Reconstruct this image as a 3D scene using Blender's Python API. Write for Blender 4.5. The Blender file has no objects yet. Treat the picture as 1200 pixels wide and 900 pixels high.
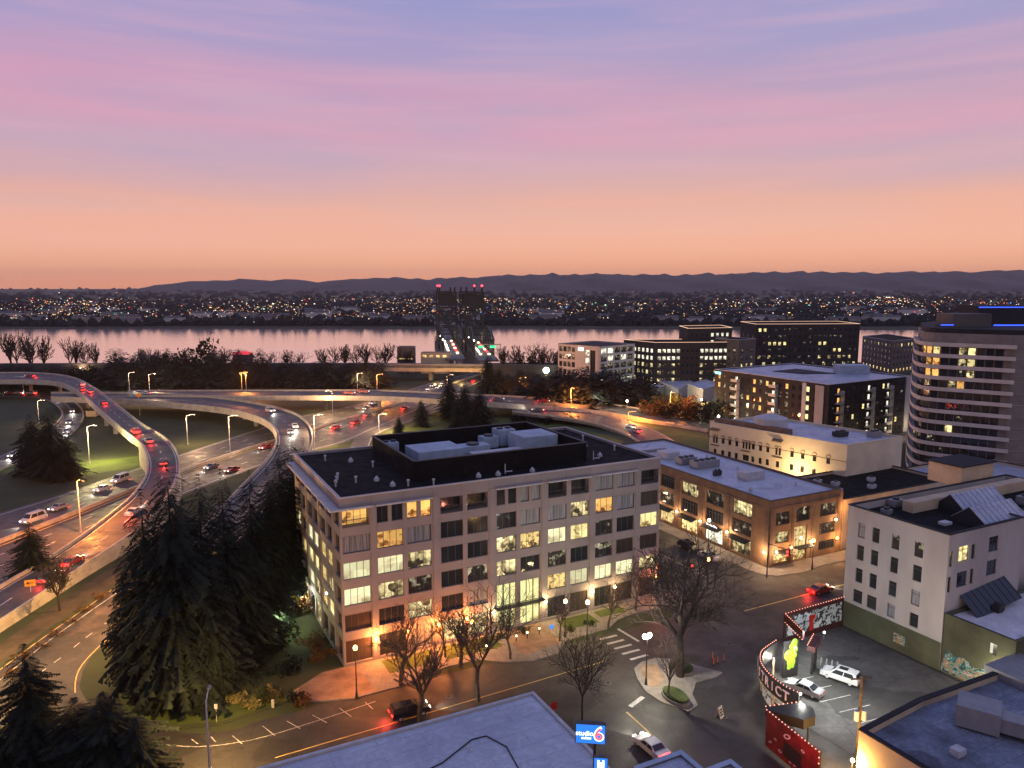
import bpy, math, random
from mathutils import Vector, Matrix
R = math.radians
C = bpy.context.scene.collection
SC = bpy.context.scene
rnd = random.Random(7)
# ------------------------------------------------------------------ camera
F, HY, H = 880.0, 335.0, 52.0
PITCH = math.atan((450-HY)/F)
cam = bpy.data.cameras.new('camera'); camo = bpy.data.objects.new('camera', cam); C.objects.link(camo)
cam.sensor_width = 36; cam.lens = F/1200*36; cam.clip_start = 1; cam.clip_end = 120000
camo.location = (0, 0, H); camo.rotation_euler = (R(90)-PITCH, 0, 0)
SC.camera = camo
SC.view_settings.view_transform = 'Standard'; SC.view_settings.look = 'None'
SC.view_settings.gamma = 1; SC.view_settings.use_curve_mapping = False
SC.view_settings.exposure = 0.0
try:
    SC.cycles.use_denoising = True
    SC.cycles.max_bounces = 6; SC.cycles.diffuse_bounces = 2; SC.cycles.glossy_bounces = 3
    SC.cycles.sample_clamp_indirect = 3.0
    SC.cycles.volume_bounces = 0; SC.cycles.volume_max_steps = 64
    SC.cycles.use_light_tree = True
    SC.cycles.caustics_reflective = False; SC.cycles.caustics_refractive = False
except Exception: pass
# ------------------------------------------------------------------ world: dusk sky
W = bpy.data.worlds.new('World'); SC.world = W; W.use_nodes = True
nt = W.node_tree; N = nt.nodes; L = nt.links; N.clear()
def nd(t, nt_=None, **kw):
    n = (nt_ or nt).nodes.new(t)
    for k, v in kw.items(): setattr(n, k, v)
    return n
def srgb(r, g, b):
    f = lambda c: (c/255/12.92 if c/255 <= .04045 else ((c/255+.055)/1.055)**2.4)
    return (f(r), f(g), f(b), 1)
def ramp(fac, stops, nt_=None, interp='LINEAR'):
    n = nd('ShaderNodeValToRGB', nt_); cr = n.color_ramp; cr.interpolation = interp
    while len(cr.elements) < len(stops): cr.elements.new(.5)
    for e, (p, c) in zip(cr.elements, stops):
        e.position = p; e.color = c if len(c) == 4 else (*c, 1)
    (nt_ or nt).links.new(fac, n.inputs[0]); return n.outputs[0]
def mth(op, a, b=None, nt_=None, clamp=False):
    n = nd('ShaderNodeMath', nt_); n.operation = op; n.use_clamp = clamp
    for i, v in enumerate((a, b)):
        if v is None: continue
        if isinstance(v, (int, float)): n.inputs[i].default_value = v
        else: (nt_ or nt).links.new(v, n.inputs[i])
    return n.outputs[0]
def mixc(fac, a, b, nt_=None, typ='MIX'):
    n = nd('ShaderNodeMix', nt_); n.data_type = 'RGBA'; n.blend_type = typ
    T = (nt_ or nt)
    for s, v in ((n.inputs[0], fac), (n.inputs[6], a), (n.inputs[7], b)):
        if isinstance(v, (int, float)): s.default_value = v
        elif isinstance(v, tuple): s.default_value = v if len(v) == 4 else (*v, 1)
        else: T.links.new(v, s)
    return n.outputs[2]
tc = nd('ShaderNodeTexCoord'); sx = nd('ShaderNodeSeparateXYZ'); L.new(tc.outputs['Generated'], sx.inputs[0])
dx, dy, dz = sx.outputs
base = ramp(dz, [(0.0, (.95,.36,.17)), (.022, (.88,.40,.23)), (.05, srgb(238,174,150)), (.08, srgb(226,169,153)), (.11, srgb(212,160,152)), (.16, srgb(192,153,168)),
                 (.23, srgb(172,144,174)), (.29, srgb(152,140,182)), (.345, srgb(134,136,186)), (.6, srgb(118,132,184)), (1.0, srgb(106,124,182))])
# left side pinker, right side warmer
lr = mth('MULTIPLY_ADD', dx, -0.5); lr.node.inputs[2].default_value = .15
base = mixc(mth('MULTIPLY', mth('MULTIPLY', lr, .55, clamp=True), ramp(dz, [(.02, (0,0,0)), (.20, (1,1,1))])), base, srgb(170,144,192))
def streak(scale, zs, off, lo, hi, rot=0.0, det=4):
    m = nd('ShaderNodeMapping'); m.inputs['Scale'].default_value = (1, 1, zs); m.inputs['Location'].default_value = off
    m.inputs['Rotation'].default_value = (0, rot, 0)
    L.new(tc.outputs['Generated'], m.inputs[0])
    n = nd('ShaderNodeTexNoise'); n.inputs['Scale'].default_value = scale; n.inputs['Detail'].default_value = det
    n.inputs['Roughness'].default_value = .5; n.inputs['Distortion'].default_value = .35
    L.new(m.outputs[0], n.inputs['Vector'])
    mr = nd('ShaderNodeMapRange'); mr.interpolation_type = 'SMOOTHSTEP'
    mr.inputs['From Min'].default_value = lo; mr.inputs['From Max'].default_value = hi
    L.new(n.outputs['Fac'], mr.inputs['Value']); return mr.outputs[0]
# tilt: the pink streak sinks to the right (uses the direction's own x)
zt = mth('ADD', dz, mth('MULTIPLY', dx, .02))
band = ramp(zt, [(.0, (0,0,0)), (.155, (0,0,0)), (.19, (1,1,1)), (.225, (.9,.9,.9)), (.275, (.0,.0,.0))])
c1 = mth('MULTIPLY', streak(1.7, 9, (.4, .2, 0), .36, .62, R(4)), band)
col = mixc(mth('MULTIPLY', c1, .52), base, srgb(216,142,168))
band2 = ramp(dz, [(.03, (0,0,0)), (.07, (1,1,1)), (.10, (1,1,1)), (.15, (0,0,0))])
c2 = mth('MULTIPLY', streak(2.1, 12, (2.4, 1.2, 0), .42, .66, R(3)), band2)
col = mixc(mth('MULTIPLY', c2, .4), col, srgb(234,162,136))
band3 = ramp(dz, [(.10, (0,0,0)), (.15, (1,1,1)), (.40, (1,1,1)), (.6, (0,0,0))])
c3 = mth('MULTIPLY', streak(1.5, 6, (5.4, 3.2, 1), .46, .70, R(-3)), band3)
col = mixc(mth('MULTIPLY', c3, .5), col, srgb(148,146,188))
c4 = mth('MULTIPLY', streak(3.2, 14, (1.4, 7.2, 1), .40, .75, R(5), 6), band3)
col = mixc(mth('MULTIPLY', c4, .28), col, srgb(216,162,178))
# away from the afterglow (behind the camera) the sky is blue grey
back = mth('MULTIPLY_ADD', dy, -.9, clamp=True); back.node.inputs[2].default_value = .25
col = mixc(mth('MULTIPLY', back, .85), col, srgb(130,128,160))
sky = nd('ShaderNodeTexSky'); sky.sky_type = 'NISHITA'; sky.sun_disc = False
sky.sun_elevation = R(2.0); sky.sun_rotation = R(200)
bg1 = nd('ShaderNodeBackground'); L.new(col, bg1.inputs[0]); bg1.inputs[1].default_value = 1.13
bg2 = nd('ShaderNodeBackground'); L.new(sky.outputs[0], bg2.inputs[0]); bg2.inputs[1].default_value = 0.035
ad = nd('ShaderNodeAddShader'); L.new(bg1.outputs[0], ad.inputs[0]); L.new(bg2.outputs[0], ad.inputs[1])
wo = nd('ShaderNodeOutputWorld'); L.new(ad.outputs[0], wo.inputs[0])
# faint, very soft afterglow from behind-left
sun = bpy.data.lights.new('afterglow', 'SUN'); sun.energy = .20; sun.angle = R(35); sun.color = (1, .82, .86)
suno = bpy.data.objects.new('afterglow', sun); C.objects.link(suno)
suno.rotation_euler = Vector((-.5, .7, -.5)).to_track_quat('-Z', 'Y').to_euler()
# ------------------------------------------------------------------ geometry of the place
cP, sP = math.cos(PITCH), math.sin(PITCH)
def G(px, py, z=0.0):
    "survey point: where the sight line of a reference pixel meets height z"
    u = px-600; v = 450-py
    d = (u, F*cP+v*sP, -F*sP+v*cP); t = (z-H)/d[2]
    return Vector((d[0]*t, d[1]*t, z))
def P(x, y, z):
    y2 = y*cP-(z-H)*sP; z2 = y*sP+(z-H)*cP
    return (600+F*x/y2, 450-F*z2/y2)
def hfor(p, pyt):
    lo, hi = 0, 200
    for _ in range(40):
        m = (lo+hi)/2
        if P(p[0], p[1], m)[1] > pyt: lo = m
        else: hi = m
    return m
TH = R(27); E1 = Vector((math.cos(TH), math.sin(TH), 0)); E2 = Vector((-math.sin(TH), math.cos(TH), 0))
O = G(397, 583, 24.0); O.z = 0
def S(s, t, z=0): return O + E1*s + E2*t + Vector((0, 0, z))
def toS(v):
    d = v-O; return d.dot(E1), d.dot(E2)
# ------------------------------------------------------------------ materials
M = {}
def mat(name, col, rough=.8, var=.15, scale=1.0, metal=0.0, spec=.4, bump=0, col2=None, det=5, coord='Object', stretch=None):
    if name in M: return M[name]
    m = bpy.data.materials.new(name); m.use_nodes = True; t = m.node_tree; b = t.nodes['Principled BSDF']
    b.inputs['Roughness'].default_value = rough; b.inputs['Metallic'].default_value = metal
    b.inputs['Specular IOR Level'].default_value = spec
    if var or col2:
        tcn = nd('ShaderNodeTexCoord', t); src = tcn.outputs[coord]
        if stretch:
            mp = nd('ShaderNodeMapping', t); mp.inputs['Scale'].default_value = stretch; t.links.new(src, mp.inputs[0]); src = mp.outputs[0]
        n = nd('ShaderNodeTexNoise', t); n.inputs['Scale'].default_value = scale; n.inputs['Detail'].default_value = det
        n.inputs['Roughness'].default_value = .6
        t.links.new(src, n.inputs['Vector'])
        c2 = col2 or tuple(max(0, c*(1-2.2*var)) for c in col); c1_ = col if col2 else tuple(min(1, c*(1+1.3*var)) for c in col)
        o = ramp(n.outputs['Fac'], [(.3, c2), (.7, c1_)], t)
        t.links.new(o, b.inputs['Base Color'])
        if bump:
            bp = nd('ShaderNodeBump', t); bp.inputs['Strength'].default_value = bump; bp.inputs['Distance'].default_value = .1
            t.links.new(n.outputs['Fac'], bp.inputs['Height']); t.links.new(bp.outputs[0], b.inputs['Normal'])
    else: b.inputs['Base Color'].default_value = (*col, 1)
    M[name] = m; return m
def surf(name, col, dark, rough=.8, seam=None, crack=False, sc=.12, patch=0.0, spec=.4):
    "weathered sheet: stains at two scales, patches, membrane seams or cracks"
    m = bpy.data.materials.new(name); m.use_nodes = True; t = m.node_tree; b = t.nodes['Principled BSDF']; b.inputs['Specular IOR Level'].default_value = spec
    tcn = nd('ShaderNodeTexCoord', t); src = tcn.outputs['Object']
    def noi(s_, det=6, dist=0, vec=src):
        n = nd('ShaderNodeTexNoise', t); n.inputs['Scale'].default_value = s_; n.inputs['Detail'].default_value = det; n.inputs['Distortion'].default_value = dist; n.inputs['Roughness'].default_value = .62
        t.links.new(vec, n.inputs['Vector']); return n.outputs['Fac']
    o = ramp(noi(sc), [(.32, dark), (.62, col)], t)
    o = mixc(ramp(noi(sc*6, 8, .8), [(.40, (0,0,0)), (.47, (.35,.35,.35)), (.62, (0,0,0))], t), o, tuple(c*.55 for c in dark), t)
    o = mixc(ramp(noi(sc*.9, 5, 1.5), [(.60, (0,0,0)), (.66, (.55,.55,.55)), (.72, (.2,.2,.2))], t), o, tuple(c*.45 for c in dark), t)
    o = mixc(ramp(noi(9, 3), [(.35, (.25,.25,.25)), (.6, (0,0,0))], t), o, dark, t)
    if patch:
        v = nd('ShaderNodeTexVoronoi', t); v.distance = 'CHEBYCHEV'; v.inputs['Scale'].default_value = .13; t.links.new(src, v.inputs['Vector']); bw = nd('ShaderNodeSeparateColor', t); t.links.new(v.outputs['Color'], bw.inputs[0])
        o = mixc(mth('MULTIPLY', mth('GREATER_THAN', bw.outputs[0], .72, t), patch, t), o, tuple(c*.55 for c in dark), t)
    if seam:
        br = nd('ShaderNodeTexBrick', t); br.offset = .5; br.inputs['Scale'].default_value = 1; br.inputs['Brick Width'].default_value = seam[0]; br.inputs['Row Height'].default_value = seam[1]; br.inputs['Mortar Size'].default_value = .035; t.links.new(src, br.inputs['Vector'])
        o = mixc(mth('MULTIPLY', br.outputs['Fac'], .45, t), o, tuple(c*.4 for c in dark), t)
    if crack:
        v = nd('ShaderNodeTexVoronoi', t); v.feature = 'DISTANCE_TO_EDGE'; v.inputs['Scale'].default_value = .17
        wn = nd('ShaderNodeTexNoise', t); wn.inputs['Scale'].default_value = .8; t.links.new(src, wn.inputs['Vector']); t.links.new(mixc(.25, src, wn.outputs['Color'], t, 'LINEAR_LIGHT'), v.inputs['Vector'])
        o = mixc(ramp(v.outputs['Distance'], [(0, (.6,.6,.6)), (.012, (0,0,0))], t), o, tuple(c*.4 for c in dark), t)
    t.links.new(o, b.inputs['Base Color']); t.links.new(ramp(noi(sc*3), [(.3, (rough-.25,)*3), (.7, (min(1, rough+.1),)*3)], t), b.inputs['Roughness'])
    M[name] = m; return m
def emit(name, col, st):
    if name in M: return M[name]
    m = bpy.data.materials.new(name); m.use_nodes = True; b = m.node_tree.nodes['Principled BSDF']
    b.inputs['Base Color'].default_value = (*[c*.5 for c in col], 1)
    b.inputs['Emission Color'].default_value = (*col, 1); b.inputs['Emission Strength'].default_value = st
    m.cycles.emission_sampling = 'NONE'
    M[name] = m; return m
def litpane(name, colA, colB, st, lo=.35, hi=.6, sc=1.1, dark=.02):
    "a window of a lit room: glow of lamps, furniture and curtains painted on the pane"
    m = bpy.data.materials.new(name); m.use_nodes = True; t = m.node_tree; b = t.nodes['Principled BSDF']
    b.inputs['Base Color'].default_value = (.03, .03, .03, 1); b.inputs['Roughness'].default_value = .08
    tcn = nd('ShaderNodeTexCoord', t); oi = nd('ShaderNodeObjectInfo', t)
    ad_ = nd('ShaderNodeVectorMath', t); ad_.operation = 'ADD'
    cm = nd('ShaderNodeCombineXYZ', t); r_ = mth('MULTIPLY', oi.outputs['Random'], 90, t)
    t.links.new(r_, cm.inputs[0]); t.links.new(r_, cm.inputs[1]); t.links.new(tcn.outputs['Object'], ad_.inputs[0]); t.links.new(cm.outputs[0], ad_.inputs[1])
    v = nd('ShaderNodeTexVoronoi', t); v.inputs['Scale'].default_value = sc*1.3; t.links.new(ad_.outputs[0], v.inputs['Vector']); v.distance = 'CHEBYCHEV'
    n = nd('ShaderNodeTexNoise', t); n.inputs['Scale'].default_value = sc*1.6; n.inputs['Detail'].default_value = 5; t.links.new(ad_.outputs[0], n.inputs['Vector'])
    bw = nd('ShaderNodeSeparateColor', t); t.links.new(v.outputs['Color'], bw.inputs[0])
    sz = nd('ShaderNodeSeparateXYZ', t); t.links.new(tcn.outputs['Object'], sz.inputs[0]); z = sz.outputs[2]
    f = mth('ADD', mth('MULTIPLY', n.outputs['Fac'], .52, t), mth('MULTIPLY', bw.outputs[0], .38, t), t)
    # room light painted into the pane: dark clutter low, ceiling-light brightness high
    f = mth('ADD', f, ramp(mth('MULTIPLY', z, .4, t), [(0, (.0,.0,.0)), (.36, (.05,.05,.05)), (.5, (.13,.13,.13)), (1, (.15,.15,.15))], t), t)
    o = ramp(f, [(lo, tuple(c*dark for c in colB)), ((lo*2+hi)/3, tuple(c*.40 for c in colB)), (hi, colA), (min(.98, hi+.25), tuple(min(1, c*1.15) for c in colA))], t)
    wv = nd('ShaderNodeTexBrick', t); wv.offset = .3; wv.inputs['Scale'].default_value = 1; wv.inputs['Brick Width'].default_value = 1.9; wv.inputs['Row Height'].default_value = 1.15; wv.inputs['Mortar Size'].default_value = .02
    wv.inputs['Color1'].default_value = (1,1,1,1); wv.inputs['Color2'].default_value = (.72,.72,.72,1); wv.inputs['Mortar'].default_value = (.6,.6,.6,1)
    cb = nd('ShaderNodeCombineXYZ', t); s2 = nd('ShaderNodeSeparateXYZ', t); t.links.new(ad_.outputs[0], s2.inputs[0]); t.links.new(s2.outputs[0], cb.inputs[0]); t.links.new(sz.outputs[2], cb.inputs[1]); t.links.new(cb.outputs[0], wv.inputs['Vector'])
    o = mixc(1.0, o, wv.outputs['Color'], t, 'MULTIPLY')
    lum = mth('MULTIPLY_ADD', oi.outputs['Random'], .75, t); lum.node.inputs[2].default_value = .62
    t.links.new(o, b.inputs['Emission Color']); t.links.new(mth('MULTIPLY', lum, st, t), b.inputs['Emission Strength'])
    m.cycles.emission_sampling = 'NONE'
    M[name] = m; return m
def facetint(name, cols, rough=.9, sc=.02):
    "foliage: clumps of several greens, varied through the crown"
    m = bpy.data.materials.new(name); m.use_nodes = True; t = m.node_tree; b = t.nodes['Principled BSDF']
    b.inputs['Roughness'].default_value = rough; b.inputs['Specular IOR Level'].default_value = .15
    tcn = nd('ShaderNodeTexCoord', t); n = nd('ShaderNodeTexNoise', t); n.inputs['Scale'].default_value = sc; n.inputs['Detail'].default_value = 6
    t.links.new(tcn.outputs['Object'], n.inputs['Vector'])
    t.links.new(ramp(n.outputs['Fac'], [(.3+.4*i/(len(cols)-1), c) for i, c in enumerate(cols)], t), b.inputs['Base Color'])
    M[name] = m; return m
mat('concrete_dark', (.16,.155,.15), .85, .2, .3)
mat('paver', (.26,.17,.11), .85, .2, .5)
mat('paint', (.66,.64,.60), .7, .12, 5, col2=(.22,.21,.20)); mat('paint_yellow', (.62,.44,.14), .7, .15, 3)
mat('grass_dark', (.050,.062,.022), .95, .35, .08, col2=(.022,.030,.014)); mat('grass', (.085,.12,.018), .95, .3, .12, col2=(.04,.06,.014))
mat('soil', (.09,.065,.04), .95, .35, .3, col2=(.03,.028,.016))
mat('facade', (.25,.226,.228), .85, .07, .2); mat('facade_side', (.50,.455,.46), .85, .07, .2)
mat('coping', (.42,.39,.38), .6, .05, .5)
mat('unit_blue', (.33,.42,.52), .6, .12, .6); mat('dark_metal', (.03,.03,.035), .5, 0); mat('grey_metal', (.28,.28,.29), .45, .08, 1, metal=.4)
mat('galv', (.45,.46,.48), .45, .1, 1); mat('black', (.012,.012,.014), .7, 0)
mat('brick_brown', (.22,.135,.08), .85, .12, .5); mat('brick_dark', (.17,.11,.075), .85, .15, .5)
mat('cream', (.68,.58,.42), .85, .10, .12); mat('tan', (.5,.4,.27), .85, .1, .3)
mat('plaster', (.40,.375,.355), .85, .10, .2, stretch=(1,1,.35)); mat('olive', (.085,.09,.05), .85, .3, .12); 
mat('charcoal', (.030,.030,.034), .75, .15, .1, spec=.15); mat('charcoal2', (.085,.08,.08), .7, .15, .1); mat('panel_white', (.42,.43,.45), .6, .05, .2)
mat('glass', (.018,.022,.028), .06, 0, spec=.6); mat('glass_brown', (.05,.04,.035), .15, 0, spec=.5); mat('blind', (.22,.23,.25), .35, .25, 1.4, stretch=(3,3,.2))
mat('frame', (.045,.045,.05), .5, 0); mat('frame_light', (.3,.3,.31), .5, 0); mat('steel_green', (.014,.020,.020), .6, .15, .3)
mat('bark', (.085,.065,.050), .95, .3, 2); mat('bark_dark', (.035,.028,.026), .95, .25, 2); mat('bark_grey', (.12,.10,.085), .95, .3, 2)
mat('red_paint', (.42,.02,.02), .45, .1, 1); mat('wood_pole', (.10,.075,.055), .9, .3, 2)
surf('asphalt', (.058,.053,.049), (.034,.031,.029), .72, None, True, .10, .6)
surf('asphalt_worn', (.10,.09,.08), (.06,.055,.05), .7, None, False, .12, .25)
surf('asphalt_lot', (.15,.142,.132), (.05,.047,.044), .8, None, True, .09, .6)
surf('roof_white', (.56,.61,.69), (.36,.40,.49), .55, (9,2.2), False, .10)
surf('roof_snow', (.80,.80,.84), (.52,.53,.58), .6, None, False, .15); surf('roof_navy', (.26,.31,.40), (.03,.035,.05), .7, (7,2.4), False, .11)
surf('roof_blue', (.50,.55,.66), (.28,.32,.41), .55, (8,2.0), False, .12)
surf('roof_black', (.016,.016,.018), (.009,.009,.010), .9, (10,1.6), False, .2, 0, .08)
surf('concrete', (.36,.335,.31), (.22,.20,.185), .85, None, False, .25); surf('barrier', (.58,.52,.43), (.36,.32,.27), .85, (4,50), False, .35); surf('sidewalk', (.26,.235,.205), (.16,.145,.125), .85, (1.5,1.5), False, .4)
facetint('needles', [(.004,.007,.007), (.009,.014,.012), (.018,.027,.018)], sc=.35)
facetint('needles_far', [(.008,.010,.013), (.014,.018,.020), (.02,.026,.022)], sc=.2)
facetint('leaves', [(.018,.026,.012), (.04,.055,.02), (.07,.085,.03)], sc=.5); facetint('leaves_yellow', [(.06,.06,.02), (.16,.14,.05), (.28,.24,.10)], sc=.8)
facetint('leaves_rust', [(.05,.025,.012), (.12,.06,.02), (.06,.06,.025)], sc=.3)
litpane('lit', (1.0,.80,.34), (.75,.48,.14), 1.35, .28, .50, 1.0, .12); litpane('lit_half', (1.0,.82,.40), (.45,.33,.14), 1.25, .38, .68, .8, .05)
litpane('lit2', (1.0,.88,.50), (.80,.62,.28), 1.25, .10, .45, .5, .35); litpane('lit3', (.95,.66,.24), (.55,.30,.08), .95, .30, .55, 1.5, .12)
litpane('lit_orange', (1.0,.50,.13), (.8,.28,.05), 1.3, .28, .52, 1.0, .2); litpane('lit_white', (.95,.9,.70), (.5,.45,.28), 1.35, .30, .55, .6, .15)
litpane('lit_speck', (.9,.8,.5), (.06,.05,.04), .6, .58, .80, 1.0); litpane('lit_shop', (1.0,.72,.30), (.7,.32,.08), 1.5, .28, .55, 1.4, .25)
litpane('lit_entry', (.95,.84,.36), (.70,.62,.16), 1.7, .15, .50, .6, .5)
emit('lamp_warm', (1,.72,.36), 14); emit('lamp_orange', (1,.42,.10), 14); emit('lamp_white', (1,.95,.82), 16)
emit('head', (1,.93,.8), 4.5); emit('tail', (1,.035,.03), 5); emit('beacon', (1,.03,.05), 9); emit('bulb', (1,.36,.24), 3)
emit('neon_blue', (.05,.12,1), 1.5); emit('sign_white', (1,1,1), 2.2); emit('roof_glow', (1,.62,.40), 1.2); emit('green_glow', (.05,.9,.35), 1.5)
emit('cyan_glow', (.15,.7,1), 3); emit('pink_glow', (1,.1,.35), 1.2)
# ------------------------------------------------------------------ mesh builder
class MB:
    def __init__(s): s.v = []; s.f = []; s.m = []
    def quad(s, a, b, c, d, m=0):
        i = len(s.v); s.v += [tuple(a), tuple(b), tuple(c), tuple(d)]; s.f.append((i, i+1, i+2, i+3)); s.m.append(m)
    def tri(s, a, b, c, m=0):
        i = len(s.v); s.v += [tuple(a), tuple(b), tuple(c)]; s.f.append((i, i+1, i+2)); s.m.append(m)
    def box(s, x0, x1, y0, y1, z0, z1, m=0):
        s.obox(Vector((x0, y0, z0)), Vector((x1-x0, 0, 0)), Vector((0, y1-y0, 0)), Vector((0, 0, z1-z0)), m); return s
    def obox(s, o, a, b, c, m=0):
        i = len(s.v); o = Vector(o)
        s.v += [tuple(p) for p in (o, o+a, o+a+b, o+b, o+c, o+a+c, o+a+b+c, o+b+c)]
        for q in ((0,3,2,1), (4,5,6,7), (0,1,5,4), (1,2,6,5), (2,3,7,6), (3,0,4,7)): s.f.append(tuple(i+k for k in q)); s.m.append(m)
    def prism(s, poly, z0, z1, m=0, mt=None, bottom=True):
        n = len(poly); i = len(s.v)
        s.v += [(p[0], p[1], z0) for p in poly] + [(p[0], p[1], z1) for p in poly]
        for k in range(n):
            j = (k+1) % n; s.f.append((i+k, i+j, i+n+j, i+n+k)); s.m.append(m)
        s.f.append(tuple(range(i+n, i+2*n))); s.m.append(m if mt is None else mt)
        if bottom: s.f.append(tuple(reversed(range(i, i+n)))); s.m.append(m)
    def tube(s, p, q, r0, r1=None, n=8, m=0, cap=True):
        p = Vector(p); q = Vector(q); r1 = r0 if r1 is None else r1
        d = (q-p)
        if d.length < 1e-6: return
        d.normalize(); a = d.orthogonal().normalized(); b = d.cross(a); i = len(s.v)
        for k in range(n):
            w = a*math.cos(6.28318*k/n)+b*math.sin(6.28318*k/n); s.v += [tuple(p+w*r0), tuple(q+w*r1)]
        for k in range(n):
            j = (k+1) % n; s.f.append((i+2*k, i+2*j, i+2*j+1, i+2*k+1)); s.m.append(m)
        if cap:
            s.f.append(tuple(i+2*k+1 for k in range(n))); s.m.append(m)
            s.f.append(tuple(i+2*k for k in reversed(range(n)))); s.m.append(m)
    def beam(s, p, q, w, m=0): s.tube(p, q, w/1.41, None, 4, m)
    def ball(s, c, r, m=0, nu=8, nv=5, sq=(1,1,1)):
        i = len(s.v); c = Vector(c)
        for a in range(nv+1):
            for b in range(nu):
                th = math.pi*a/nv; ph = 6.28318*b/nu
                s.v.append((c.x+r*sq[0]*math.sin(th)*math.cos(ph), c.y+r*sq[1]*math.sin(th)*math.sin(ph), c.z+r*sq[2]*math.cos(th)))
        for a in range(nv):
            for b in range(nu):
                j = (b+1) % nu; s.f.append((i+a*nu+b, i+(a+1)*nu+b, i+(a+1)*nu+j, i+a*nu+j)); s.m.append(m)
    def mesh(s, name, mats):
        me = bpy.data.meshes.new(name); me.from_pydata(s.v, [], s.f)
        for x in (mats if isinstance(mats, (list, tuple)) else [mats]): me.materials.append(M[x] if isinstance(x, str) else x)
        if any(s.m): me.polygons.foreach_set('material_index', s.m)
        me.update(); return me
    def build(s, name, mats, parent=None, smooth=False, **kw):
        me = s.mesh(name, mats)
        if smooth: me.polygons.foreach_set('use_smooth', [True]*len(me.polygons))
        return link(name, me, parent, **kw)
def link(name, me, parent=None, loc=None, rz=None, label=None, cat=None, group=None, kind=None):
    o = bpy.data.objects.new(name, me); C.objects.link(o)
    if parent is not None: o.parent = parent
    if loc is not None: o.location = loc
    if rz is not None: o.rotation_euler = (0, 0, rz)
    if label: o['label'] = label
    if cat: o['category'] = cat
    if group: o['group'] = group
    if kind: o['kind'] = kind
    return o
def thing(name, label, cat, loc=(0,0,0), rz=0, group=None): return link(name, None, None, loc, rz, label, cat, group)
def kids(o): return [c for c in o.children]
def dup(root, loc=None, rz=None, label=None, group=None, scale=None):
    def cp(o, par):
        c = o.copy(); C.objects.link(c); c.parent = par
        for ch in kids(o): cp(ch, c)
        return c
    r = cp(root, None)
    if loc is not None: r.location = loc
    if rz is not None: r.rotation_euler = (0, 0, rz)
    if scale: r.scale = scale if isinstance(scale, tuple) else (scale,)*3
    if label: r['label'] = label
    if group: r['group'] = group
    return r
LK = 1.0
def plight(loc, col, pw, r=.25, parent=None, spot=None):
    pw = pw*LK
    l = bpy.data.lights.new('lamp_light', 'POINT'); l.energy = pw; l.color = col; l.shadow_soft_size = r
    o = bpy.data.objects.new('lamp_light', l); C.objects.link(o); o.location = loc
    if parent is not None: o.parent = parent
    return o
# ---- facade with real openings
def facade(mb, p0, p1, z0, z1, ops, rev=.3, m=0, mr=None):
    p0 = Vector((*p0[:2], 0)); p1 = Vector((*p1[:2], 0)); d = p1-p0; Lw = d.length; d.normalize(); n = Vector((d.y, -d.x, 0))
    mr = m if mr is None else mr
    zs = sorted({z0, z1, *[o[2] for o in ops], *[o[3] for o in ops]})
    pt = lambda u, z, k=0: p0+d*u-n*k+Vector((0, 0, z))
    for a, b in zip(zs, zs[1:]):
        cut = sorted((o[0], o[1]) for o in ops if o[2] <= a+1e-6 and o[3] >= b-1e-6); u = 0
        for c0, c1 in cut+[(Lw, Lw)]:
            if c0 > u+1e-4: mb.quad(pt(u, a), pt(c0, a), pt(c0, b), pt(u, b), m)
            u = max(u, c1)
    for o in ops:
        a, b, c, e = o[:4]; k = o[5] if len(o) > 5 else rev
        mb.quad(pt(a, c), pt(a, c, k), pt(a, e, k), pt(a, e), mr); mb.quad(pt(b, c, k), pt(b, c), pt(b, e), pt(b, e, k), mr)
        mb.quad(pt(a, c), pt(b, c), pt(b, c, k), pt(a, c, k), mr); mb.quad(pt(a, e, k), pt(b, e, k), pt(b, e), pt(a, e), mr)
WC = {}
def window_on(parent, p0, p1, op, rev=.3, near=True, mull=1.2, frame='frame', trans=False, fw=.07):
    a, b, c, e, pm = op[:5]; k = op[5] if len(op) > 5 else rev
    p0 = Vector((*p0[:2], 0)); p1 = Vector((*p1[:2], 0)); d = (p1-p0).normalized(); n = Vector((d.y, -d.x, 0))
    w = round(b-a, 2); h = round(e-c, 2); key = (w, h, mull, frame, trans, near, pm if not near else 0)
    loc = p0+d*a-n*k+Vector((0, 0, c)); rz = math.atan2(d.y, d.x)
    if key not in WC:
        q = MB(); f = fw if near else fw*1.3
        q.box(0, w, -.06, 0.0, 0, f); q.box(0, w, -.06, 0.0, h-f, h); q.box(0, f, -.06, 0.0, f, h-f); q.box(w-f, w, -.06, 0.0, f, h-f)
        nm = int(max(1, round(w/mull))) if mull else 1
        for i in range(1, nm): q.box(w*i/nm-f/2, w*i/nm+f/2, -.055, 0.0, f, h-f)
        if trans: q.box(f, w-f, -.05, -.005, h*.72, h*.72+f)
        if not near:
            q.quad((f, -.02, f), (w-f, -.02, f), (w-f, -.02, h-f), (f, -.02, h-f), 1)
            WC[key] = q.mesh('window', [frame, pm])
        else: WC[key] = q.mesh('window', [frame])
    o = link('window', WC[key], parent, loc, rz)
    if near:
        k2 = ('pane', w, h, pm)
        if k2 not in WC: WC[k2] = MB().box(.03, w-.03, -.035, -.015, .03, h-.03).mesh('pane', [pm])
        link('pane', WC[k2], o)
    return o
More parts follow.
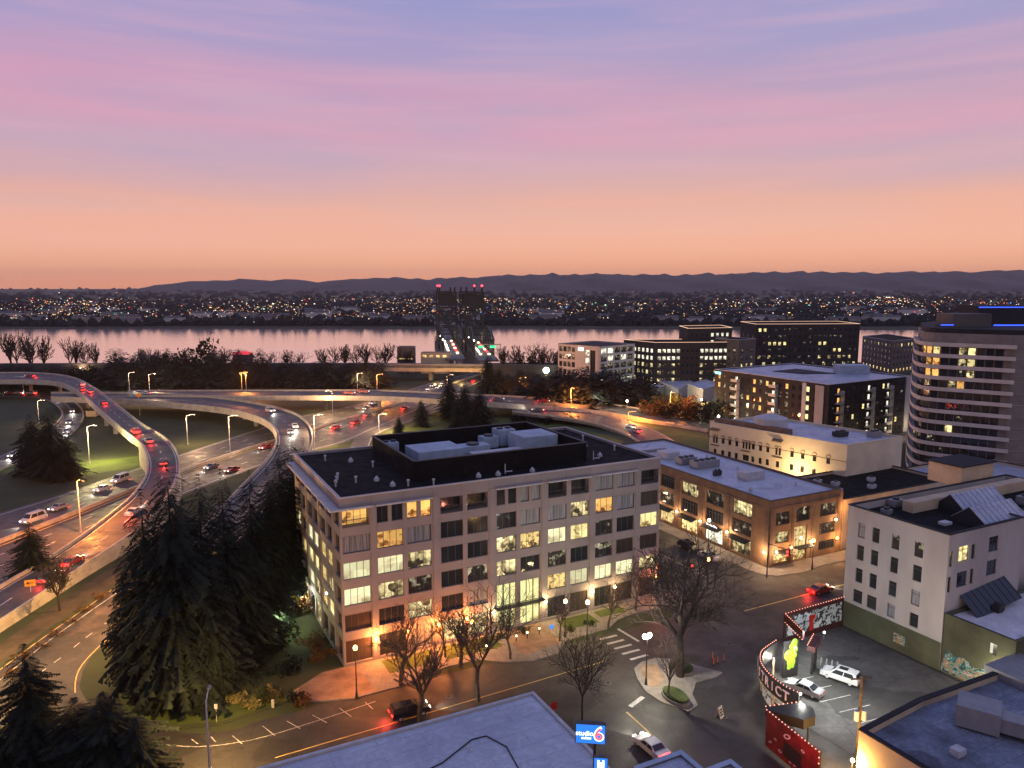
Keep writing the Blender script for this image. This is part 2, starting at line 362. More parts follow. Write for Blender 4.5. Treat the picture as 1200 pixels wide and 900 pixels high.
def panes_rest(parent, items, name='window'):
    "openings past the hundred that show largest: one part"
    q = MB(); mats = ['frame']
    for p0, p1, op, rev in items:
        a, b, c, e, pm = op[:5]; k = op[5] if len(op) > 5 else rev
        if pm not in mats: mats.append(pm)
        p0 = Vector((*p0[:2], 0)); p1 = Vector((*p1[:2], 0)); d = (p1-p0).normalized(); n = Vector((d.y, -d.x, 0))
        pt = lambda u, z: p0+d*u-n*(k-.02)+Vector((0, 0, z))
        q.quad(pt(a, c), pt(b, c), pt(b, e), pt(a, e), mats.index(pm))
    o = q.build(name, mats, parent); o['kind'] = 'stuff'; return o
def polybuilding(parent, poly, z0, z1, faces, wallmat, roofmat, par=.8, coping='coping', near=True, rev=.3, mull=1.2, wallname='wall', parw=.35, frame='frame', trans=False, cap=100, z0roof=None, wall_off=None):
    """poly CCW; faces: {edge index: [openings]}. wall with real openings, roof slab inside a parapet, coping, windows"""
    q = MB(); n = len(poly); allw = []
    for i in range(n):
        p0, p1 = poly[i], poly[(i+1) % n]; ops = faces.get(i, [])
        facade(q, p0, p1, z0, z1, ops, rev)
        allw += [(p0, p1, op, rev) for op in ops if op[4]]
    cx = sum(p[0] for p in poly)/n; cy = sum(p[1] for p in poly)/n
    def inset(k):
        out = []
        for i in range(n):
            a = Vector(poly[i-1]); b = Vector(poly[i]); c = Vector(poly[(i+1) % n])
            d1 = (b-a).normalized(); d2 = (c-b).normalized(); n1 = Vector((-d1.y, d1.x)); n2 = Vector((-d2.y, d2.x))
            bis = (n1+n2); bis = bis/bis.dot(n1); out.append(b+bis*k)
        return out
    ins = inset(parw); out = inset(-.08)
    for i in range(n):
        j = (i+1) % n
        a, b, c, d = ins[i], ins[j], out[i], out[j]
        q.quad((*a, z1-par), (*b, z1-par), (*b, z1), (*a, z1))
    q.build(wallname, [wallmat], parent)
    cq = MB()
    ins2 = inset(parw+.06)
    for i in range(n):
        j = (i+1) % n; a, b, c, d = out[i], out[j], ins2[j], ins2[i]
        for (u, v, w_, x) in (((*a, z1+.14), (*b, z1+.14), (*c, z1+.14), (*d, z1+.14)), ((*a, z1+.003), (*b, z1+.003), (*b, z1+.14), (*a, z1+.14)), ((*c, z1+.003), (*d, z1+.003), (*d, z1+.14), (*c, z1+.14)), ((*b, z1+.003), (*a, z1+.003), (*d, z1+.003), (*c, z1+.003))):
            cq.quad(u, v, w_, x)
    cq.build('coping', [coping], parent)
    rq = MB(); rq.prism([tuple(p) for p in ins], z1-par-.3, z1-par, 0); rf = rq.build('roof', [roofmat], parent)
    for it in allw[:cap]: window_on(parent, it[0], it[1], it[2], it[3], near, mull, frame, trans)
    if len(allw) > cap: panes_rest(parent, allw[cap:])
    return rf
def grid(parent_t, s, t): return thing(*parent_t, loc=S(s, t), rz=TH)
# ------------------------------------------------------------------ ground, river, far shore
def sheet(name, poly, z, m, kind='structure', thick=None, parent=None):
    q = MB()
    if thick: q.prism([(p[0], p[1]) for p in poly], z-thick, z)
    else:
        q.v = [(p[0], p[1], z) for p in poly]; q.f = [tuple(range(len(poly)))]; q.m = [0]
    o = q.build(name, [m], parent)
    if kind: o['kind'] = kind
    return o
def wig(x, a, sc, sd=0.0): return a*(math.sin(x*sc+sd)+.6*math.sin(x*sc*2.3+sd*3+1)+.35*math.sin(x*sc*5.1+2))
shore = [(x, 506+wig(x, 6, .01)) for x in range(-3000, 3001, 40)]
sheet('ground', [(-3000, -400)]+[(3000, -400)]+shore[::-1], 0, 'grass_dark')
q = MB()
for (a, b), (c, d) in zip(shore, shore[1:]): q.quad((a, b, 0), (c, d, 0), (c, d+6, -3), (a, b+6, -3))
q.build('river_bank', ['soil'], kind='structure')
# water
m = bpy.data.materials.new('water'); m.use_nodes = True; t = m.node_tree; b = t.nodes['Principled BSDF']; M['water'] = m
b.inputs['Base Color'].default_value = (1.0, .97, .95, 1); b.inputs['Metallic'].default_value = .95; b.inputs['Roughness'].default_value = .13
tcn = nd('ShaderNodeTexCoord', t); mp = nd('ShaderNodeMapping', t); mp.inputs['Scale'].default_value = (.05, .16, 1)
n = nd('ShaderNodeTexNoise', t); n.inputs['Scale'].default_value = 1; n.inputs['Detail'].default_value = 6
t.links.new(tcn.outputs['Object'], mp.inputs[0]); t.links.new(mp.outputs[0], n.inputs['Vector'])
bp = nd('ShaderNodeBump', t); bp.inputs['Strength'].default_value = .06; bp.inputs['Distance'].default_value = 1
t.links.new(n.outputs['Fac'], bp.inputs['Height']); t.links.new(bp.outputs[0], b.inputs['Normal'])
sheet('river', [(-18000, 480), (18000, 480), (18000, 980), (-18000, 980)], -1.2, 'water')
fs = [(x, 938+wig(x, 7, .006, 2)+(-.02*x if x < 0 else -.03*x if x < 2500 else -75)) for x in range(-4500, 4501, 60)]
sheet('far_land', [(-18000, fs[0][1])]+fs+[(18000, fs[-1][1]), (18000, 12800), (-18000, 12800)], 0, 'grass_dark')
q = MB()
for (a, b), (c, d) in zip(fs, fs[1:]): q.quad((a, b, 0), (c, d, 0), (c, d-5, -2), (a, b-5, -2))
q.build('far_bank', ['soil'], kind='structure')
# hills: real relief, ridge lines with depth
def hills(name, prof, dist, depth, m, rows=6, sd=1):
    q = MB(); r = random.Random(sd)
    xs = []; x = prof[0][0]
    while x <= prof[-1][0]: xs.append(x); x += 5
    def zt(px):
        for (a, ya), (b_, yb) in zip(prof, prof[1:]):
            if a <= px <= b_: k = (px-a)/(b_-a); k = k*k*(3-2*k); return ya+(yb-ya)*k
    pts = []
    for px in xs:
        y0 = zt(px)+.9*math.sin(px*.11+sd)*.5+.7*math.sin(px*.29+sd*2)*.5+r.uniform(-.35, .35)
        h = max(3, H+(HY-y0)/F*dist); row = []
        for k in range(rows+1):
            f = k/rows; dd = dist-depth*(1-f)*(1+.15*math.sin(px*.07+k)); e = math.sin(f*math.pi/2)**1.2
            row.append(((px-600)/F*dist*(1+0*f), dd, h*e*(1 if k == rows else (1+.10*math.sin(px*.05*k+k*2)))-2))
        row.append((row[-1][0], dist+depth*.6, h*.6)); row.append((row[-1][0], dist+depth*1.5, -2)); pts.append(row)
    w = len(pts[0]); q.v = [p for row in pts for p in row]
    for i in range(len(pts)-1):
        for j in range(w-1): q.f.append((i*w+j, (i+1)*w+j, (i+1)*w+j+1, i*w+j+1)); q.m.append(0)
    q.build(name, [m], kind='structure')
mat('hill_wood', (.030,.036,.032), .95, .3, .004); mat('hill_near', (.022,.028,.024), .95, .3, .006)
hills('hills', [(190,338.5),(210,336),(235,331),(262,328.5),(300,328),(330,329.5),(350,327.5),(372,331),(400,329),(450,325.5),(500,327),(560,325),(600,322.5),(650,322),(700,321.5),(780,322.5),(850,321.5),(900,319),(950,320),(1010,320.5),(1060,319),(1120,320),(1160,318),(1250,317),(1500,316),(1800,322),(2000,339)], 9000, 1900, 'hill_wood', sd=3)
hills('low_hills', [(520,348),(560,346),(600,343.5),(660,342),(720,344),(780,347),(850,349),(900,347),(1000,346),(1100,348),(1300,344),(1600,348)], 5200, 700, 'hill_near', rows=4, sd=5)
# evening haze over the whole valley
m = bpy.data.materials.new('haze'); m.use_nodes = True; t = m.node_tree; t.nodes.clear(); pv = t.nodes.new('ShaderNodeVolumePrincipled'); ou = t.nodes.new('ShaderNodeOutputMaterial')
pv.inputs['Color'].default_value = (1.0,.90,.88,1); pv.inputs['Density'].default_value = 4.2e-5; pv.inputs['Anisotropy'].default_value = .2; t.links.new(pv.outputs[0], ou.inputs['Volume']); M['haze'] = m
q = MB(); q.box(-18500, 18500, -500, 13100, -5, 300); q.build('haze', ['haze'], kind='stuff', label='thin mauve evening haze filling the valley', cat='haze')
# ------------------------------------------------------------------ roads
def cat_rom(pts, n=6):
    out = []
    P_ = [pts[0]]+list(pts)+[pts[-1]]
    for i in range(1, len(P_)-2):
        p0, p1, p2, p3 = [Vector(p) for p in P_[i-1:i+3]]
        for k in range(n):
            u = k/n; out.append(.5*((2*p1)+(p2-p0)*u+(2*p0-5*p1+4*p2-p3)*u*u+(3*p1-p0-3*p2+p3)*u**3))
    out.append(Vector(P_[-1])); return out
def surv(pts, z=None): return [G(p[0], p[1], p[2] if z is None else z) for p in pts]
def resample(pts, n):
    Ls = [0]
    for a, b in zip(pts, pts[1:]): Ls.append(Ls[-1]+(b-a).length)
    out = []; j = 0
    for i in range(n+1):
        d = Ls[-1]*i/n
        while j < len(pts)-2 and Ls[j+1] < d: j += 1
        k = (d-Ls[j])/max(1e-6, Ls[j+1]-Ls[j]); out.append(pts[j].lerp(pts[j+1], min(1, k)))
    return out
def ribbon(name, A, B, m, n=60, thick=0, kind='structure', parent=None, mside='concrete_dark', lines=()):
    A = resample(A, n); B = resample(B, n); q = MB()
    for i in range(n):
        q.quad(A[i], A[i+1], B[i+1], B[i], 0)
        if thick:
            dn = Vector((0, 0, thick)); q.quad(A[i], A[i]-dn, A[i+1]-dn, A[i+1], 1); q.quad(B[i], B[i+1], B[i+1]-dn, B[i]-dn, 1)
            q.quad(A[i]-dn, B[i]-dn, B[i+1]-dn, A[i+1]-dn, 1)
    for k in lines: stripe_q(q, [a.lerp(b, k) for a, b in zip(A, B)], .28, 2, (3, 6) if k not in (.08, .92) else None, .02)
    o = q.build(name, [m, mside, 'paint'], parent)
    if kind: o['kind'] = kind
    return o, A, B
def wall_along(q, pts, h, w, m=0, z0=-.05):
    for a, b in zip(pts, pts[1:]):
        d = Vector((b.x-a.x, b.y-a.y, 0))
        if d.length < 1e-4: continue
        d.normalize(); nn = Vector((-d.y, d.x, 0))*w/2; zz = Vector((0, 0, z0)); hh = Vector((0, 0, h))
        q.quad(a-nn+zz, b-nn+zz, b-nn+hh, a-nn+hh, m); q.quad(b+nn+zz, a+nn+zz, a+nn+hh, b+nn+hh, m); q.quad(a-nn+hh, b-nn+hh, b+nn+hh, a+nn+hh, m)
def stripe_q(q, pts, w, mi=0, dash=None, dz=.03):
    pts = resample(pts, max(2, int(sum((b-a).length for a, b in zip(pts, pts[1:]))/1.5))); acc = 0
    for a, b in zip(pts, pts[1:]):
        L_ = (b-a).length; acc += L_
        if dash and (acc % (dash[0]+dash[1])) > dash[0]: continue
        d = (b-a).normalized(); nn = Vector((-d.y, d.x, 0))*w/2; u = Vector((0, 0, dz)); q.quad(a-nn+u, b-nn+u, b+nn+u, a+nn+u, mi)
def stripe(name, pts, w, m, dash=None, dz=.03):
    q = MB(); stripe_q(q, pts, w, 0, dash, dz); return q.build(name, [m], kind='structure')
lerp2 = lambda A, B, k: [a.lerp(b, k) for a, b in zip(A, B)]
# I-freeway (at grade)
fa = cat_rom(surv([(-80,626),(0,601),(75,578),(165,547),(215,531),(300,503),(345,489),(400,478),(450,466),(500,450),(535,441),(560,434)], .02))
fb = cat_rom(surv([(-80,712),(0,684),(60,655),(120,625),(175,598),(235,572),(300,548),(350,532),(400,520),(440,503),(480,485),(525,464),(560,449),(590,436)], .02))
_, FA, FB = ribbon('freeway', fa, fb, 'asphalt_worn', 90)
for k, c, ds in ((.04,'paint',None),(.22,'paint',(3,9)),(.36,'paint',(3,9)),(.46,'paint_yellow',None),(.54,'paint_yellow',None),(.66,'paint',(3,9)),(.80,'paint',(3,9)),(.96,'paint',None)):
    stripe('lane_marking', lerp2(FA, FB, k), .35, c, ds, .012)
q = MB(); wall_along(q, lerp2(FA, FB, .5), .85, .5); q.build('median_barrier', ['barrier'], label='low concrete barrier along the middle of the freeway', cat='barrier')
# curved on-ramp beside the freeway, near (400,520)
ra = cat_rom(surv([(540,462),(490,482),(455,494),(425,505),(412,520),(405,540),(400,570)], .03)); rb = cat_rom(surv([(552,466),(500,487),(465,499),(440,510),(432,525),(428,545),(424,575)], .03))
ribbon('slip_road', ra, rb, 'asphalt_worn', 40); stripe('lane_marking', lerp2(resample(ra, 40), resample(rb, 40), .95), .3, 'paint', None, .012)
def viaduct(nm, label, A, B, thick, piers, m='asphalt_worn', n=70, dashes=(.5,), bh=.9, pr=.8, edges=(True, True)):
    t = thing(nm, label, 'overpass', loc=tuple(Vector((A[len(A)//2].x, A[len(A)//2].y, 0))))
    off = Vector(t.location)
    A = resample(A, n); B = resample(B, n); A0 = [a-off for a in A]; B0 = [b-off for b in B]
    ribbon('deck', A0, B0, m, n, thick, None, t, lines=dashes)
    for e, X in ((0, A0), (1, B0)):
        if edges[e]: q = MB(); wall_along(q, X, bh, .35, 0, -thick); q.build('parapet', ['barrier'], t)
    for f in piers:
        i = int(f*n); c = (A0[i]+B0[i])/2; d = (B0[i]-A0[i])
        if c.z-thick < 1.5: continue
        q = MB(); q.tube((c.x, c.y, 0), (c.x, c.y, c.z-thick-1.0), pr, None, 14)
        dd = d.normalized(); dd.z = 0; pp = Vector((-dd.y, dd.x, 0)); w = d.length*.8
        q.obox(c-dd*w/2-pp*.7-Vector((0, 0, thick+1.0)), dd*w, pp*1.4, Vector((0, 0, 1.0)))
        q.build('pier', ['concrete'], t, smooth=False)
    return A, B
oA = cat_rom(surv([(-80,440,8.5),(0,437.5,8.5),(50,438,8.3),(85,443,8.1),(110,455,7.9),(130,470,7.6),(165,497,7.2),(190,512,7),(205,527,6.6),(210,545,6.2),(207,565,5.6),(192,590,4.6),(168,616,3.4),(142,636,2.4),(100,664,1.8),(60,691,1.5),(0,731,1.2),(-80,785,1.1)]))
iA = cat_rom(surv([(-80,448,8.5),(0,446.5,8.5),(45,447,8.3),(72,450,8.1),(95,462,7.9),(120,484,7.6),(148,508,7.2),(164,520,7),(171,532,6.6),(174,546,6.2),(170,562,5.6),(154,584,4.6),(128,606,3.4),(95,631,2.4),(70,648,1.8),(45,664,1.5),(0,690,1.2),(-80,745,1.1)]))
RA = viaduct('curved_viaduct', 'curved concrete viaduct carrying red tail lights over the freeway and down past the firs', oA, iA, 1.5, (.06,.12,.18,.24,.31,.38,.45,.50), n=110, dashes=(.08,.5,.92), bh=.65)
# solid retaining wall under the lower end of the viaduct
low = [p for p in resample(oA, 110)[72:]]; low2 = [p for p in resample(iA, 110)[72:]]
q = MB()
for pts in (low, low2):
    for a, b_ in zip(pts, pts[1:]): q.quad((a.x, a.y, 0), (b_.x, b_.y, 0), (b_.x, b_.y, b_.z-.2), (a.x, a.y, a.z-.2)); q.quad((b_.x+.3, b_.y-.2, 0), (a.x+.3, a.y-.2, 0), (a.x+.3, a.y-.2, a.z-.2), (b_.x+.3, b_.y-.2, b_.z-.2))
q.build('retaining_wall', ['barrier'], label='pale concrete retaining wall carrying the lower end of the curved viaduct', cat='wall')
oB = cat_rom(surv([(60,461.5,6),(150,462,6),(240,466,6),(300,474,6),(340,484,6),(358,495,6),(366,511,6),(363,530,6),(350,552,5.8),(330,577,5.5),(300,612,5),(270,650,4)]))
iB = cat_rom(surv([(60,467,6),(150,470,6),(210,475,6),(265,481,6),(300,490,6),(318,500,6),(324,514,6),(320,530,6),(308,547,5.8),(288,568,5.5),(258,600,5),(225,640,4)]))
viaduct('loop_ramp', 'looping ramp bridge with lit white parapets crossing the freeway beside the fir row', oB, iB, 1.4, (.42,.55,.68,.78), n=90, dashes=(.92,.5))
oC = cat_rom(surv([(150,459,6),(300,458.5,6.3),(440,458.5,6.5),(520,462,6.3),(600,465.5,5),(700,473,2.5),(800,488,.5),(870,501,.3),(950,517,.3),(1020,532,.3)]))
iC = cat_rom(surv([(150,465,6),(300,465.5,6.3),(440,466,6.5),(520,470,6.3),(600,475,5),(700,483,2.5),(780,497,.5),(860,512,.3),(925,526,.3),(980,541,.3)]))
viaduct('highway_overpass', 'straight highway overpass glowing orange, crossing above the freeway', oC, iC, 1.3, (.16,.28,.36,.42,.50), n=80, dashes=(.5,.08,.92), edges=(True, True), bh=.7)
oD = cat_rom(surv([(600,476,3.6),(650,480,3),(700,485.5,2),(740,494,.8),(768,504,.2),(795,520,.2),(812,540,.2)])); iD = cat_rom(surv([(600,483,3.6),(645,488,3),(690,495,2),(722,505,.8),(748,518,.2),(770,535,.2),(780,552,.2)]))
_, D1, D2 = ribbon('exit_road', oD, iD, 'asphalt_worn', 40, 1.0); stripe('lane_marking', lerp2(D1, D2, .06), .3, 'paint'); stripe('lane_marking', lerp2(D1, D2, .94), .3, 'paint')
q = MB(); wall_along(q, D2, .6, .3); q.build('barrier', ['barrier'], label='low concrete barrier on the near side of the exit road with headlights', cat='barrier')
# fill under the ramps right of the interchange
q = MB(); R1 = resample(oC, 80)[42:66]
oE = cat_rom(surv([(-60,459,.4),(0,459,.4),(45,459.5,.4),(75,465,.4),(92,476,.4),(98,488,.4),(93,500,.4),(80,511,.4),(55,526,.4),(20,542,.4),(-40,566,.4)])); iE = cat_rom(surv([(-60,464,.4),(0,464.5,.4),(38,465.5,.4),(58,470,.4),(69,478,.4),(73,487,.4),(68,496,.4),(56,506,.4),(32,520,.4),(0,534,.4),(-60,556,.4)]))
_, X1, X2 = ribbon('loop_road', oE, iE, 'asphalt_worn', 60, .3); stripe('lane_marking', lerp2(X1, X2, .5), .25, 'paint', None, .03); stripe('lane_marking', lerp2(X1, X2, .93), .25, 'paint', None, .03)
q = MB(); wall_along(q, X1[24:40], .9, .4); q.build('barrier', ['barrier'], label='pale concrete barrier on the outer bend of the small loop road, far left', cat='barrier')
q = MB(); wall_along(q, X2[20:48], .8, .3); q.build('barrier', ['barrier'], label='pale concrete barrier on the inner bend of the small loop road, far left', cat='barrier')
# verges: lamp light put into a brighter grass colour
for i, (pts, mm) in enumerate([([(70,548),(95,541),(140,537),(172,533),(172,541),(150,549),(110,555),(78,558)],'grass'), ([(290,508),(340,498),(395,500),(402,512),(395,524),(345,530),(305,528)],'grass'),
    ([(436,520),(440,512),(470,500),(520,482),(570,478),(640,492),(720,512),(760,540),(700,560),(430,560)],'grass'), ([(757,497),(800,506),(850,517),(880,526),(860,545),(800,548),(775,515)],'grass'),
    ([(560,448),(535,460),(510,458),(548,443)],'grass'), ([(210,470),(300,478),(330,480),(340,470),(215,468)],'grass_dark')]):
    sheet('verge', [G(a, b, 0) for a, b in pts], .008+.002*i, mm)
# ------------------------------------------------------------------ city streets (street grid coordinates s, t)
def gsheet(name, st, z, m, thick=None): return sheet(name, [S(s, t) for s, t in st], z, m, thick=thick)
gsheet('road', [(-14,-8.2),(-14,-80),(260,-80),(260,-2.5),(76,-2.5),(76,0),(76,150),(56.5,150),(56.5,-3),(50,-8.2)], .03, 'asphalt')
# road curving off to the left behind the firs
yp = [(-60,838),(0,784),(60,739),(100,713),(140,686),(200,644),(250,612),(285,590),(305,600),(270,632),(215,676),(160,722),(130,750),(108,768),(97,786),(93,806),(104,826),(140,845),(190,856),(235,860),(290,853),(360,831),(402,816),(520,800),(700,960),(-60,960)]
sheet('side_road', [G(a, b, 0) for a, b in yp], .012, 'asphalt')
for pts, mm, ds, w in (([(0,797),(60,749),(125,703),(200,652)],'paint',None,.16), ([(-20,800),(40,755),(110,706),(150,678)],'paint_yellow',None,.14), ([(45,790),(75,768),(105,744),(150,712)],'paint',(1.6,2.4),.16), ([(88,812),(89,795),(97,778),(118,756),(150,728)],'paint_yellow',None,.16),
                   ([(186,872),(235,875),(300,866),(380,842),(440,822)],'paint',None,.10)):
    stripe('lane_marking', cat_rom(surv(pts, .03)), w, mm, ds, .012)
# parking-bay ticks
for a, b in (((232,872),(224,866)), ((253,870),(247,863)), ((284,872),(272,862)), ((322,862),(308,851)), ((352,854),(336,845)), ((383,847),(366,838)), ((412,840),(398,830)), ((437,831),(428,823))):
    stripe('lane_marking', surv([a, b], .03), .1, 'paint', None, .014)
# kerbed blocks
def block(name, st, z=.14, m='sidewalk', n=0): return gsheet(name, st, z, m, thick=z-.0)
block('sidewalk', [(-3,-.3),(-7.5,-3.3),(-6.5,-6.8),(-1,-8.6),(6,-8.4),(10,-6.6),(17,-6.6),(20,-8.9),(24,-10.5),(28,-10.2),(31,-7.4),(39,-6.9),(42,-5.0),(46,-4.2),(51,-4.4),(55.6,-4.0),(57,-2),(57,90),(53.9,90),(53.9,-.3)])
gsheet('walkway', [(-3,-.5),(-7.3,-3.3),(-6.4,-6.6),(-1.2,-8.3),(2.2,-8.0),(1.2,-.5)], .15, 'paver'); 
gsheet('walkway', [(23.5,-.5),(23.5,-8.5),(30.5,-7.6),(30.5,-.5)], .15, 'paver')
for s0, s1, t0 in ((5,12,-4.8), (13.5,22,-4.8), (33,39,-4.5), (40,45,-3.2)): gsheet('lawn', [(s0,-1),(s0,t0),(s1,t0),(s1,-1)], .152, 'grass')
block('sidewalk', [(76,-1.8),(78,-3.4),(84,-4.2),(90,-3.4),(96,-3.6),(104,-3.4),(170,-3.4),(170,.4),(79.2,.4),(79.2,90),(75.5,90),(75.5,.5)])
block('sidewalk', [(63,-20.4),(66,-18.6),(220,-18.6),(220,-22),(71.8,-22),(62,-22)])
block('sidewalk', [(-16,-27.2),(16,-27.2),(17.5,-29.2),(17.5,-80),(-16,-80)])
# corner island
isl = [(37.2,-17.6),(35.2,-18.6),(34.0,-21),(33.0,-24.2),(33.3,-27),(34.9,-30.2),(36.9,-29.6),(38.0,-27.3),(40.3,-25.3),(43.6,-25.4),(45.2,-24.9),(43.0,-21.3),(41.5,-18.8),(39.6,-17.6)]
gsheet('traffic_island', isl, .15, 'sidewalk', thick=.14)
gsheet('island_paving', [(36.8,-18.2),(35,-20.5),(34.2,-23.6),(35.3,-24.0),(37.3,-22.6),(38.6,-19.2)], .156, 'paver')
def planter(nm, label, c, r, sq=(1,1)):
    t = thing(nm, label, 'planter', loc=S(c[0], c[1], .15), rz=TH); q = MB()
    poly = [(r*sq[0]*math.cos(a*math.pi/8), r*sq[1]*math.sin(a*math.pi/8)) for a in range(16)]
    q.prism(poly, 0, .4); q.build('rim', ['concrete_dark'], t); sheet('hedge', [(p[0]*.9, p[1]*.9) for p in poly], .7, 'leaves', kind=None, thick=.35, parent=t)
planter('planter', 'dark round planter circling the base of the big bare tree', (40.6,-22.3), 1.5)
planter('planter', 'long dark planter bed at the tip of the corner island', (35.3,-27.2), 1.5, (.9,1.5))
# crosswalk etc.
q = MB()
for i, tt in enumerate((-9.2,-10.9,-12.6,-14.4,-16.2)): a = S(35.9+.1*i, tt-.25, .045); q.obox(a-Vector((0,0,.01)), E1*3.0, E2*.45, Vector((0,0,.012)))
q.build('crosswalk', ['paint'], kind='structure')
stripe('stop_line', [S(40.2,-7.6,.04), S(40.6,-12.4,.04)], .45, 'paint'); stripe('stop_line', [S(29.2,-26.0,.04), S(32,-24.9,.04)], .6, 'paint')
stripe('lane_marking', [S(28.1,-26.8,.04), S(27.0,-60,.04)], .22, 'paint_yellow'); stripe('lane_marking', [S(62,-11.6,.04), S(200,-10.4,.04)], .22, 'paint_yellow')
stripe('lane_marking', [S(-12,-16.5,.04), S(33,-15.0,.04)], .16, 'paint_yellow'); stripe('lane_marking', [S(66.3,2,.04), S(66.3,150,.04)], .18, 'paint_yellow')
# car park of the lot
gsheet('parking_lot', [(52.5,-23.5),(60,-21.8),(71.4,-21.9),(71.4,-49),(45.6,-45),(45.2,-33)], .06, 'asphalt_lot')
for i in range(5): stripe('bay_line', [S(50.6+i*.25,-30.6-i*2.7,.07), S(55.4+i*.25,-31.2-i*2.7,.07)], .12, 'paint', None, .012)
# lawn with shrubs left of the building
gl = [(-3,-.6),(-7.6,-3.2),(-9,-5.6),(-16.5,-7.0),(-23,-5.2),(-28,0.5),(-29.4,5),(-28.6,12),(-24,24),(-18,40),(-12,58),(-8,58),(-8,31),(-.3,30.5),(-.3,-.3)]
gsheet('lawn', gl, .12, 'grass_dark', thick=.1); gsheet('lawn', [(-8.5,-5.2),(-16.3,-6.4),(-22,-4.6),(-27,1),(-27.5,6),(-22,3),(-14,-1.5),(-9,-2.6)], .126, 'grass')
sheet('verge', [G(a,b,0) for a,b in [(-60,800),(0,755),(60,712),(135,662),(200,612),(205,630),(140,682),(60,734),(0,780),(-60,830)]], .01, 'soil')
# rear court, behind-left of the main building
for i, (s_, t_) in enumerate(((30,-20),(46,-13),(60,-9),(24,-33),(10,-13.5),(66,10),(38,-33),(52,-19),(80,-13.5),(64,30))):
    mh = thing('manhole_cover', 'round iron manhole cover set in the street asphalt', 'manhole cover', S(s_, t_, .034), TH, 'manhole covers in the streets'); q = MB(); q.tube((0,0,0),(0,0,.012),.42,None,16); q.build('ring', ['concrete_dark'], mh); q = MB(); q.tube((0,0,.0),(0,0,.018),.32,None,16); q.build('lid', ['black'], mh)
gsheet('rear_court', [(-8,31.5),(-8,90),(50,110),(56,60),(56,31.5)], .05, 'asphalt_lot')
# ------------------------------------------------------------------ facade material with panel joints
def jointed(name, base, joint, bw, rh, k=.35):
    m = M[base].copy(); m.name = name; t = m.node_tree; b = t.nodes['Principled BSDF']; src = b.inputs['Base Color'].links[0].from_socket
    tcn = nd('ShaderNodeTexCoord', t); sp = nd('ShaderNodeSeparateXYZ', t); t.links.new(tcn.outputs['Object'], sp.inputs[0])
    cb = nd('ShaderNodeCombineXYZ', t); t.links.new(mth('ADD', sp.outputs[0], sp.outputs[1], t), cb.inputs[0]); t.links.new(sp.outputs[2], cb.inputs[1])
    br = nd('ShaderNodeTexBrick', t); br.offset = 0; br.inputs['Scale'].default_value = 1; br.inputs['Mortar Size'].default_value = .035
    br.inputs['Brick Width'].default_value = bw; br.inputs['Row Height'].default_value = rh; br.inputs['Mortar Smooth'].default_value = .2
    t.links.new(cb.outputs[0], br.inputs['Vector'])
    t.links.new(mixc(mth('MULTIPLY', br.outputs['Fac'], k, t), src, joint, t), b.inputs['Base Color']); M[name] = m
jointed('facade_j', 'facade', (.12,.10,.10), 4.42, 3.68, .6)
jointed('brick_j', 'brick_brown', (.10,.065,.04), 3.7, 1.0, .25); jointed('tile_dark', 'charcoal', (.09,.09,.09), 2.2, 3.1, .5); jointed('panel_j', 'panel_white', (.2,.2,.2), 2.2, 3.6, .5)
# ------------------------------------------------------------------ main office building
t = thing('office_building', 'six storey pale concrete office building with black flat roof, centre of view', 'building', S(0, 0), TH)
W1, D1_, Z1 = 53.6, 30.5, 23.75
pairs = [(5.15,8.86,9.49,13.07), (14.5,17.98,18.65,21.96), (23.4,26.7,27.4,30.8), (32.2,35.5,36.3,39.6), (40.9,44.2,45.0,48.4)]
rowz = {6:(19.7,22.0), 5:(16.0,18.4), 4:(12.3,14.7), 3:(8.6,11.0), 2:(4.9,7.3), 1:(.35,3.6)}
kinds = {6:['lit_orange','glass','lit_orange','glass','glass','glass','blind','glass','glass','blind','blind','glass'],
 5:['blind','lit_orange','blind','glass','glass','glass','blind','blind','lit_half','lit_orange','blind','glass_brown'],
 4:['lit','lit','lit_half','glass','glass','lit_half','lit','lit','lit','lit_speck','glass','lit'],
 3:['lit','lit_half','lit_speck','glass','lit_speck','lit_half','glass','lit_speck','glass','lit_speck','glass_brown','glass_brown'],
 2:['glass_brown','glass','lit_half','glass','blind','','','lit','lit','lit','lit','lit_half'],
 1:['glass_brown','glass','blind','lit_shop','lit_half','','','glass','glass_brown','glass','glass_brown','glass']}
cols = [(.35,4.1)]+[x for p in pairs for x in ((p[0],p[1]),(p[2],p[3]))]+[(49.7,53.25)]
front = []
for r in (4,3,5,2,6,1):
    for i, (a, b) in enumerate(cols):
        k = kinds[r][i]
        if not k: continue
        z0, z1 = rowz[r]; rv = .3
        if r == 6 and i in (0,3,4,7,8,11): rv = 1.3; z0 -= .05
        if r == 6 and i in (1,2,5,6):
            w = (b-a-.5)/2; front += [(a, a+w, z0, z1, k if i != 2 else 'lit_orange', .3), (b-w, b, z0, z1, k, .3)]; continue
        front.append((a, b, z0, z1, k, rv))
front += [(23.4,26.7,.3,7.3,'lit_entry',.35), (27.4,30.8,.3,7.3,'lit_entry',.35)]
R7 = random.Random(3); front = [(*o[:4], R7.choice(('lit','lit2','lit3','lit2')) if o[4] == 'lit' else o[4], *o[5:]) for o in front]
side = []
tcols = [(.5,3.4),(4.6,8.0),(8.8,12.2),(13.4,16.8),(17.6,21.0),(22.2,25.6),(26.3,29.6)]
sk = {5:['glass']*7, 6:['glass']*7, 4:['glass','lit','lit','lit','lit','glass','lit_half'], 3:['glass','lit_half','lit','lit','lit','lit','glass'], 2:['glass','lit','lit','lit_half','lit','glass','blind'], 1:['glass','glass_brown','glass','lit_half','glass','lit_half','glass']}
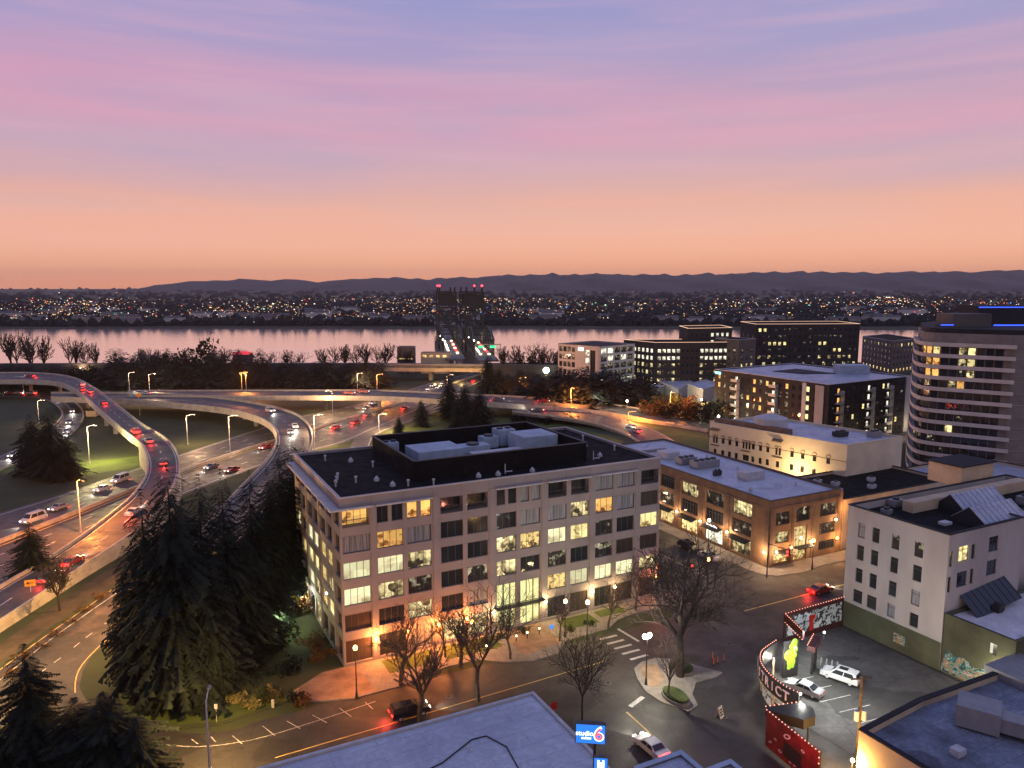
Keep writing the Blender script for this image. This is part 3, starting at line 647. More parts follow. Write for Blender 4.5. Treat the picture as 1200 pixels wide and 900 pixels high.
for r in (4,3,2,5,6,1):
    for i, (a, b) in enumerate(tcols): side.append((D1_-b, D1_-a, rowz[r][0], rowz[r][1], R7.choice(('lit','lit2','lit3')) if sk[r][i] == 'lit' else sk[r][i], .3))
rside = [(a+.1, b+.1, rowz[r][0], rowz[r][1], ('glass','blind','glass','lit_half','glass','lit_shop')[(r+i) % 6], .3) for r in (5,4,3,2) for i, (a, b) in enumerate(tcols)]
polybuilding(t, [(0,0),(W1,0),(W1,D1_),(0,D1_)], 0, Z1, {0: front, 3: side, 1: rside}, 'facade_j', 'roof_black', par=.35, parw=.3, rev=.3, mull=1.05, trans=False)
q = MB()
for s in (4.63,13.78,22.68,31.5,40.25,49.05): q.box(s-.42, s+.42, -.10, .02, 0, Z1-1.35)
for tt in (4.0,12.8,21.6): q.box(-.10, .02, tt-.4, tt+.4, 0, 22.0)
q.build('pilasters', ['facade'], t)
q = MB(); q.box(-1.35, -.002, -.45, D1_+.3, 22.15, 22.4); q.box(-.002, 4.6, -.45, -.002, 22.15, 22.4)
for a, b in ((5.0,13.2),(23.2,31.0),(32.0,39.8),(40.7,48.6)): q.box(a, b, -.5, -.002, 22.2, 22.36)
q.build('canopy_ledge', ['galv'], t)
q = MB()
for i in (0,3,4,7,8,11):
    a, b = cols[i]
    for k in range(int((b-a)/.14)): q.box(a+k*.14, a+k*.14+.03, .12, .15, 19.7, 20.6)
    q.box(a, b, .10, .17, 20.6, 20.68)
q.build('balcony_railing', ['dark_metal'], t)
q = MB(); q.box(22.9, 31.3, -1.1, -.12, 3.75, 3.9); q.build('entrance_canopy', ['dark_metal'], t)
q = MB(); q.box(23.45,30.75,-.02,.05,3.9,4.0)
for x in (24.6,25.7,28.5,29.7): q.box(x-.04,x+.04,.15,.3,.35,7.3)
q.build('entrance_mullions', ['frame'], t)
# roof plant screen
q = MB(); sc = [(12.6,5.2),(42.2,9.0-3.2),(42.2,26.4),(13.0,26.4)]; z0, z1 = Z1-.35, 26.4
sc = [(12.6,5.4),(42.4,5.4),(42.4,26.4),(12.6,26.4)]
for i in range(4):
    a = Vector((*sc[i],0)); b = Vector((*sc[(i+1)%4],0)); d = (b-a).normalized(); nn = Vector((d.y,-d.x,0))*.12
    q.obox(a-nn+Vector((0,0,z0)), b-a, nn*2, Vector((0,0,z1-z0)))
q.build('plant_screen', ['roof_black'], t)
q = MB()
for i in range(4):
    a = Vector((*sc[i],0)); b = Vector((*sc[(i+1)%4],0)); d = (b-a).normalized(); nn = Vector((d.y,-d.x,0))*.2
    q.obox(a-nn+Vector((0,0,z1+.003)), b-a, nn*2, Vector((0,0,.1)))
q.build('screen_cap', ['charcoal2'], t)
def unit(nm, label, sx, sy, sz, loc, fans=2, m='unit_blue', rz=TH, group=None):
    u = thing(nm, label, 'rooftop unit', loc, rz, group); q = MB(); q.box(0, sx, 0, sy, .25, sz); q.box(.1, sx-.1, .1, sy-.1, 0, .25)
    for k in range(int(sx/.5)): q.box(.2+k*.5, .45+k*.5, -.03, 0.0, .5, sz-.3)
    q.build('casing', [m], u)
    for k in range(fans):
        q = MB(); c = Vector(((k+.5)*sx/fans, sy/2, sz)); q.tube(c, c+Vector((0,0,.3)), min(sy, sx/fans)*.36, None, 14); q.build('fan_cowl', ['dark_metal'], u)
    return u
zr = Z1-.35
unit('rooftop_unit', 'broad pale blue air handler at the left end of the roof plant enclosure', 8.0, 6.5, 2.1, S(16.5,14.5,zr), 0)
unit('rooftop_unit', 'small twin-fan condenser in the far left corner of the roof plant enclosure', 2.6, 2.2, 2.2, S(13.6,23.3,zr), 2)
unit('rooftop_unit', 'low blue box unit with a tank on it, middle of the roof plant enclosure', 5.2, 3.0, 1.6, S(25.2,17.0,zr), 1)
unit('rooftop_unit', 'small blue box unit right of the middle in the roof plant enclosure', 3.0, 2.4, 2.0, S(31.0,21.0,zr), 1)
unit('rooftop_unit', 'tall double blue unit before the big penthouse box on the black roof', 3.2, 3.2, 2.9, S(34.4,21.5,zr), 2)
unit('rooftop_unit', 'largest pale blue penthouse box at the right end of the roof plant enclosure', 6.6, 6.0, 3.0, S(35.2,13.6,zr), 0)
unit('rooftop_unit', 'flat grey duct box along the middle of the roof plant enclosure', 9.5, 1.6, 1.2, S(25.5,13.5,zr), 0, 'galv')
def vent(s, t_, kind, label):
    v = thing('roof_vent', label, 'roof vent', S(s, t_, zr), TH, 'vents on the black roof'); q = MB(); r = MB()
    if kind == 0: q.tube((0,0,0), (0,0,.35), .42, .42, 10); r.tube((0,0,.36), (0,0,.75), .38, .10, 10)
    elif kind == 1: q.tube((0,0,0), (0,0,.8), .14, None, 8); r.tube((0,0,.8), (0,0,1.0), .26, .2, 8)
    else: q.tube((0,0,0), (0,0,1.5), .09, None, 8); r.tube((0,0,.3), (1.2,0,.25), .1, None, 8)
    q.build('pipe', ['galv'], v); r.build('cowl', ['galv'], v)
vl = ['squat galvanised cowl vent on the black roof','slim capped pipe vent on the black roof','bent grey pipe on the black roof beside the plant screen']
for s, t_, k in ((3.9,24.5,1),(7.5,22,0),(9.7,16.9,1),(7.7,8.3,0),(4.7,8.7,1),(1.5,7.8,1),(2.8,11.8,1),(2.2,10.0,1),(10.9,3.4,1),(8.9,4.4,0),(14.3,2.1,1),(22,3.4,0),(25.1,3.0,0),(26.6,3.6,2),(30.8,2.6,0),(43.9,10.1,0),(43.6,5.0,2),(46,6.7,0),(44.6,11.8,1),(48.1,14.6,0),(50.8,19.6,1),(51.0,9.6,1)): vent(s, t_, k, vl[k])
# wall lamps on the ground floor piers
def wall_lamp(s, t_, z, m, col, pw, label, group='wall lamps on the pale office building'):
    w = thing('wall_lamp', label, 'lamp', S(s, t_, z), TH, group); q = MB(); q.box(-.08,.08,-.02,.1,-.25,.2); q.build('bracket', ['dark_metal'], w)
    q = MB(); q.ball((0,-.22,0), .22, sq=(1,1,1.4)); q.build('globe', [m], w, smooth=True); plight(S(s, t_-.6, z), col, pw, .2)
for s, c, pw in ((4.6,'lamp_orange',3200),(9.2,'lamp_orange',1800),(13.8,'lamp_orange',3000),(18.3,'lamp_orange',2200),(22.6,'lamp_warm',700),(31.6,'lamp_warm',700),(40.2,'lamp_warm',700),(44.6,'lamp_warm',500)):
    wall_lamp(s, -.14, 3.3, c, (1,.27,.06) if c == 'lamp_orange' else (1,.66,.28), pw, 'orange globe lamp on a ground floor pier of the pale office building' if c == 'lamp_orange' else 'warm white globe lamp on a ground floor pier of the pale office building')
wall_lamp(53.0, -.14, 3.6, 'lamp_orange', (1,.25,.12), 1400, 'orange-red lamp at the right corner of the pale office building', None)
# ------------------------------------------------------------------ brown brick building
t = thing('brick_building', 'three storey brown brick building with white roof and lit shops along its left side', 'building', S(79.4, .4), TH)
W2, D2_, Z2 = 18.6, 54.4, 12.75
wl = [(4.5,9.6),(12.1,17.2),(19.6,24.8),(27.2,31.9),(34.6,39.6),(42.1,47.1),(49.0,53.0)]
k1 = ['lit_half','lit_speck','lit_half','glass','lit_speck','glass','glass']; k2 = ['lit_speck','glass','glass','lit_speck','glass','glass','glass']; k3 = ['lit_half','lit_white','lit_shop','lit_shop','lit_shop','lit_shop','lit_half']
left = [(D2_-b, D2_-a, 8.2, 10.9, k1[i]) for i, (a, b) in enumerate(wl)]+[(D2_-b, D2_-a, 4.5, 7.2, k2[i]) for i, (a, b) in enumerate(wl)]+[(D2_-b, D2_-a, .5, 3.6, k3[i]) for i, (a, b) in enumerate(wl)]
fr = [(1.6,5.2,7.9,10.3,'lit_speck'),(6.8,10.4,7.9,10.6,'lit_speck'),(13.2,17.6,8.0,10.4,'lit_speck'),(1.6,5.2,4.4,6.5,'lit_half'),(6.3,9.9,.3,6.9,'lit_shop'),(13.2,17.6,4.4,6.6,'lit_speck'),(1.4,5.2,.5,2.4,'lit_shop'),(13.2,17.6,1.2,3.0,'glass')]
polybuilding(t, [(0,0),(W2,0),(W2,D2_),(0,D2_)], 0, Z2, {0: fr, 3: left}, 'brick_j', 'roof_white', par=.3, parw=.3, coping='dark_metal', rev=.35, mull=.85, trans=True)
q = MB()
for tt in (0,10.3,18.0,25.6,33.0,40.6,48.2,53.2): q.box(-.16, -.003, tt+.05, tt+1.0, 0, 11.2)
for s in (.1,5.6,11.0,17.8): q.box(s, s+.7, -.16, -.003, 0, 11.2)
q.box(-.2,-.003,0,D2_,11.2,11.5); q.box(-.2,W2,-.2,-.003,11.205,11.5); q.build('pilasters', ['brick_dark'], t)
q = MB()
for a, b in wl[:6]: q.obox(Vector((-1.5, a, 3.35)), Vector((1.45,0,.45)), Vector((0,b-a,0)), Vector((0,0,.06)))
q.build('awnings', ['black'], t); q = MB(); q.obox(Vector((1.5,-1.4,2.5)), Vector((0,1.35,.5)), Vector((4,0,0)), Vector((0,0,.06))); q.obox(Vector((6.0,-1.6,3.0)), Vector((0,1.55,0)), Vector((4.4,0,0)), Vector((0,0,.15))); q.build('awning', ['black'], t)
q = MB(); q.box(-.5,-.2,13.0,16.6,3.75,4.25); o = q.build('shop_sign', ['frame'], t); q = MB()
for k in range(9): q.box(-.53,-.50,13.2+k*.36,13.2+k*.36+.22,3.85,3.98+.12*((k*7)%3))
q.build('sign_letters', ['sign_white'], o)
q = MB(); q.box(-1.3,-.3,2.9,3.1,1.0,1.9); 
zr2 = Z2-.3
unit('rooftop_unit', 'long row of grey fan units on the white roof of the brick building', 6.4, 2.6, 1.7, S(84.2,26.0,zr2), 4, 'grey_metal')
unit('rooftop_unit', 'second grey fan unit close behind the long row on the white roof', 4.4, 2.2, 1.6, S(83.6,30.5,zr2), 3, 'grey_metal')
unit('rooftop_unit', 'white box housing near the front of the white roof', 5.2, 2.6, 1.7, S(86.6,14.0,zr2), 0, 'galv')
unit('rooftop_unit', 'white box housing toward the back left of the white roof', 3.6, 3.8, 1.7, S(84.0,36.0,zr2), 0, 'galv')
unit('rooftop_unit', 'pair of small dark condensers between the white boxes on the white roof', 1.9, .8, 1.1, S(83.8,20.0,zr2), 2, 'dark_metal')
q = MB(); q.box(0,7.5,0,.6,.4,1.1); q.box(.3,.5,.1,.5,0,.4); q.box(7,7.2,.1,.5,0,.4); q.build('duct', ['grey_metal'], loc=S(81.6,43,zr2), rz=TH, label='long thin dark duct across the back of the white roof', cat='duct')
for s, t_, z, c, pw in ((79.2,1.0,3.0,'lamp_warm',1400),(81.0,.2,3.0,'lamp_warm',1000),(88.6+1.4,.2,3.6,'lamp_warm',1200),(97.2,.2,3.2,'lamp_orange',1200),(96.6,.2,7.0,'lamp_warm',500),(84.8,.2,3.3,'lamp_orange',700),(79.2,18.6,3.9,'lamp_warm',700),(79.2,26,3.9,'lamp_warm',700),(79.2,10.8,3.9,'lamp_warm',900),(79.2,33.2,3.9,'lamp_warm',700),(79.2,41,3.9,'lamp_warm',600)):
    side_ = t_ > .5; w = thing('wall_lamp', 'warm lamp on the %s wall of the brown brick building' % ('shop side' if side_ else 'street side'), 'lamp', S(s-.05 if side_ else s, t_ if side_ else .2, z), TH, 'shop side wall lamps' if side_ else 'street side wall lamps')
    q = MB(); q.box(-.1,.1,-.1,.1,-.2,.3); q.build('bracket', ['dark_metal'], w); q = MB(); q.ball((-.2 if side_ else 0, 0 if side_ else -.22, 0), .24); q.build('globe', [c], w, smooth=True)
    plight(S(s-1.0 if side_ else s, t_ if side_ else -.9, z), (1,.62,.32) if c == 'lamp_warm' else (1,.46,.16), pw*.7, .2)
# ------------------------------------------------------------------ cream hotel
def pxpoly(L_, C_, R_, z):
    l, c, r = G(*L_, z), G(*C_, z), G(*R_, z); b = l+r-c; o = Vector((c.x, c.y, 0))
    return o, [tuple((v-o)[:2]) for v in (c, r, b, l)]     # CCW from the near corner: edge0 right face, edge3 left face
o, pl = pxpoly((832,494), (993,521), (1058,511), 17.0)
t = thing('hotel_building', 'long cream hotel with arched top windows and a flat blue-white roof', 'building', o)
Lf = (Vector(pl[3])-Vector(pl[0])).length; ops = []
us = [.05,.115,.17,.225,.30,.355,.41,.465,.54,.64,.715,.795,.885]; 
for i, f in enumerate(us):
    u = f*Lf
    if i in (0,4,8):
        for k in ((-.75,.12) if i != 4 else (-1.1,-.25,.6)): ops.append((u+k, u+k+.65, 11.6, 13.4, 'glass'))
    else: ops.append((u-.45, u+.45, 11.8, 13.3, 'lit_speck' if i == 12 else 'glass'))
    for rz0 in (8.6, 5.4, 2.2): ops.append((u-(.9 if i == 4 else .45), u+(.9 if i == 4 else .45), rz0, rz0+1.5, 'glass' if i % 5 else 'lit_speck'))
polybuilding(t, pl, 0, 16.8, {3: ops}, 'cream', 'roof_blue', par=.4, coping='cream', rev=.18, mull=.9)
d = (Vector(pl[0])-Vector(pl[3])).normalized(); nn = Vector((d.y, -d.x)); p3 = Vector(pl[3]); q = MB(); q2 = MB()
def at3(u, z, k=0): v = p3+d*u+nn*k; return Vector((v.x, v.y, z))
for i, f in enumerate(us):
    u = f*Lf; cs = [u] if i not in (0,4,8) else ([u-.42,u+.45] if i != 4 else [u-.78,u+.07,u+.92]); w = .5 if len(cs) == 1 else .40
    for c in cs:
        for k in range(6):
            a0 = math.pi*k/6; a1 = math.pi*(k+1)/6; q.obox(at3(c+math.cos(a0)*w, 13.35+math.sin(a0)*w, .003), at3(c+math.cos(a1)*w, 13.35+math.sin(a1)*w)-at3(c+math.cos(a0)*w, 13.35+math.sin(a0)*w), Vector((nn.x*.12, nn.y*.12, 0)), Vector((0,0,.14)))
    if len(cs) > 1: q.obox(at3(u-1.2, 11.0, .003), Vector((d.x*2.4,d.y*2.4,0)), Vector((nn.x*.35, nn.y*.35, 0)), Vector((0,0,.25)))
    if i in (0,8): q2.obox(at3(u-1.3, 15.4, .003), Vector((d.x*2.6,d.y*2.6,.0)), Vector((nn.x*.9, nn.y*.9, -.45)), Vector((0,0,.2)))
q.obox(at3(0, 13.0, .003), Vector((d.x*Lf,d.y*Lf,0)), Vector((nn.x*.05, nn.y*.05, 0)), Vector((0,0,.12)))
q.build('arch_moulding', ['brick_dark'], t); q2.build('hood', ['brick_dark'], t)
q = MB(); c = (Vector(pl[0])*.45+Vector(pl[2])*.55); 
q.prism([(x*.5+Vector(pl[3]).x*.5+dx_, y) for x, y, dx_ in []] or [tuple(Vector(pl[3])*.93+Vector(pl[2])*.07), tuple(Vector(pl[3])*.44+Vector(pl[0])*.5+Vector(pl[1])*.06), tuple(Vector(pl[3])*.42+Vector(pl[0])*.44+Vector(pl[1])*.14), tuple(Vector(pl[3])*.85+Vector(pl[2])*.15)], 16.4, 17.9); q.build('tiled_parapet', ['brick_dark'], t)
c = o+Vector((*(Vector(pl[3])*.50+Vector(pl[1])*.14+Vector(pl[2])*.14), 0)); q = MB(); q.tube((0,0,0), (0,0,3.0), 4.0, 4.0, 20); q.tube((0,0,3.0), (0,0,4.2), 4.0, .3, 20); q.build('roof_drum', ['panel_white'], loc=(c.x, c.y, 16.4), label='round pale drum housing on the cream hotel roof', cat='roof housing')
unit('rooftop_unit', 'grey rooftop unit at the far right of the cream hotel roof', 3, 2, 1.4, o+Vector((*(Vector(pl[1])*.75+Vector(pl[3])*.1), 16.4)), 2, 'grey_metal'); unit('rooftop_unit', 'dark rooftop unit in the middle of the cream hotel roof', 3.4, 2, 1.2, o+Vector((*(Vector(pl[1])*.45+Vector(pl[3])*.22), 16.4)), 2, 'dark_metal')
plight(G(925,555,9), (1,.66,.3), 5000, .5); plight(G(870,535,9), (1,.66,.3), 4000, .5)
# ------------------------------------------------------------------ white plaster building
t = thing('white_building', 'tall white plaster building beside the car park with small dark sash windows', 'building', S(72, -22), TH)
tc_ = [(1.9,3.1),(4.3,5.5),(7.5,8.7),(11.0,12.3)]
ops = []
for ri, (z0, z1) in enumerate(((14.7,16.9),(11.2,13.5),(7.7,9.9),(4.5,6.5))):
    for ci, (a, b) in enumerate(tc_):
        ops.append((a-(.2 if ri == 3 and ci < 2 else 0), b+(.2 if ri == 3 and ci < 2 else 0), z0, z1, 'lit_speck' if (ri, ci) in ((0,2),(0,3),(3,1)) else ('blind' if (ri+ci) % 5 == 0 else 'glass')))
poly = [(0,0),(0,-15.8),(1.6,-15.8),(17,-15.8),(17,-13.5),(40,-13.5),(40,0)]
rt = [(.35,1.05,14.6,16.8,'lit_half'),(.35,1.05,11,13.2,'glass')]
rt2 = [(.7,2.9,14.9,17.1,'lit'),(3.5,4.3,14.9,17.0,'glass'),(7.4,9.6,15.2,17.4,'glass'),(.7,3.0,11.3,13.5,'glass'),(3.6,4.4,11.3,13.5,'glass'),(7.3,9.6,11.8,14,'glass')]
polybuilding(t, poly, 0, 19.1, {0: ops, 1: rt, 2: rt2}, 'plaster', 'roof_black', par=1.1, coping='charcoal', rev=.22, mull=1.4, trans=True, frame='frame')
q = MB(); q.box(-.06, -.003, -15.75, -.02, 0, 4.0); q.build('painted_base', ['olive'], t)
q = MB(); q.obox(Vector((3.2,-15.85,10.0)), Vector((10,0,1.0)), Vector((0,-2.6,-2.2)), Vector((0,0,.12))); o2 = q.build('skylight', ['glass'], t)
q = MB()
for k in range(9): q.obox(Vector((3.2+k*1.22,-15.85,10.14+k*.122)), Vector((.08,0,0)), Vector((0,-2.6,-2.2)), Vector((0,0,.06)))
q.build('glazing_bars', ['frame'], o2)
q = MB(); q.box(8,38,-5.0,-3.2,18,19.6); q.build('roof_wall', ['tan'], t)
def gable(nm, label, s0, s1, t0, t1, z0, zr_, m):
    g_ = thing(nm, label, 'skylight', S(s0, t0), TH); w, d_ = s1-s0, t1-t0; q = MB(); zz = lambda x, y, z: (x, y, z)
    q.quad((0,0,z0),(w,0,z0),(w,d_/2,zr_),(0,d_/2,zr_)); q.quad((w,d_,z0),(0,d_,z0),(0,d_/2,zr_),(w,d_/2,zr_)); q.build('glazing', [m], g_)
    q = MB(); q.tri((0,d_,z0),(0,0,z0),(0,d_/2,zr_)); q.tri((w,0,z0),(w,d_,z0),(w,d_/2,zr_)); q.box(0,w,-.1,0,18,z0); q.box(0,w,d_,d_+.1,18,z0); q.box(-.1,0,0,d_,18,z0); q.box(w,w+.1,0,d_,18,z0); q.build('gable_end', ['charcoal'], g_)
    q = MB()
    for k in range(int(w/1.2)+1): x = min(k*1.2, w-.06); q.beam((x,0,z0+.03),(x,d_/2,zr_+.03),.08); q.beam((x,d_,z0+.03),(x,d_/2,zr_+.03),.08)
    q.build('glazing_bars', ['frame_light'], g_)
gable('roof_skylight', 'ridged glazed skylight on the front right of the white building roof', 82, 92, -36.6, -31.6, 18.6, 20.6, 'roof_blue')
gable('roof_skylight', 'ridged glazed skylight behind the front one on the white building roof', 86, 97, -31.0, -26.4, 18.6, 20.6, 'roof_blue')
q = MB(); q.box(0,1.6,0,1.1,0,.4); q.build('roof_hatch', ['galv'], loc=S(78.5,-33,18.0), rz=TH, label='small pale roof hatch near the front corner of the white building', cat='roof hatch')
q = MB(); q.box(0,9,0,6,0,3.4); h_ = thing('roof_cabin', 'tan penthouse cabin at the far end of the white building roof', 'roof housing', S(101,-21,18), TH); q.build('wall', ['tan'], h_); q = MB(); q.box(-.3,9.3,-.3,6.3,3.4,3.6); q.build('roof', ['charcoal'], h_)
# ------------------------------------------------------------------ green building with graffiti wall
t = thing('green_building', 'low olive-green building with graffiti mural and a snow-white roof', 'building', S(72, -38.0), TH)
polybuilding(t, [(0,0),(0,-9.2),(6,-9.2),(6,-14),(40,-14),(40,0)], 0, 8.2, {0: [(6.0,7.0,5.4,6.9,'lit_white')], 3: []}, 'olive', 'roof_snow', par=.25, coping='olive', rev=.15, mull=2)
# graffiti: painted panel on the wall
m = bpy.data.materials.new('graffiti'); m.use_nodes = True; tt = m.node_tree; b = tt.nodes['Principled BSDF']; M['graffiti'] = m; b.inputs['Roughness'].default_value = .7
tcn = nd('ShaderNodeTexCoord', tt); n1 = nd('ShaderNodeTexNoise', tt); n1.inputs['Scale'].default_value = .8; n1.inputs['Distortion'].default_value = 2.2; tt.links.new(tcn.outputs['Object'], n1.inputs['Vector'])
tt.links.new(ramp(n1.outputs['Fac'], [(.3,(.03,.06,.05)),(.40,(.03,.22,.22)),(.46,(.5,.5,.46)),(.50,(.16,.15,.09)),(.56,(.35,.30,.12)),(.60,(.40,.12,.06)),(.66,(.5,.5,.46)),(.75,(.05,.12,.10))], tt, 'CONSTANT'), b.inputs['Base Color'])
q = MB(); prof = [(0,1.1),(.7,3.4),(1.8,2.9),(3,3.3),(4.4,2.6),(5.6,3.0),(6.6,2.3),(8.2,2.6),(8.9,1.2)]
for (a, za), (b_, zb) in zip(prof, prof[1:]): q.quad((-.02,-a,.3),(-.02,-b_,.3),(-.02,-b_,zb),(-.02,-a,za))
q.build('graffiti_mural', ['graffiti'], t)
q = MB(); q.quad((-.065,-9.6+.8,1.2),(-.065,-11.4+.8,1.2),(-.065,-11.4+.8,2.5),(-.065,-9.6+.8,2.6)); q.build('graffiti_tag', ['graffiti'], bpy.data.objects['white_building'])
fl = thing('flood_lamp', 'glaring floodlight fixed low on the graffiti wall', 'lamp', S(71.8,-46.2,3.6), TH); q = MB(); q.box(-.3,0,-.2,.2,-.1,.15); q.build('housing', ['dark_metal'], fl); q = MB(); q.ball((-.42,0,-.05), .26); q.build('bulb', ['lamp_white'], fl); plight(S(70.9,-46.0,3.4), (1,.9,.65), 900, .2)
# low dark roofs behind the white building
t = thing('low_building', 'low dark-roofed building beyond the brick building and behind the white one', 'building', S(100, 1.2), TH)
polybuilding(t, [(0,0),(34,0),(34,17),(0,17)], 0, 10.2, {0: [(2+4*i,5+4*i,1,3.4,'lit_shop' if i % 3 else 'glass') for i in range(7)]}, 'tan', 'roof_black', par=.5, coping='charcoal')
t = thing('low_building', 'low black-roofed block at the foot of the round tower', 'building', S(126, -14), TH)
polybuilding(t, [(0,0),(40,0),(40,30),(0,30)], 0, 9.0, {}, 'tan', 'roof_blue', par=.5, coping='charcoal')
for i, (s, tt_) in enumerate(((104,6),(108,10),(113,5),(118,9),(106,13))): unit('rooftop_unit', 'small pale unit on the low dark roof behind the white building', 1.6, 1.1, .9, S(s,tt_,9.7), 1, 'galv', group='small units on the low dark roof')
q = MB(); q.box(-.2,.5,0,.5,0,12.2); q.build('wall_pier', ['paver'], loc=S(98.4,.6,0), rz=TH, label='narrow orange lit pier at the right end of the brick building', cat='pier')
plight(S(99.2,-.5,9), (1,.4,.1), 500, .2)
# ------------------------------------------------------------------ bottom roofs
t = thing('flat_roof_building', 'low motel wing with a weathered blue-white flat roof, bottom centre', 'building', S(-45, -75), TH)
polybuilding(t, [(0,0),(58.4,0),(58.4,45.3),(0,45.3)], 0, 7.9, {2: []}, 'tan', 'roof_white', par=.12, parw=.2, coping='galv')
q = MB(); q.box(.3,58.1,31.2,31.5,7.9,8.02); q.build('roof_seam', ['coping'], t)
q = MB(); pts = [(30,44),(36,41),(41,40.5),(46,41.5),(50,43.6),(51.5,43.5),(52.5,41),(51.8,36)]
for a, b_ in zip(pts, pts[1:]): q.tube((a[0]-1,a[1]-3,7.86),(b_[0]-1,b_[1]-3,7.86),.06,None,6)
q.build('cable', ['black'], t)
q = MB(); q.box(42.5,46.5,23,28.0,7.8,9.0); q.build('roof_box', ['cream'], t)
t = thing('flat_roof_building', 'blue flat roof poking in at the bottom right of the lit motel sign', 'building', S(18.5, -75), TH)
polybuilding(t, [(0,0),(5.6,0),(5.6,26.4),(2.4,26.4),(2.4,29.6),(-3,29.6),(-3,0)], 0, 8.0, {}, 'charcoal2', 'roof_blue', par=.2, coping='unit_blue')
t = thing('corner_building', 'low building with dark blue roof and a long duct, amber-lit left wall', 'building', S(41.6, -80), TH)
polybuilding(t, [(0,0),(60,0),(60,31),(11,32.2),(0,31.2)], 0, 6.2, {4: [(18,21,1,3.0,'lit_half'),(24,26,1,3,'glass')]}, 'tan', 'roof_dark' if 'roof_dark' in M else 'roof_black', par=.7, coping='charcoal', parw=.5)
for c in bpy.data.objects['corner_building'].children:
    if c.name.startswith('roof'): c.data.materials[0] = M['roof_navy']
d_ = thing('roof_duct', 'long raised duct with a box end on the dark blue roof', 'duct', S(53.6,-51.5,5.5), TH-R(62)); q = MB(); q.box(0,4,-1.8,1.8,.3,2.6); q.build('box_end', ['grey_metal'], d_); q = MB(); q.box(4,15,-1.3,.9,.6,2.1); q.box(4,15,1.5,2.3,.5,1.2); q.build('duct_run', ['grey_metal'], d_); q = MB(); q.box(-.03,0,-1.4,1.4,.6,2.3); q.build('louvre', ['black'], d_)
unit('rooftop_unit', 'grey flat box unit far right on the dark blue roof', 7, 5, 1.2, S(66,-52,5.5), 0, 'grey_metal')
# ------------------------------------------------------------------ round tower
mat('tower_band', (.50,.46,.42), .85, .08, .3); mat('tower_wall', (.20,.18,.165), .85, .12, .3)
pp = [G(x, y, 37) for x, y in ((1070.5,394),(1071.5,399),(1075.5,401.5),(1083,403.1),(1095,404),(1110,404.7),(1125,405.3),(1140,405.9),(1165,406.9),(1192,408))]
o = Vector((pp[4].x, pp[4].y, 0)); pp = [p-o for p in pp]
t = thing('apartment_tower', 'round-fronted apartment tower with curved white balcony bands and scattered lit rooms', 'tower', o)
arc = resample(cat_rom([(p.x, p.y, 0) for p in pp], 6), 26)
cen = Vector((pp[-1].x+6, pp[-1].y+26, 0))
inn = [p+(cen-p).normalized()*1.5 for p in arc]
ends = [Vector((pp[-1].x, pp[-1].y+1.6, 0)), Vector((pp[-1].x+28, pp[-1].y-2, 0)), Vector((pp[-1].x+28, pp[-1].y+36, 0)), Vector((pp[0].x+27, pp[0].y+24, 0))]
q = MB(); FH = 2.87; z0 = 2.6
body = [(p.x, p.y) for p in inn]+[(p.x, p.y) for p in ends]
q.prism(body, 0, 40.0); q.build('wall', ['tower_wall'], t)
tlit = {(12,15):'lit_orange',(12,16):'lit_orange',(12,17):'lit',(12,20):'lit_half',(12,21):'lit',(12,5):'lit_speck',(11,16):'lit_orange',(11,17):'lit_orange',(11,20):'lit_half',(11,21):'lit',(10,16):'lit_orange',(10,17):'lit_orange',(10,20):'lit_speck',(10,21):'lit_half',(9,4):'lit_speck',(9,19):'lit_half',(9,20):'lit_orange',(9,16):'lit_speck',(11,0):'lit_orange',(12,0):'lit_half',(8,21):'lit_speck',(6,3):'lit_speck',(6,20):'lit_speck',(5,19):'lit_half',(5,0):'lit',(4,2):'lit_half',(4,3):'lit_orange',(4,14):'lit_speck',(4,17):'lit_speck',(4,12):'lit_half',(3,4):'lit_speck',(3,18):'lit_speck',(2,4):'lit_speck',(2,20):'lit_half',(1,3):'lit',(1,18):'lit_half',(1,4):'lit_half',(0,4):'lit_orange',(0,3):'lit_half',(0,12):'lit_orange',(7,0):'lit_speck'}
items = []
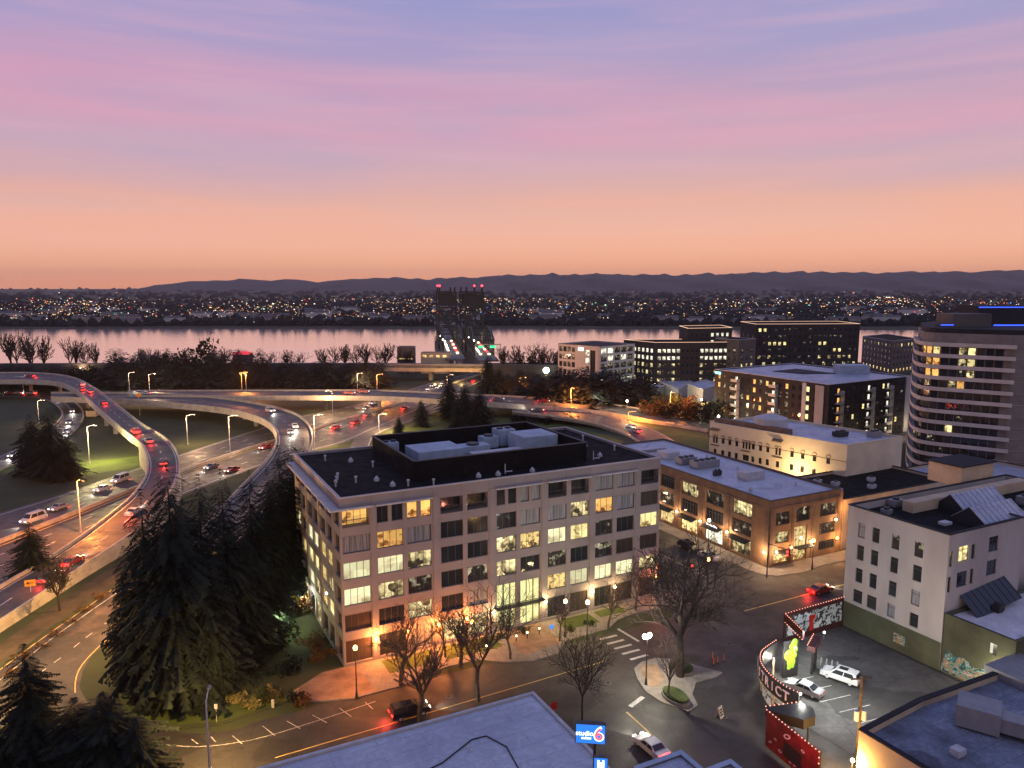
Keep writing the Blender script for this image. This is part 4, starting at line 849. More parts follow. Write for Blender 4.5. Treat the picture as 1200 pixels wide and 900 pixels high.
for fl_ in range(12, -1, -1):
    zz = z0+FH*fl_ - 0.0
    q = MB(); out = [(p.x, p.y) for p in arc]; poly = out+[(ends[0].x, ends[0].y)]+[(p.x, p.y) for p in reversed(inn[:-1])]
    n = len(out)
    # curved balcony band: solid parapet
    for i in range(n-1):
        a, b_ = arc[i], arc[i+1]; q.quad((a.x,a.y,zz-.35),(b_.x,b_.y,zz-.35),(b_.x,b_.y,zz+.62),(a.x,a.y,zz+.62))
        c_, d2 = inn[i], inn[i+1]; q.quad((b_.x,b_.y,zz-.35),(a.x,a.y,zz-.35),(c_.x,c_.y,zz-.35),(d2.x,d2.y,zz-.35))
        e_ = a+(c_-a)*.12; f_ = b_+(d2-b_)*.12; q.quad((a.x,a.y,zz+.62),(b_.x,b_.y,zz+.62),(f_.x,f_.y,zz+.62),(e_.x,e_.y,zz+.62)); q.quad((f_.x,f_.y,zz),(e_.x,e_.y,zz),(e_.x,e_.y,zz+.62),(f_.x,f_.y,zz+.62)); q.quad((e_.x,e_.y,zz),(f_.x,f_.y,zz),(d2.x,d2.y,zz),(c_.x,c_.y,zz))
    a = arc[-1]; c_ = inn[-1]; q.quad((a.x,a.y,zz-.35),(c_.x,c_.y,zz-.35),(c_.x,c_.y,zz+.62),(a.x,a.y,zz+.62))
    q.build('balcony', ['tower_band'], t)
    q = MB(); q.obox(Vector((ends[0].x,ends[0].y-.0,zz-.1)), Vector((ends[1]-ends[0])), Vector((0,-.12,0)), Vector((0,0,.18)))
    if fl_ == 12: wallq = q
    else: wallq.v, wallq.f, wallq.m = wallq.v+q.v, wallq.f+[tuple(i+len(wallq.v) for i in f_) for f_ in q.f], wallq.m+q.m
    if fl_ == 12: continue
    for i in range(25):
        p0, p1 = inn[i], inn[i+1]; L_ = (p1-p0).length; fk = fl_+1
        k = tlit.get((fk, i)) or ('glass' if (i*7+fk*3) % 5 else 'glass_brown')
        items.append((tuple(p0[:2]), tuple(p1[:2]), (.10, L_-.12, zz+.35, zz+2.35, k, -.04), .0))
wallq.build('floor_band', ['concrete'], t)
items.sort(key=lambda it: 0 if it[2][4].startswith('lit') else 1)
for it in items[:100]: window_on(t, it[0], it[1], it[2], 0, False, 1.2)
panes_rest(t, items[100:])
q = MB(); q.prism([((p[0]-cen.x)*.97+cen.x, (p[1]-cen.y)*.97+cen.y) for p in body], 40.0, 41.2); q.build('roof', ['charcoal'], t)
px_ = G(1120,372,46); px2 = G(1167,372,46); q = MB(); q.prism([(px_.x-o.x,px_.y-o.y+14),(px_.x-o.x,px_.y-o.y+22),(px_.x-o.x+9.5,px_.y-o.y+22),(px_.x-o.x+9.5,px_.y-o.y+14)], 41.2, 45.5); 
cx_ = (1143-600)/F*200*.99-o.x; q = MB(); q.box(cx_-5, cx_+5.2, 200-o.y, 208-o.y, 41.2, 44.6); q.build('penthouse', ['charcoal2'], t)
q = MB(); q.box(cx_-8.6, cx_-5.3, 199-o.y, 199.3-o.y, 41.6, 41.9); q.box(cx_+5.4, cx_+30, 199-o.y, 199.3-o.y, 41.5, 41.85); q.build('neon_strip', ['neon_blue'], t)
q = MB(); q.box(cx_+9, cx_+30, 212-o.y, 222-o.y, 41.2, 46.5); w_ = q.build('lift_room', ['charcoal'], t); q = MB(); q.box(cx_+8.9, cx_+30, 211.6-o.y, 211.9-o.y, 45.9, 46.2); q.build('neon_strip', ['neon_blue'], w_)

for i, (s, t_, kd, lb) in enumerate(((82,8,0,'cowl vent at the front left of the white roof'),(92,22,1,'pipe vent right of the fan units on the white roof'),(94,34,1,'pipe vent at the right edge of the white roof'),(90,44,0,'cowl vent toward the back of the white roof'),(93,7,1,'pipe vent at the front right of the white roof'))):
    v = thing('roof_vent', lb, 'roof vent', S(s, t_, zr2), TH); q = MB(); q.tube((0,0,0),(0,0,.6),.18 if kd else .4,None,10); q.build('pipe', ['galv'], v); q = MB(); q.tube((0,0,.62),(0,0,.9),.3,.1,10); q.build('cowl', ['galv'], v)
for i, (s, t_, lb) in enumerate(((-8,-38,'pipe vent on the left part of the weathered motel roof'),(3,-36,'pipe vent beside the cable loop on the motel roof'),(9,-46,'pipe vent near the lit sign end of the motel roof'))):
    v = thing('roof_vent', lb, 'roof vent', S(s, t_, 7.78), TH); q = MB(); q.tube((0,0,0),(0,0,.5),.12,None,8); q.build('pipe', ['galv'], v); q = MB(); q.tube((0,0,.52),(0,0,.62),.2,None,8); q.build('cap', ['galv'], v)
for i, (s, t_, a, b, h, lb) in enumerate(((75.5,-26,1.2,1.2,.8,'small box vent at the left edge of the white building roof'),(80,-24,2.2,1.4,1.1,'mid-size box unit on the white building roof'),(99,-33,2.6,2.0,1.3,'box unit at the right of the white building roof'))): unit('rooftop_unit', lb, a, b, h, S(s, t_, 18.0), 1, 'grey_metal')
for i, (s, t_, lb) in enumerate(((79,-41,'round pale vent on the snow-white roof'),(84,-44.5,'dark vent box on the snow-white roof'),(92,-42,'far dark unit on the snow-white roof'))): unit('rooftop_unit', lb, 1.3, 1.1, 1.0, S(s, t_, 7.95), 1, 'dark_metal')
for i, (s, t_, lb) in enumerate(((47,-56,'pale vent box on the left of the dark blue roof'),(58,-62,'pale vent box at the bottom of the dark blue roof'))): unit('rooftop_unit', lb, 1.2, 1.0, .8, S(s, t_, 5.5), 0, 'galv')
# ------------------------------------------------------------------ mid-distance buildings
def gridops(L_, n, z0, dz, rows, w, h, pat, m0=1.0, m1=1.0):
    out = []
    for r in range(rows-1, -1, -1):
        for i in range(n):
            u = m0+(L_-m0-m1)*(i+.5)/n; k = pat(r, i)
            if k: out.append((u-w/2, u+w/2, z0+r*dz, z0+r*dz+h, k))
    return out
def facelen(pl, i): return (Vector(pl[(i+1) % len(pl)])-Vector(pl[i])).length
def sortlit(o): return sorted(o, key=lambda x: 0 if x[4].startswith('lit') else 1)
R2 = random.Random(21)
# dark apartment block with balcony stacks
o, pl = pxpoly((838,432), (972,450), (1068,440), 20.3)
t = thing('apartment_building', 'dark six storey apartment block with pale balcony stacks and a flat blue-white roof', 'building', o)
Lf, Lr = facelen(pl, 3), facelen(pl, 0)
def patL(r, i):
    if i in (3, 9): return 'lit_white' if (r*3+i) % 4 else 'lit_half'
    if i == 14: return 'lit'
    return 'lit_orange' if (r, i) in ((5,6),(5,8),(4,6),(5,11),(2,7),(5,0),(4,0),(3,5),(2,5)) else ('lit_speck' if R2.random() < .4 else 'glass')
def patR(r, i):
    if i in (1,): return 'lit_orange'
    if i in (7, 11): return 'lit_white'
    return 'lit' if (r*5+i*3) % 11 == 0 else ('lit_speck' if (r+i) % 3 == 0 else 'glass')
polybuilding(t, pl, 0, 20.0, {3: gridops(Lf, 17, 1.2, 3.1, 6, 1.2, 1.7, patL), 0: gridops(Lr, 16, 1.2, 3.1, 6, 1.3, 1.8, patR)}, 'tile_dark', 'roof_blue', par=.3, coping='galv', near=False, rev=.12, mull=1.3, cap=98)
def frame_of(pl, i):
    p = Vector(pl[i]); d = (Vector(pl[(i+1) % len(pl)])-p).normalized(); return p, d, Vector((d.y, -d.x))
def on(pl, i, u, k, z): p, d, n_ = frame_of(pl, i); v = p+d*u+n_*k; return Vector((v.x, v.y, z))
def slab(q, pl, i, u0, u1, k0, k1, z0, z1, m=0):
    a = on(pl, i, u0, k0, z0); q.obox(a, on(pl, i, u1, k0, z0)-a, on(pl, i, u0, k1, z0)-a, Vector((0,0,z1-z0)), m)
for i, us_ in ((3, (Lf*.22, Lf*.57)), (0, (Lr*.10, Lr*.47, Lr*.70))):
    for u in us_:
        for r in range(6):
            q = MB(); slab(q, pl, i, u-1.6, u+1.6, .01, 1.5, 1.0+3.1*r, 1.2+3.1*r); slab(q, pl, i, u-1.6, u+1.6, 1.42, 1.5, 1.2+3.1*r, 2.0+3.1*r); slab(q, pl, i, u+1.5, u+1.6, .01, 1.5, 1.2+3.1*r, 3.9+3.1*r if r < 5 else 2.2+3.1*r); q.build('balcony', ['panel_white'], t)
q = MB(); slab(q, pl, 3, Lf*.90, Lf*.965, .01, .25, .2, 19.4); q.build('pink_panel', ['plaster'], t)
q = MB(); slab(q, pl, 3, Lf*.80, Lf*.83, .01, .35, .2, 19.6); slab(q, pl, 0, Lr*.93, Lr*.995, .01, .3, .2, 19.9); q.build('pale_pier', ['panel_white'], t)
q = MB(); slab(q, pl, 3, .3, 3.2, .02, .12, 18.4, 19.3); q.build('wall_sign', ['cyan_glow'], t); 
q = MB(); c = on(pl, 1, facelen(pl,1)*.35, -6, 0); q.box(c.x-8, c.x+3, c.y-5, c.y+1, 19.7, 23.0); q.build('stair_box', ['unit_blue'], t)
q = MB(); c = Vector(pl[3])*.45+Vector(pl[1])*.35+Vector(pl[2])*.15; q.prism([tuple(c+(Vector(p)-c)*k) for p, k in ((Vector(pl[0])*.2+c*.8,.9),(Vector(pl[1])*.35+c*.65,1),(Vector(pl[2])*.35+c*.65,1),(Vector(pl[3])*.3+c*.7,1))], 19.71, 19.9); q.build('light_well', ['charcoal'], t)
for u, i in ((Lf*.1,3),(Lf*.3,3),(Lf*.62,3),(Lr*.3,0),(Lr*.75,0),(Lr*.95,0)):
    v = on(pl, i, u, 4, 3.0)+o; plight(v, (1,.72,.4), 600, .3)
# white-framed office block
oo = pxpoly((654,402), (703,405.5), (744,402), 23.5); o, pl = oo
pl = [(0,0),(16,16.5),(-3,36),(-19,15.5)]; o = Vector((*G(703,405.6,23.5)[:2], 0)); a = G(744,402,23.5)-o; b = G(654,402,23.5)-o
a.z = b.z = 0; pl = [(0,0), (a.x,a.y), (a.x+b.x,a.y+b.y), (b.x,b.y)]
t = thing('office_block', 'white-framed six storey office block with a lit roof sign behind dark trees', 'building', o)
Lf, Lr = facelen(pl, 3), facelen(pl, 0)
pr = lambda r, i: ('lit_white' if r in (0,1) and i < 5 or (r, i) in ((5,0),(4,1),(4,3),(5,1)) else 'lit_speck') 
polybuilding(t, pl, 0, 23.2, {0: gridops(Lr, 5, .8, 3.75, 6, Lr/5-1.2, 2.7, pr, .6, 1.2), 3: gridops(Lf*.45, 4, .8, 3.75, 6, 2.2, 2.6, lambda r, i: 'lit_speck' if (r+i) % 3 else 'glass', .5, .5)+[(Lf*.66, Lf*.76, 14.6, 17.4, 'lit_white'), (Lf*.66, Lf*.76, 18.4, 21.2, 'lit_white'), (Lf*.66, Lf*.76, 10.8, 13.4, 'lit_speck'), (Lf*.78, Lf*.90, 4, 21.2, 'glass')]}, 'panel_j', 'charcoal', par=.4, coping='charcoal2', near=False, rev=.3, mull=2)
q = MB(); slab(q, pl, 3, Lf*.50, Lf*.62, .05, .2, 20.6, 22.2); q.build('roof_sign', ['sign_white'], t)
# long dark waterfront building with a taller back block
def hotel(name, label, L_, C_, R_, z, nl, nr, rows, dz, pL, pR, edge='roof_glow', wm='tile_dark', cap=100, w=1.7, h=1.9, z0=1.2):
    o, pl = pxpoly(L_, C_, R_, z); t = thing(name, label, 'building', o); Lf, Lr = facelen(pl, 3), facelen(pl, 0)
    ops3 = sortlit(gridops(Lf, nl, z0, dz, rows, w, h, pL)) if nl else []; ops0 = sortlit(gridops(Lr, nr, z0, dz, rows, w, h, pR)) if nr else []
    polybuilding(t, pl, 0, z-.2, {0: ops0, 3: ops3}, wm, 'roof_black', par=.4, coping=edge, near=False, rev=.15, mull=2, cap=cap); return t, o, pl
hotel('waterfront_building', 'long dark waterfront block with rows of square lit windows under a glowing roof edge', (731,397.5), (768,401), (861,400.5), 24.5, 7, 16, 6, 3.6,
      lambda r, i: 'lit_white' if r in (0,4,5) else ('lit_half' if (r+i) % 2 else 'lit_speck'), lambda r, i: 'glass' if i in (5,6,7,8) else ('lit_white' if r in (4,5) or (r == 0 and i < 5) else ('lit_half' if (r*3+i) % 3 == 0 else 'lit_speck')))
hotel('waterfront_building', 'taller dark block standing up behind the long waterfront block', (796,381.5), (806,384.5), (858,383.5), 31, 2, 8, 8, 3.6,
      lambda r, i: '' if r < 6 else 'glass', lambda r, i: '' if r < 6 else ('lit_white' if i in (4,5,6,7) else 'glass'))
hotel('waterfront_building', 'grey block with a green-lit edge between the two big dark blocks', (838,396), (866,398), (886,396.5), 26, 4, 3, 6, 3.6,
      lambda r, i: 'lit_speck', lambda r, i: 'lit_half' if r < 4 else 'lit_speck', 'panel_white', 'charcoal2')
q = MB(); v = G(861,404,23); q.box(0,.7,0,.7,0,5); q.build('green_sign', ['green_glow'], loc=(v.x, v.y-2, 15), label='glowing green vertical sign on the grey waterfront block', cat='sign')
hotel('waterfront_building', 'widest black waterfront block with an amber line along its roof', (868,376.5), (886,379.5), (1008,379), 31.5, 3, 20, 8, 3.7,
      lambda r, i: 'glass', lambda r, i: 'lit' if (r, i) in ((5,2),(5,3),(5,4),(5,5),(4,15),(4,16),(5,12),(5,13),(7,0),(7,1)) else ('lit_half' if (r < 4 and (i > 11 or i < 4) and (r+i) % 2) else ('lit_speck' if R2.random() < .45 else 'glass')))
hotel('waterfront_building', 'olive grey block with small lit windows left of the round tower', (1011,393.5), (1046,399.5), (1076,396.5), 20, 8, 7, 5, 3.7,
      lambda r, i: 'lit_shop' if r == 0 else ('lit_half' if r == 4 and i % 2 == 0 else 'lit_speck'), lambda r, i: 'lit_shop' if r == 0 else ('lit' if r == 4 and i in (2,4,5) else 'glass'), 'galv', 'charcoal2')
# yards and sheds
for nm, lb, L_, C_, R_, z, wm in (('warehouse', 'low white shed with rooftop plant in the lit yard behind the dark trees', (762,441), (795,456), (812,447), 5.5, 'panel_white'), ('warehouse', 'pale green-lit blank shed wall beside the dark apartment block', (806,450), (824,456), (845,450), 8.5, 'plaster'), ('warehouse', 'low shed left of the white shed in the lit yard', (738,452), (760,460), (782,450), 4.5, 'panel_white'), ('warehouse', 'long low grey shed under the black waterfront block', (728,428), (800,431), (868,427), 9, 'concrete')):
    o, pl = pxpoly(L_, C_, R_, z); t = thing(nm, lb, 'warehouse', o); polybuilding(t, pl, 0, z-.1, {0: [(2,5,.2,3,'glass')]}, wm, 'roof_blue', par=.2, coping='galv', near=False)
sheet('yard', [G(a, b, 0) for a, b in ((690,470),(700,448),(870,446),(1060,455),(1075,520),(1000,516),(880,500),(800,486))], .05, 'asphalt_lot')
LK = .6
for x, y, pw in ((765,452,5000),(800,461,7000),(822,470,9000),(842,478,2500),(700,462,2500),(640,435,3500),(735,467,4000),(860,486,1500),(780,440,3500)): plight(G(x, y, 7), (.95,1,.62), pw, .6)
LK = 1.0
def yardlamp(x, y, z, label, m='lamp_white', r=.5):
    p = G(x, y, z); l = thing('yard_lamp', label, 'lamp', (p.x, p.y, 0), 0); q = MB(); q.tube((0,0,0), (0,0,z), .12, .08, 6); q.build('pole', ['grey_metal'], l); q = MB(); q.ball((0,0,z), r); q.build('lamp_head', [m], l)
yardlamp(640,434,14,'glaring white floodlight on a mast above the dark riverside trees', r=1.4)
for i, (x, y, lb) in enumerate(((822,468,'white lamp against the pale shed wall'),(768,450,'white lamp by the low shed in the yard'),(842,488,'white lamp low at the left foot of the apartment block'),(868,492,'white lamp behind the cream hotel roof drum'),(735,470,'white lamp at the edge of the dark trees'),(925,500,'warm lamp behind the cream hotel roof'))): yardlamp(x, y, 6, lb, r=.45)
# ------------------------------------------------------------------ railway embankment and bridge over the freeway
def strip_wall(name, pxs, z, dep, m, label, cat, top='concrete_dark'):
    pts = surv(pxs, z); q = MB()
    for a, b_ in zip(pts, pts[1:]):
        q.quad((a.x,a.y,0),(b_.x,b_.y,0),(b_.x,b_.y,z),(a.x,a.y,z)); q.quad((a.x,a.y,z),(b_.x,b_.y,z),(b_.x,b_.y+dep,z),(a.x,a.y+dep,z),1); q.quad((b_.x,b_.y+dep,0),(a.x,a.y+dep,0),(a.x,a.y+dep,z),(b_.x,b_.y+dep,z))
        q.quad((a.x,a.y+.2,z),(b_.x,b_.y+.2,z),(b_.x,b_.y+.2,z+1),(a.x,a.y+.2,z+1)); q.quad((b_.x,b_.y+.5,z),(a.x,a.y+.5,z),(a.x,a.y+.5,z+1),(b_.x,b_.y+.5,z+1)); q.quad((a.x,a.y+.2,z+1),(b_.x,b_.y+.2,z+1),(b_.x,b_.y+.5,z+1),(a.x,a.y+.5,z+1))
    return q.build(name, [m, top], label=label, cat=cat)
mat('bank_wall', (.05,.05,.055), .9, .2, .1)
strip_wall('embankment_wall', [(-300,430),(0,428.5),(200,428),(445,428)], 8.5, 14, 'bank_wall', 'long dark railway embankment wall across the riverside, left of the lit bridge', 'wall')
strip_wall('embankment_wall', [(566,429),(700,431),(860,437)], 8.5, 12, 'bank_wall', 'dark embankment wall right of the lit bridge, behind the trees', 'wall')
a, b_ = G(440,428,8.5), G(568,429,8.5); br = thing('rail_bridge', 'low concrete bridge lit yellow beneath, crossing over the freeway mouth', 'bridge', (a.x, a.y, 0)); d = b_-a; d.z = 0
q = MB(); q.obox(Vector((0,0,7.2)), d, Vector((0,13,0)), Vector((0,0,1.3))); q.build('deck', ['concrete_dark'], br)
q = MB(); q.obox(Vector((0,-.3,5.2)), d, Vector((0,1.0,0)), Vector((0,0,2.0))); q.obox(Vector((0,11,5.2)), d, Vector((0,1.0,0)), Vector((0,0,2.0))); q.build('girder', ['tan'], br)
q = MB(); q.obox(Vector((0,-.3,8.503)), d, Vector((0,.3,0)), Vector((0,0,1.0))); q.build('parapet', ['concrete'], br)
for f in (.02,.5,.97):
    q = MB(); c = d*f; q.obox(Vector((c.x-1,1,0)), Vector((2,0,0)), Vector((0,10,0)), Vector((0,0,5.2))); q.build('pier', ['concrete'], br)
for f in (.6,.8,.95): v = a+d*f; plight((v.x, v.y-8, 2.5), (1,.72,.25), 1500, .4)
# ------------------------------------------------------------------ steel lift bridges over the river
def lift_bridge(name, label, nx, nz_y, fx, fy, side):
    "nx,ny near end; direction to tower"
    A = Vector((nx, nz_y, 0)); B = Vector((fx, fy, 0)); d = (B-A).normalized(); n_ = Vector((d.y, -d.x, 0)); L0 = (B-A).length
    t = thing(name, label, 'bridge', A, math.atan2(d.y, d.x)-math.pi/2)   # local +y along the bridge
    W_ = 11.5; DK = 9.5
    q = MB(); q.box(-W_/2, W_/2, -30, L0+330, DK-1.0, DK); q.build('deck', ['concrete_dark'], t)
    for k in range(2):
        q = MB(); y0, y1 = (4, L0-4) if k == 0 else (L0+96, L0+210); n = 8
        for sx_ in (-W_/2-.2, W_/2+.2):
            top = []
            for i in range(n+1):
                f = i/n; y = y0+(y1-y0)*f; h = DK+ (5.5+9.5*math.sin(math.pi*min(1, .12+f*.76))); top.append(Vector((sx_, y, h)))
                q.beam((sx_, y, DK), top[-1], .7)
                if i: q.beam(top[-2], top[-1], 1.1); q.beam((sx_, y0+(y1-y0)*(i-1)/n, DK) if i % 2 else top[-2], top[-1] if i % 2 else (sx_, y, DK), .6)
            q.beam((sx_, y0, DK), (sx_, y1, DK), 1.1)
            if sx_ < 0: keep = top
        for i in range(n+1): q.beam(keep[i], keep[i]+Vector((W_+.4, 0, 0)), .6)
        q.build('truss', ['steel_green'], t)
    for k, y in enumerate((L0, L0+88)):
        q = MB(); Ht = 47.5
        for sx_ in (-W_/2-.8, W_/2+.8):
            for yy in (y-3, y+3): q.beam((sx_, yy, -2), (sx_, yy*1.0 if False else yy, Ht), 1.15)
            for i in range(8): z_a = DK+ i*(Ht-DK)/8; z_b = z_a+(Ht-DK)/8; q.beam((sx_, y-3, z_a), (sx_, y+3, z_b), .5); q.beam((sx_, y-3, z_b), (sx_, y+3, z_b), .5)
        for yy in (y-3, y+3):
            for z_a, z_b in ((DK+8, DK+17), (DK+17, DK+26)): q.beam((-W_/2-.8, yy, z_a), (W_/2+.8, yy, z_b), .55); q.beam((W_/2+.8, yy, z_a), (-W_/2-.8, yy, z_b), .55); q.beam((-W_/2-.8, yy, z_b), (W_/2+.8, yy, z_b), .8)
        q.box(-W_/2-1.6, W_/2+1.6, y-4, y+4, Ht-1.5, Ht); q.build('lift_tower', ['steel_green'], t)
        q = MB(); q.box(-W_/2+.2, W_/2-.2, y-2.4, y+2.4, Ht-10.5, Ht-2.0); q.build('counterweight', ['steel_green'], t)
        for sx_ in (-W_/2, W_/2): q = MB(); q.tube((sx_-.6, y, Ht+1.6), (sx_+.6, y, Ht+1.6), 2.0, None, 14); q.build('sheave', ['steel_green'], t)
        q = MB(); q.ball(((-W_/2 if side < 0 else W_/2), y, Ht+4.6), .8); q.build('beacon', ['beacon'], t)
        q = MB(); q.box(-W_/2-3, W_/2+3, y-5, y+5, -4, 3.5); q.build('river_pier', ['concrete'], t)
    q = MB(); y0, y1 = L0+4, L0+84
    for sx_ in (-W_/2+.2, W_/2-.2):
        q.beam((sx_, y0, DK), (sx_, y1, DK), 1.1); q.beam((sx_, y0, DK+10), (sx_, y1, DK+10), 1.0)
        for i in range(9): y = y0+(y1-y0)*i/8; q.beam((sx_, y, DK), (sx_, y, DK+10), 0.4); i and q.beam((sx_, y-10, DK if i % 2 else DK+10), (sx_, y, DK+10 if i % 2 else DK), .5)
    q.beam((-1, y0-4, 46), (-1, y1+4, 46), .8); q.build('lift_span', ['steel_green'], t)
    for i in range(10):
        for j, mm in ((-1, 'head'), (1, 'tail')): q = MB(); q.box(j*2.6-.7, j*2.6+.7, L0*i/10+((i*13) % 7), L0*i/10+((i*13) % 7)+1.2, DK+.6, DK+1.1); q.build('road_lamp', [mm if i % 3 else 'lamp_warm'], t)
    for y in (L0*.15, L0*.5, L0*.85, L0+20, L0+70): w = t.matrix_basis; p = A+d*y; plight((p.x, p.y, DK+7), (.85,1,.92), 900, .5)
    for k, y in enumerate((L0-5, L0*.62, L0*.3, 3)): q = MB(); q.ball((-W_/2-.6 if k % 2 else W_/2+.6, y, DK+6+k), .38); q.build('bridge_lamp', ['lamp_white' if k != 2 else 'lamp_warm'], t)
    return t
lift_bridge('lift_bridge', 'left twin steel lift bridge with dark tower carrying red beacons', (531-600)/F*470, 470, (524.5-600)/F*580, 580, -1)
lift_bridge('lift_bridge', 'right twin steel lift bridge with curved truss beside the dark fir', (568-600)/F*462, 462, (556-600)/F*560, 560, 1)
g_ = thing('sign_gantry', 'green highway sign gantry glowing at the foot of the right lift bridge', 'sign', (G(566,428,9).x-6, 452, 8.5)); q = MB(); q.beam((0,0,0),(0,0,9),.4); q.beam((15,0,0),(15,0,9),.4); q.beam((0,0,8.5),(15,0,8.5),.5); q.build('frame', ['grey_metal'], g_)
for k in (1.5,8.5): q = MB(); q.box(k, k+3.4, -.3, -.1, 6.4, 7.8); q.build('sign_panel', ['green_glow'], g_)
b2 = thing('warehouse', 'small lit riverside shed left of the lift bridges', 'warehouse', (G(463,424,8).x, 445, 0)); polybuilding(b2, [(0,0),(10,0),(10,8),(0,8)], 0, 16, {0: [(1,9,8.5,9.5,'lit_shop')]}, 'charcoal2', 'charcoal', near=False)
b2 = thing('warehouse', 'long low amber-lit shed left of the lift bridges', 'warehouse', (G(486,428,8).x, 446, 0)); polybuilding(b2, [(0,0),(17,0),(17,8),(0,8)], 0, 12.4, {0: [(1+4*i,3.4+4*i,9.6,11.2,'lit_shop') for i in range(4)]}, 'tan', 'charcoal', near=False)
# ------------------------------------------------------------------ town across the river
R3 = random.Random(5)
def px_dist(py): return (52*F)/(py-HY)
# woods between the lights
q = MB()
def blob(x, y, z, r, h):
    i = len(q.v); k = 5; ph = R3.random()*6
    for a in range(k): q.v.append((x+r*math.cos(ph+a*6.283/k), y+r*math.sin(ph+a*6.283/k), z)); 
    for a in range(k): q.v.append((x+r*.72*math.cos(ph+.5+a*6.283/k), y+r*.72*math.sin(ph+.5+a*6.283/k), z+h*R3.uniform(.5,.7)))
    q.v.append((x, y, z+h))
    for a in range(k): b_ = (a+1) % k; q.f += [(i+a, i+b_, i+k+b_, i+k+a), (i+k+a, i+k+b_, i+2*k)]; q.m += [0, 0]
for _ in range(8500):
    py = 338.6+ (383.5-338.6)*R3.random()**.85; y = px_dist(py); 
    if y < 985: y = 985+R3.random()*60
    px = R3.uniform(-220, 1420); x = (px-600)/F*y; r = (6+.0022*y)*R3.uniform(.5,1.5); blob(x, y, -1, r, r*R3.uniform(.5,1.1))
for x in range(-1500, 1600, 9): blob(x+R3.uniform(-4,4), 975+wig(x,7,.006,2)+R3.uniform(0,14), -1, R3.uniform(5,9), R3.uniform(6,15))
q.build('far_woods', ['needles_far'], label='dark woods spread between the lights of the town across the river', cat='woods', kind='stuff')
# the lamps of the far town: too many to count
cols = ['lamp_warm','lamp_white','lamp_orange','tail','cyan_glow','lit_white']
M_l = {}
for nme, c, st in (('town_warm',(1,.62,.28),2.6),('town_white',(1,.9,.72),2.8),('town_orange',(1,.36,.10),2.3),('town_red',(1,.05,.04),2.5),('town_blue',(.1,.3,1),4),('town_green',(.3,1,.6),3)):
    emit(nme, c, st)
q = MB(); mats = ['town_warm','town_white','town_orange','town_red','town_blue','town_green']
clusters = [(R3.uniform(-100,1300), R3.uniform(353,378), R3.uniform(12,60), R3.uniform(1.2,3.5)) for _ in range(70)]+[(430,356,70,3),(700,368,90,4),(860,362,60,3),(930,352,60,2),(400,374,40,3),(250,371,120,4),(120,358,140,4),(1120,362,60,3),(640,373,60,4),(600,368,60,5)]
for _ in range(2900):
    if R3.random() < .82: c = R3.choice(clusters); px = R3.gauss(c[0], c[2]); py = R3.gauss(c[1], c[3])
    else: px = R3.uniform(-150, 1350); py = R3.uniform(345, 381)
    if not 342.5 < py < 382 or (py < 352 and R3.random() < .75): continue
    y = px_dist(py); x = (px-600)/F*y; s = y/F*R3.choice((.22,.25,.28,.32,.36,.42,.5,.75)); z = R3.uniform(5,15) if y < 3000 else R3.uniform(10,30)
    w = s*(R3.uniform(1,3.5) if R3.random() < .25 else 1)
    q.box(x-w/2, x+w/2, y-s/2, y+s/2, z, z+s*.8, R3.choices(range(6), (40,26,22,5,2,2))[0])
q.build('town_lamps', mats, label='hundreds of tiny street and yard lamps of the town across the river', cat='lamps', kind='stuff')
WB = []
for i in range(64):
    px = R3.uniform(-20, 1080); py = R3.choice((381,380,378,374,370,366)); y = px_dist(py) if py < 380 else R3.uniform(995, 1060); x = (px-600)/F*y; wd = R3.uniform(14,44)*(y/1000)**.5; hh = R3.uniform(6,11)
    grp = 'pale lit sheds along the far shore' if y < 1300 else 'lit sheds further inland across the river'
    t = thing('riverside_shed', 'low shed with a strip of lit windows on the far shore' if y < 1300 else 'low lit shed inland in the town across the river', 'shed', (x, y, 0), R3.uniform(-.2,.2), grp)
    q = MB(); q.prism([(0,0),(wd,0),(wd,14),(0,14)], -1, hh); q.build('wall', ['panel_white' if i % 3 == 0 else 'concrete'], t)
    q = MB(); q.quad((-.5,-.5,hh),(wd+.5,-.5,hh),(wd+.5,7,hh+2.5),(-.5,7,hh+2.5)); q.quad((-.5,7,hh+2.5),(wd+.5,7,hh+2.5),(wd+.5,14.5,hh),(-.5,14.5,hh)); q.build('roof', ['charcoal2'], t)
    q = MB(); mm = R3.choice(('town_warm','town_orange','town_white','lit_shop','lit_half')); n = int(wd/4)
    for k in range(n):
        if R3.random() < .55: q.quad((k*4+.8,-.03,1.5),(k*4+3.0,-.03,1.5),(k*4+3.0,-.03,3.2),(k*4+.8,-.03,3.2))
    if q.f: q.build('windows', [mm], t)
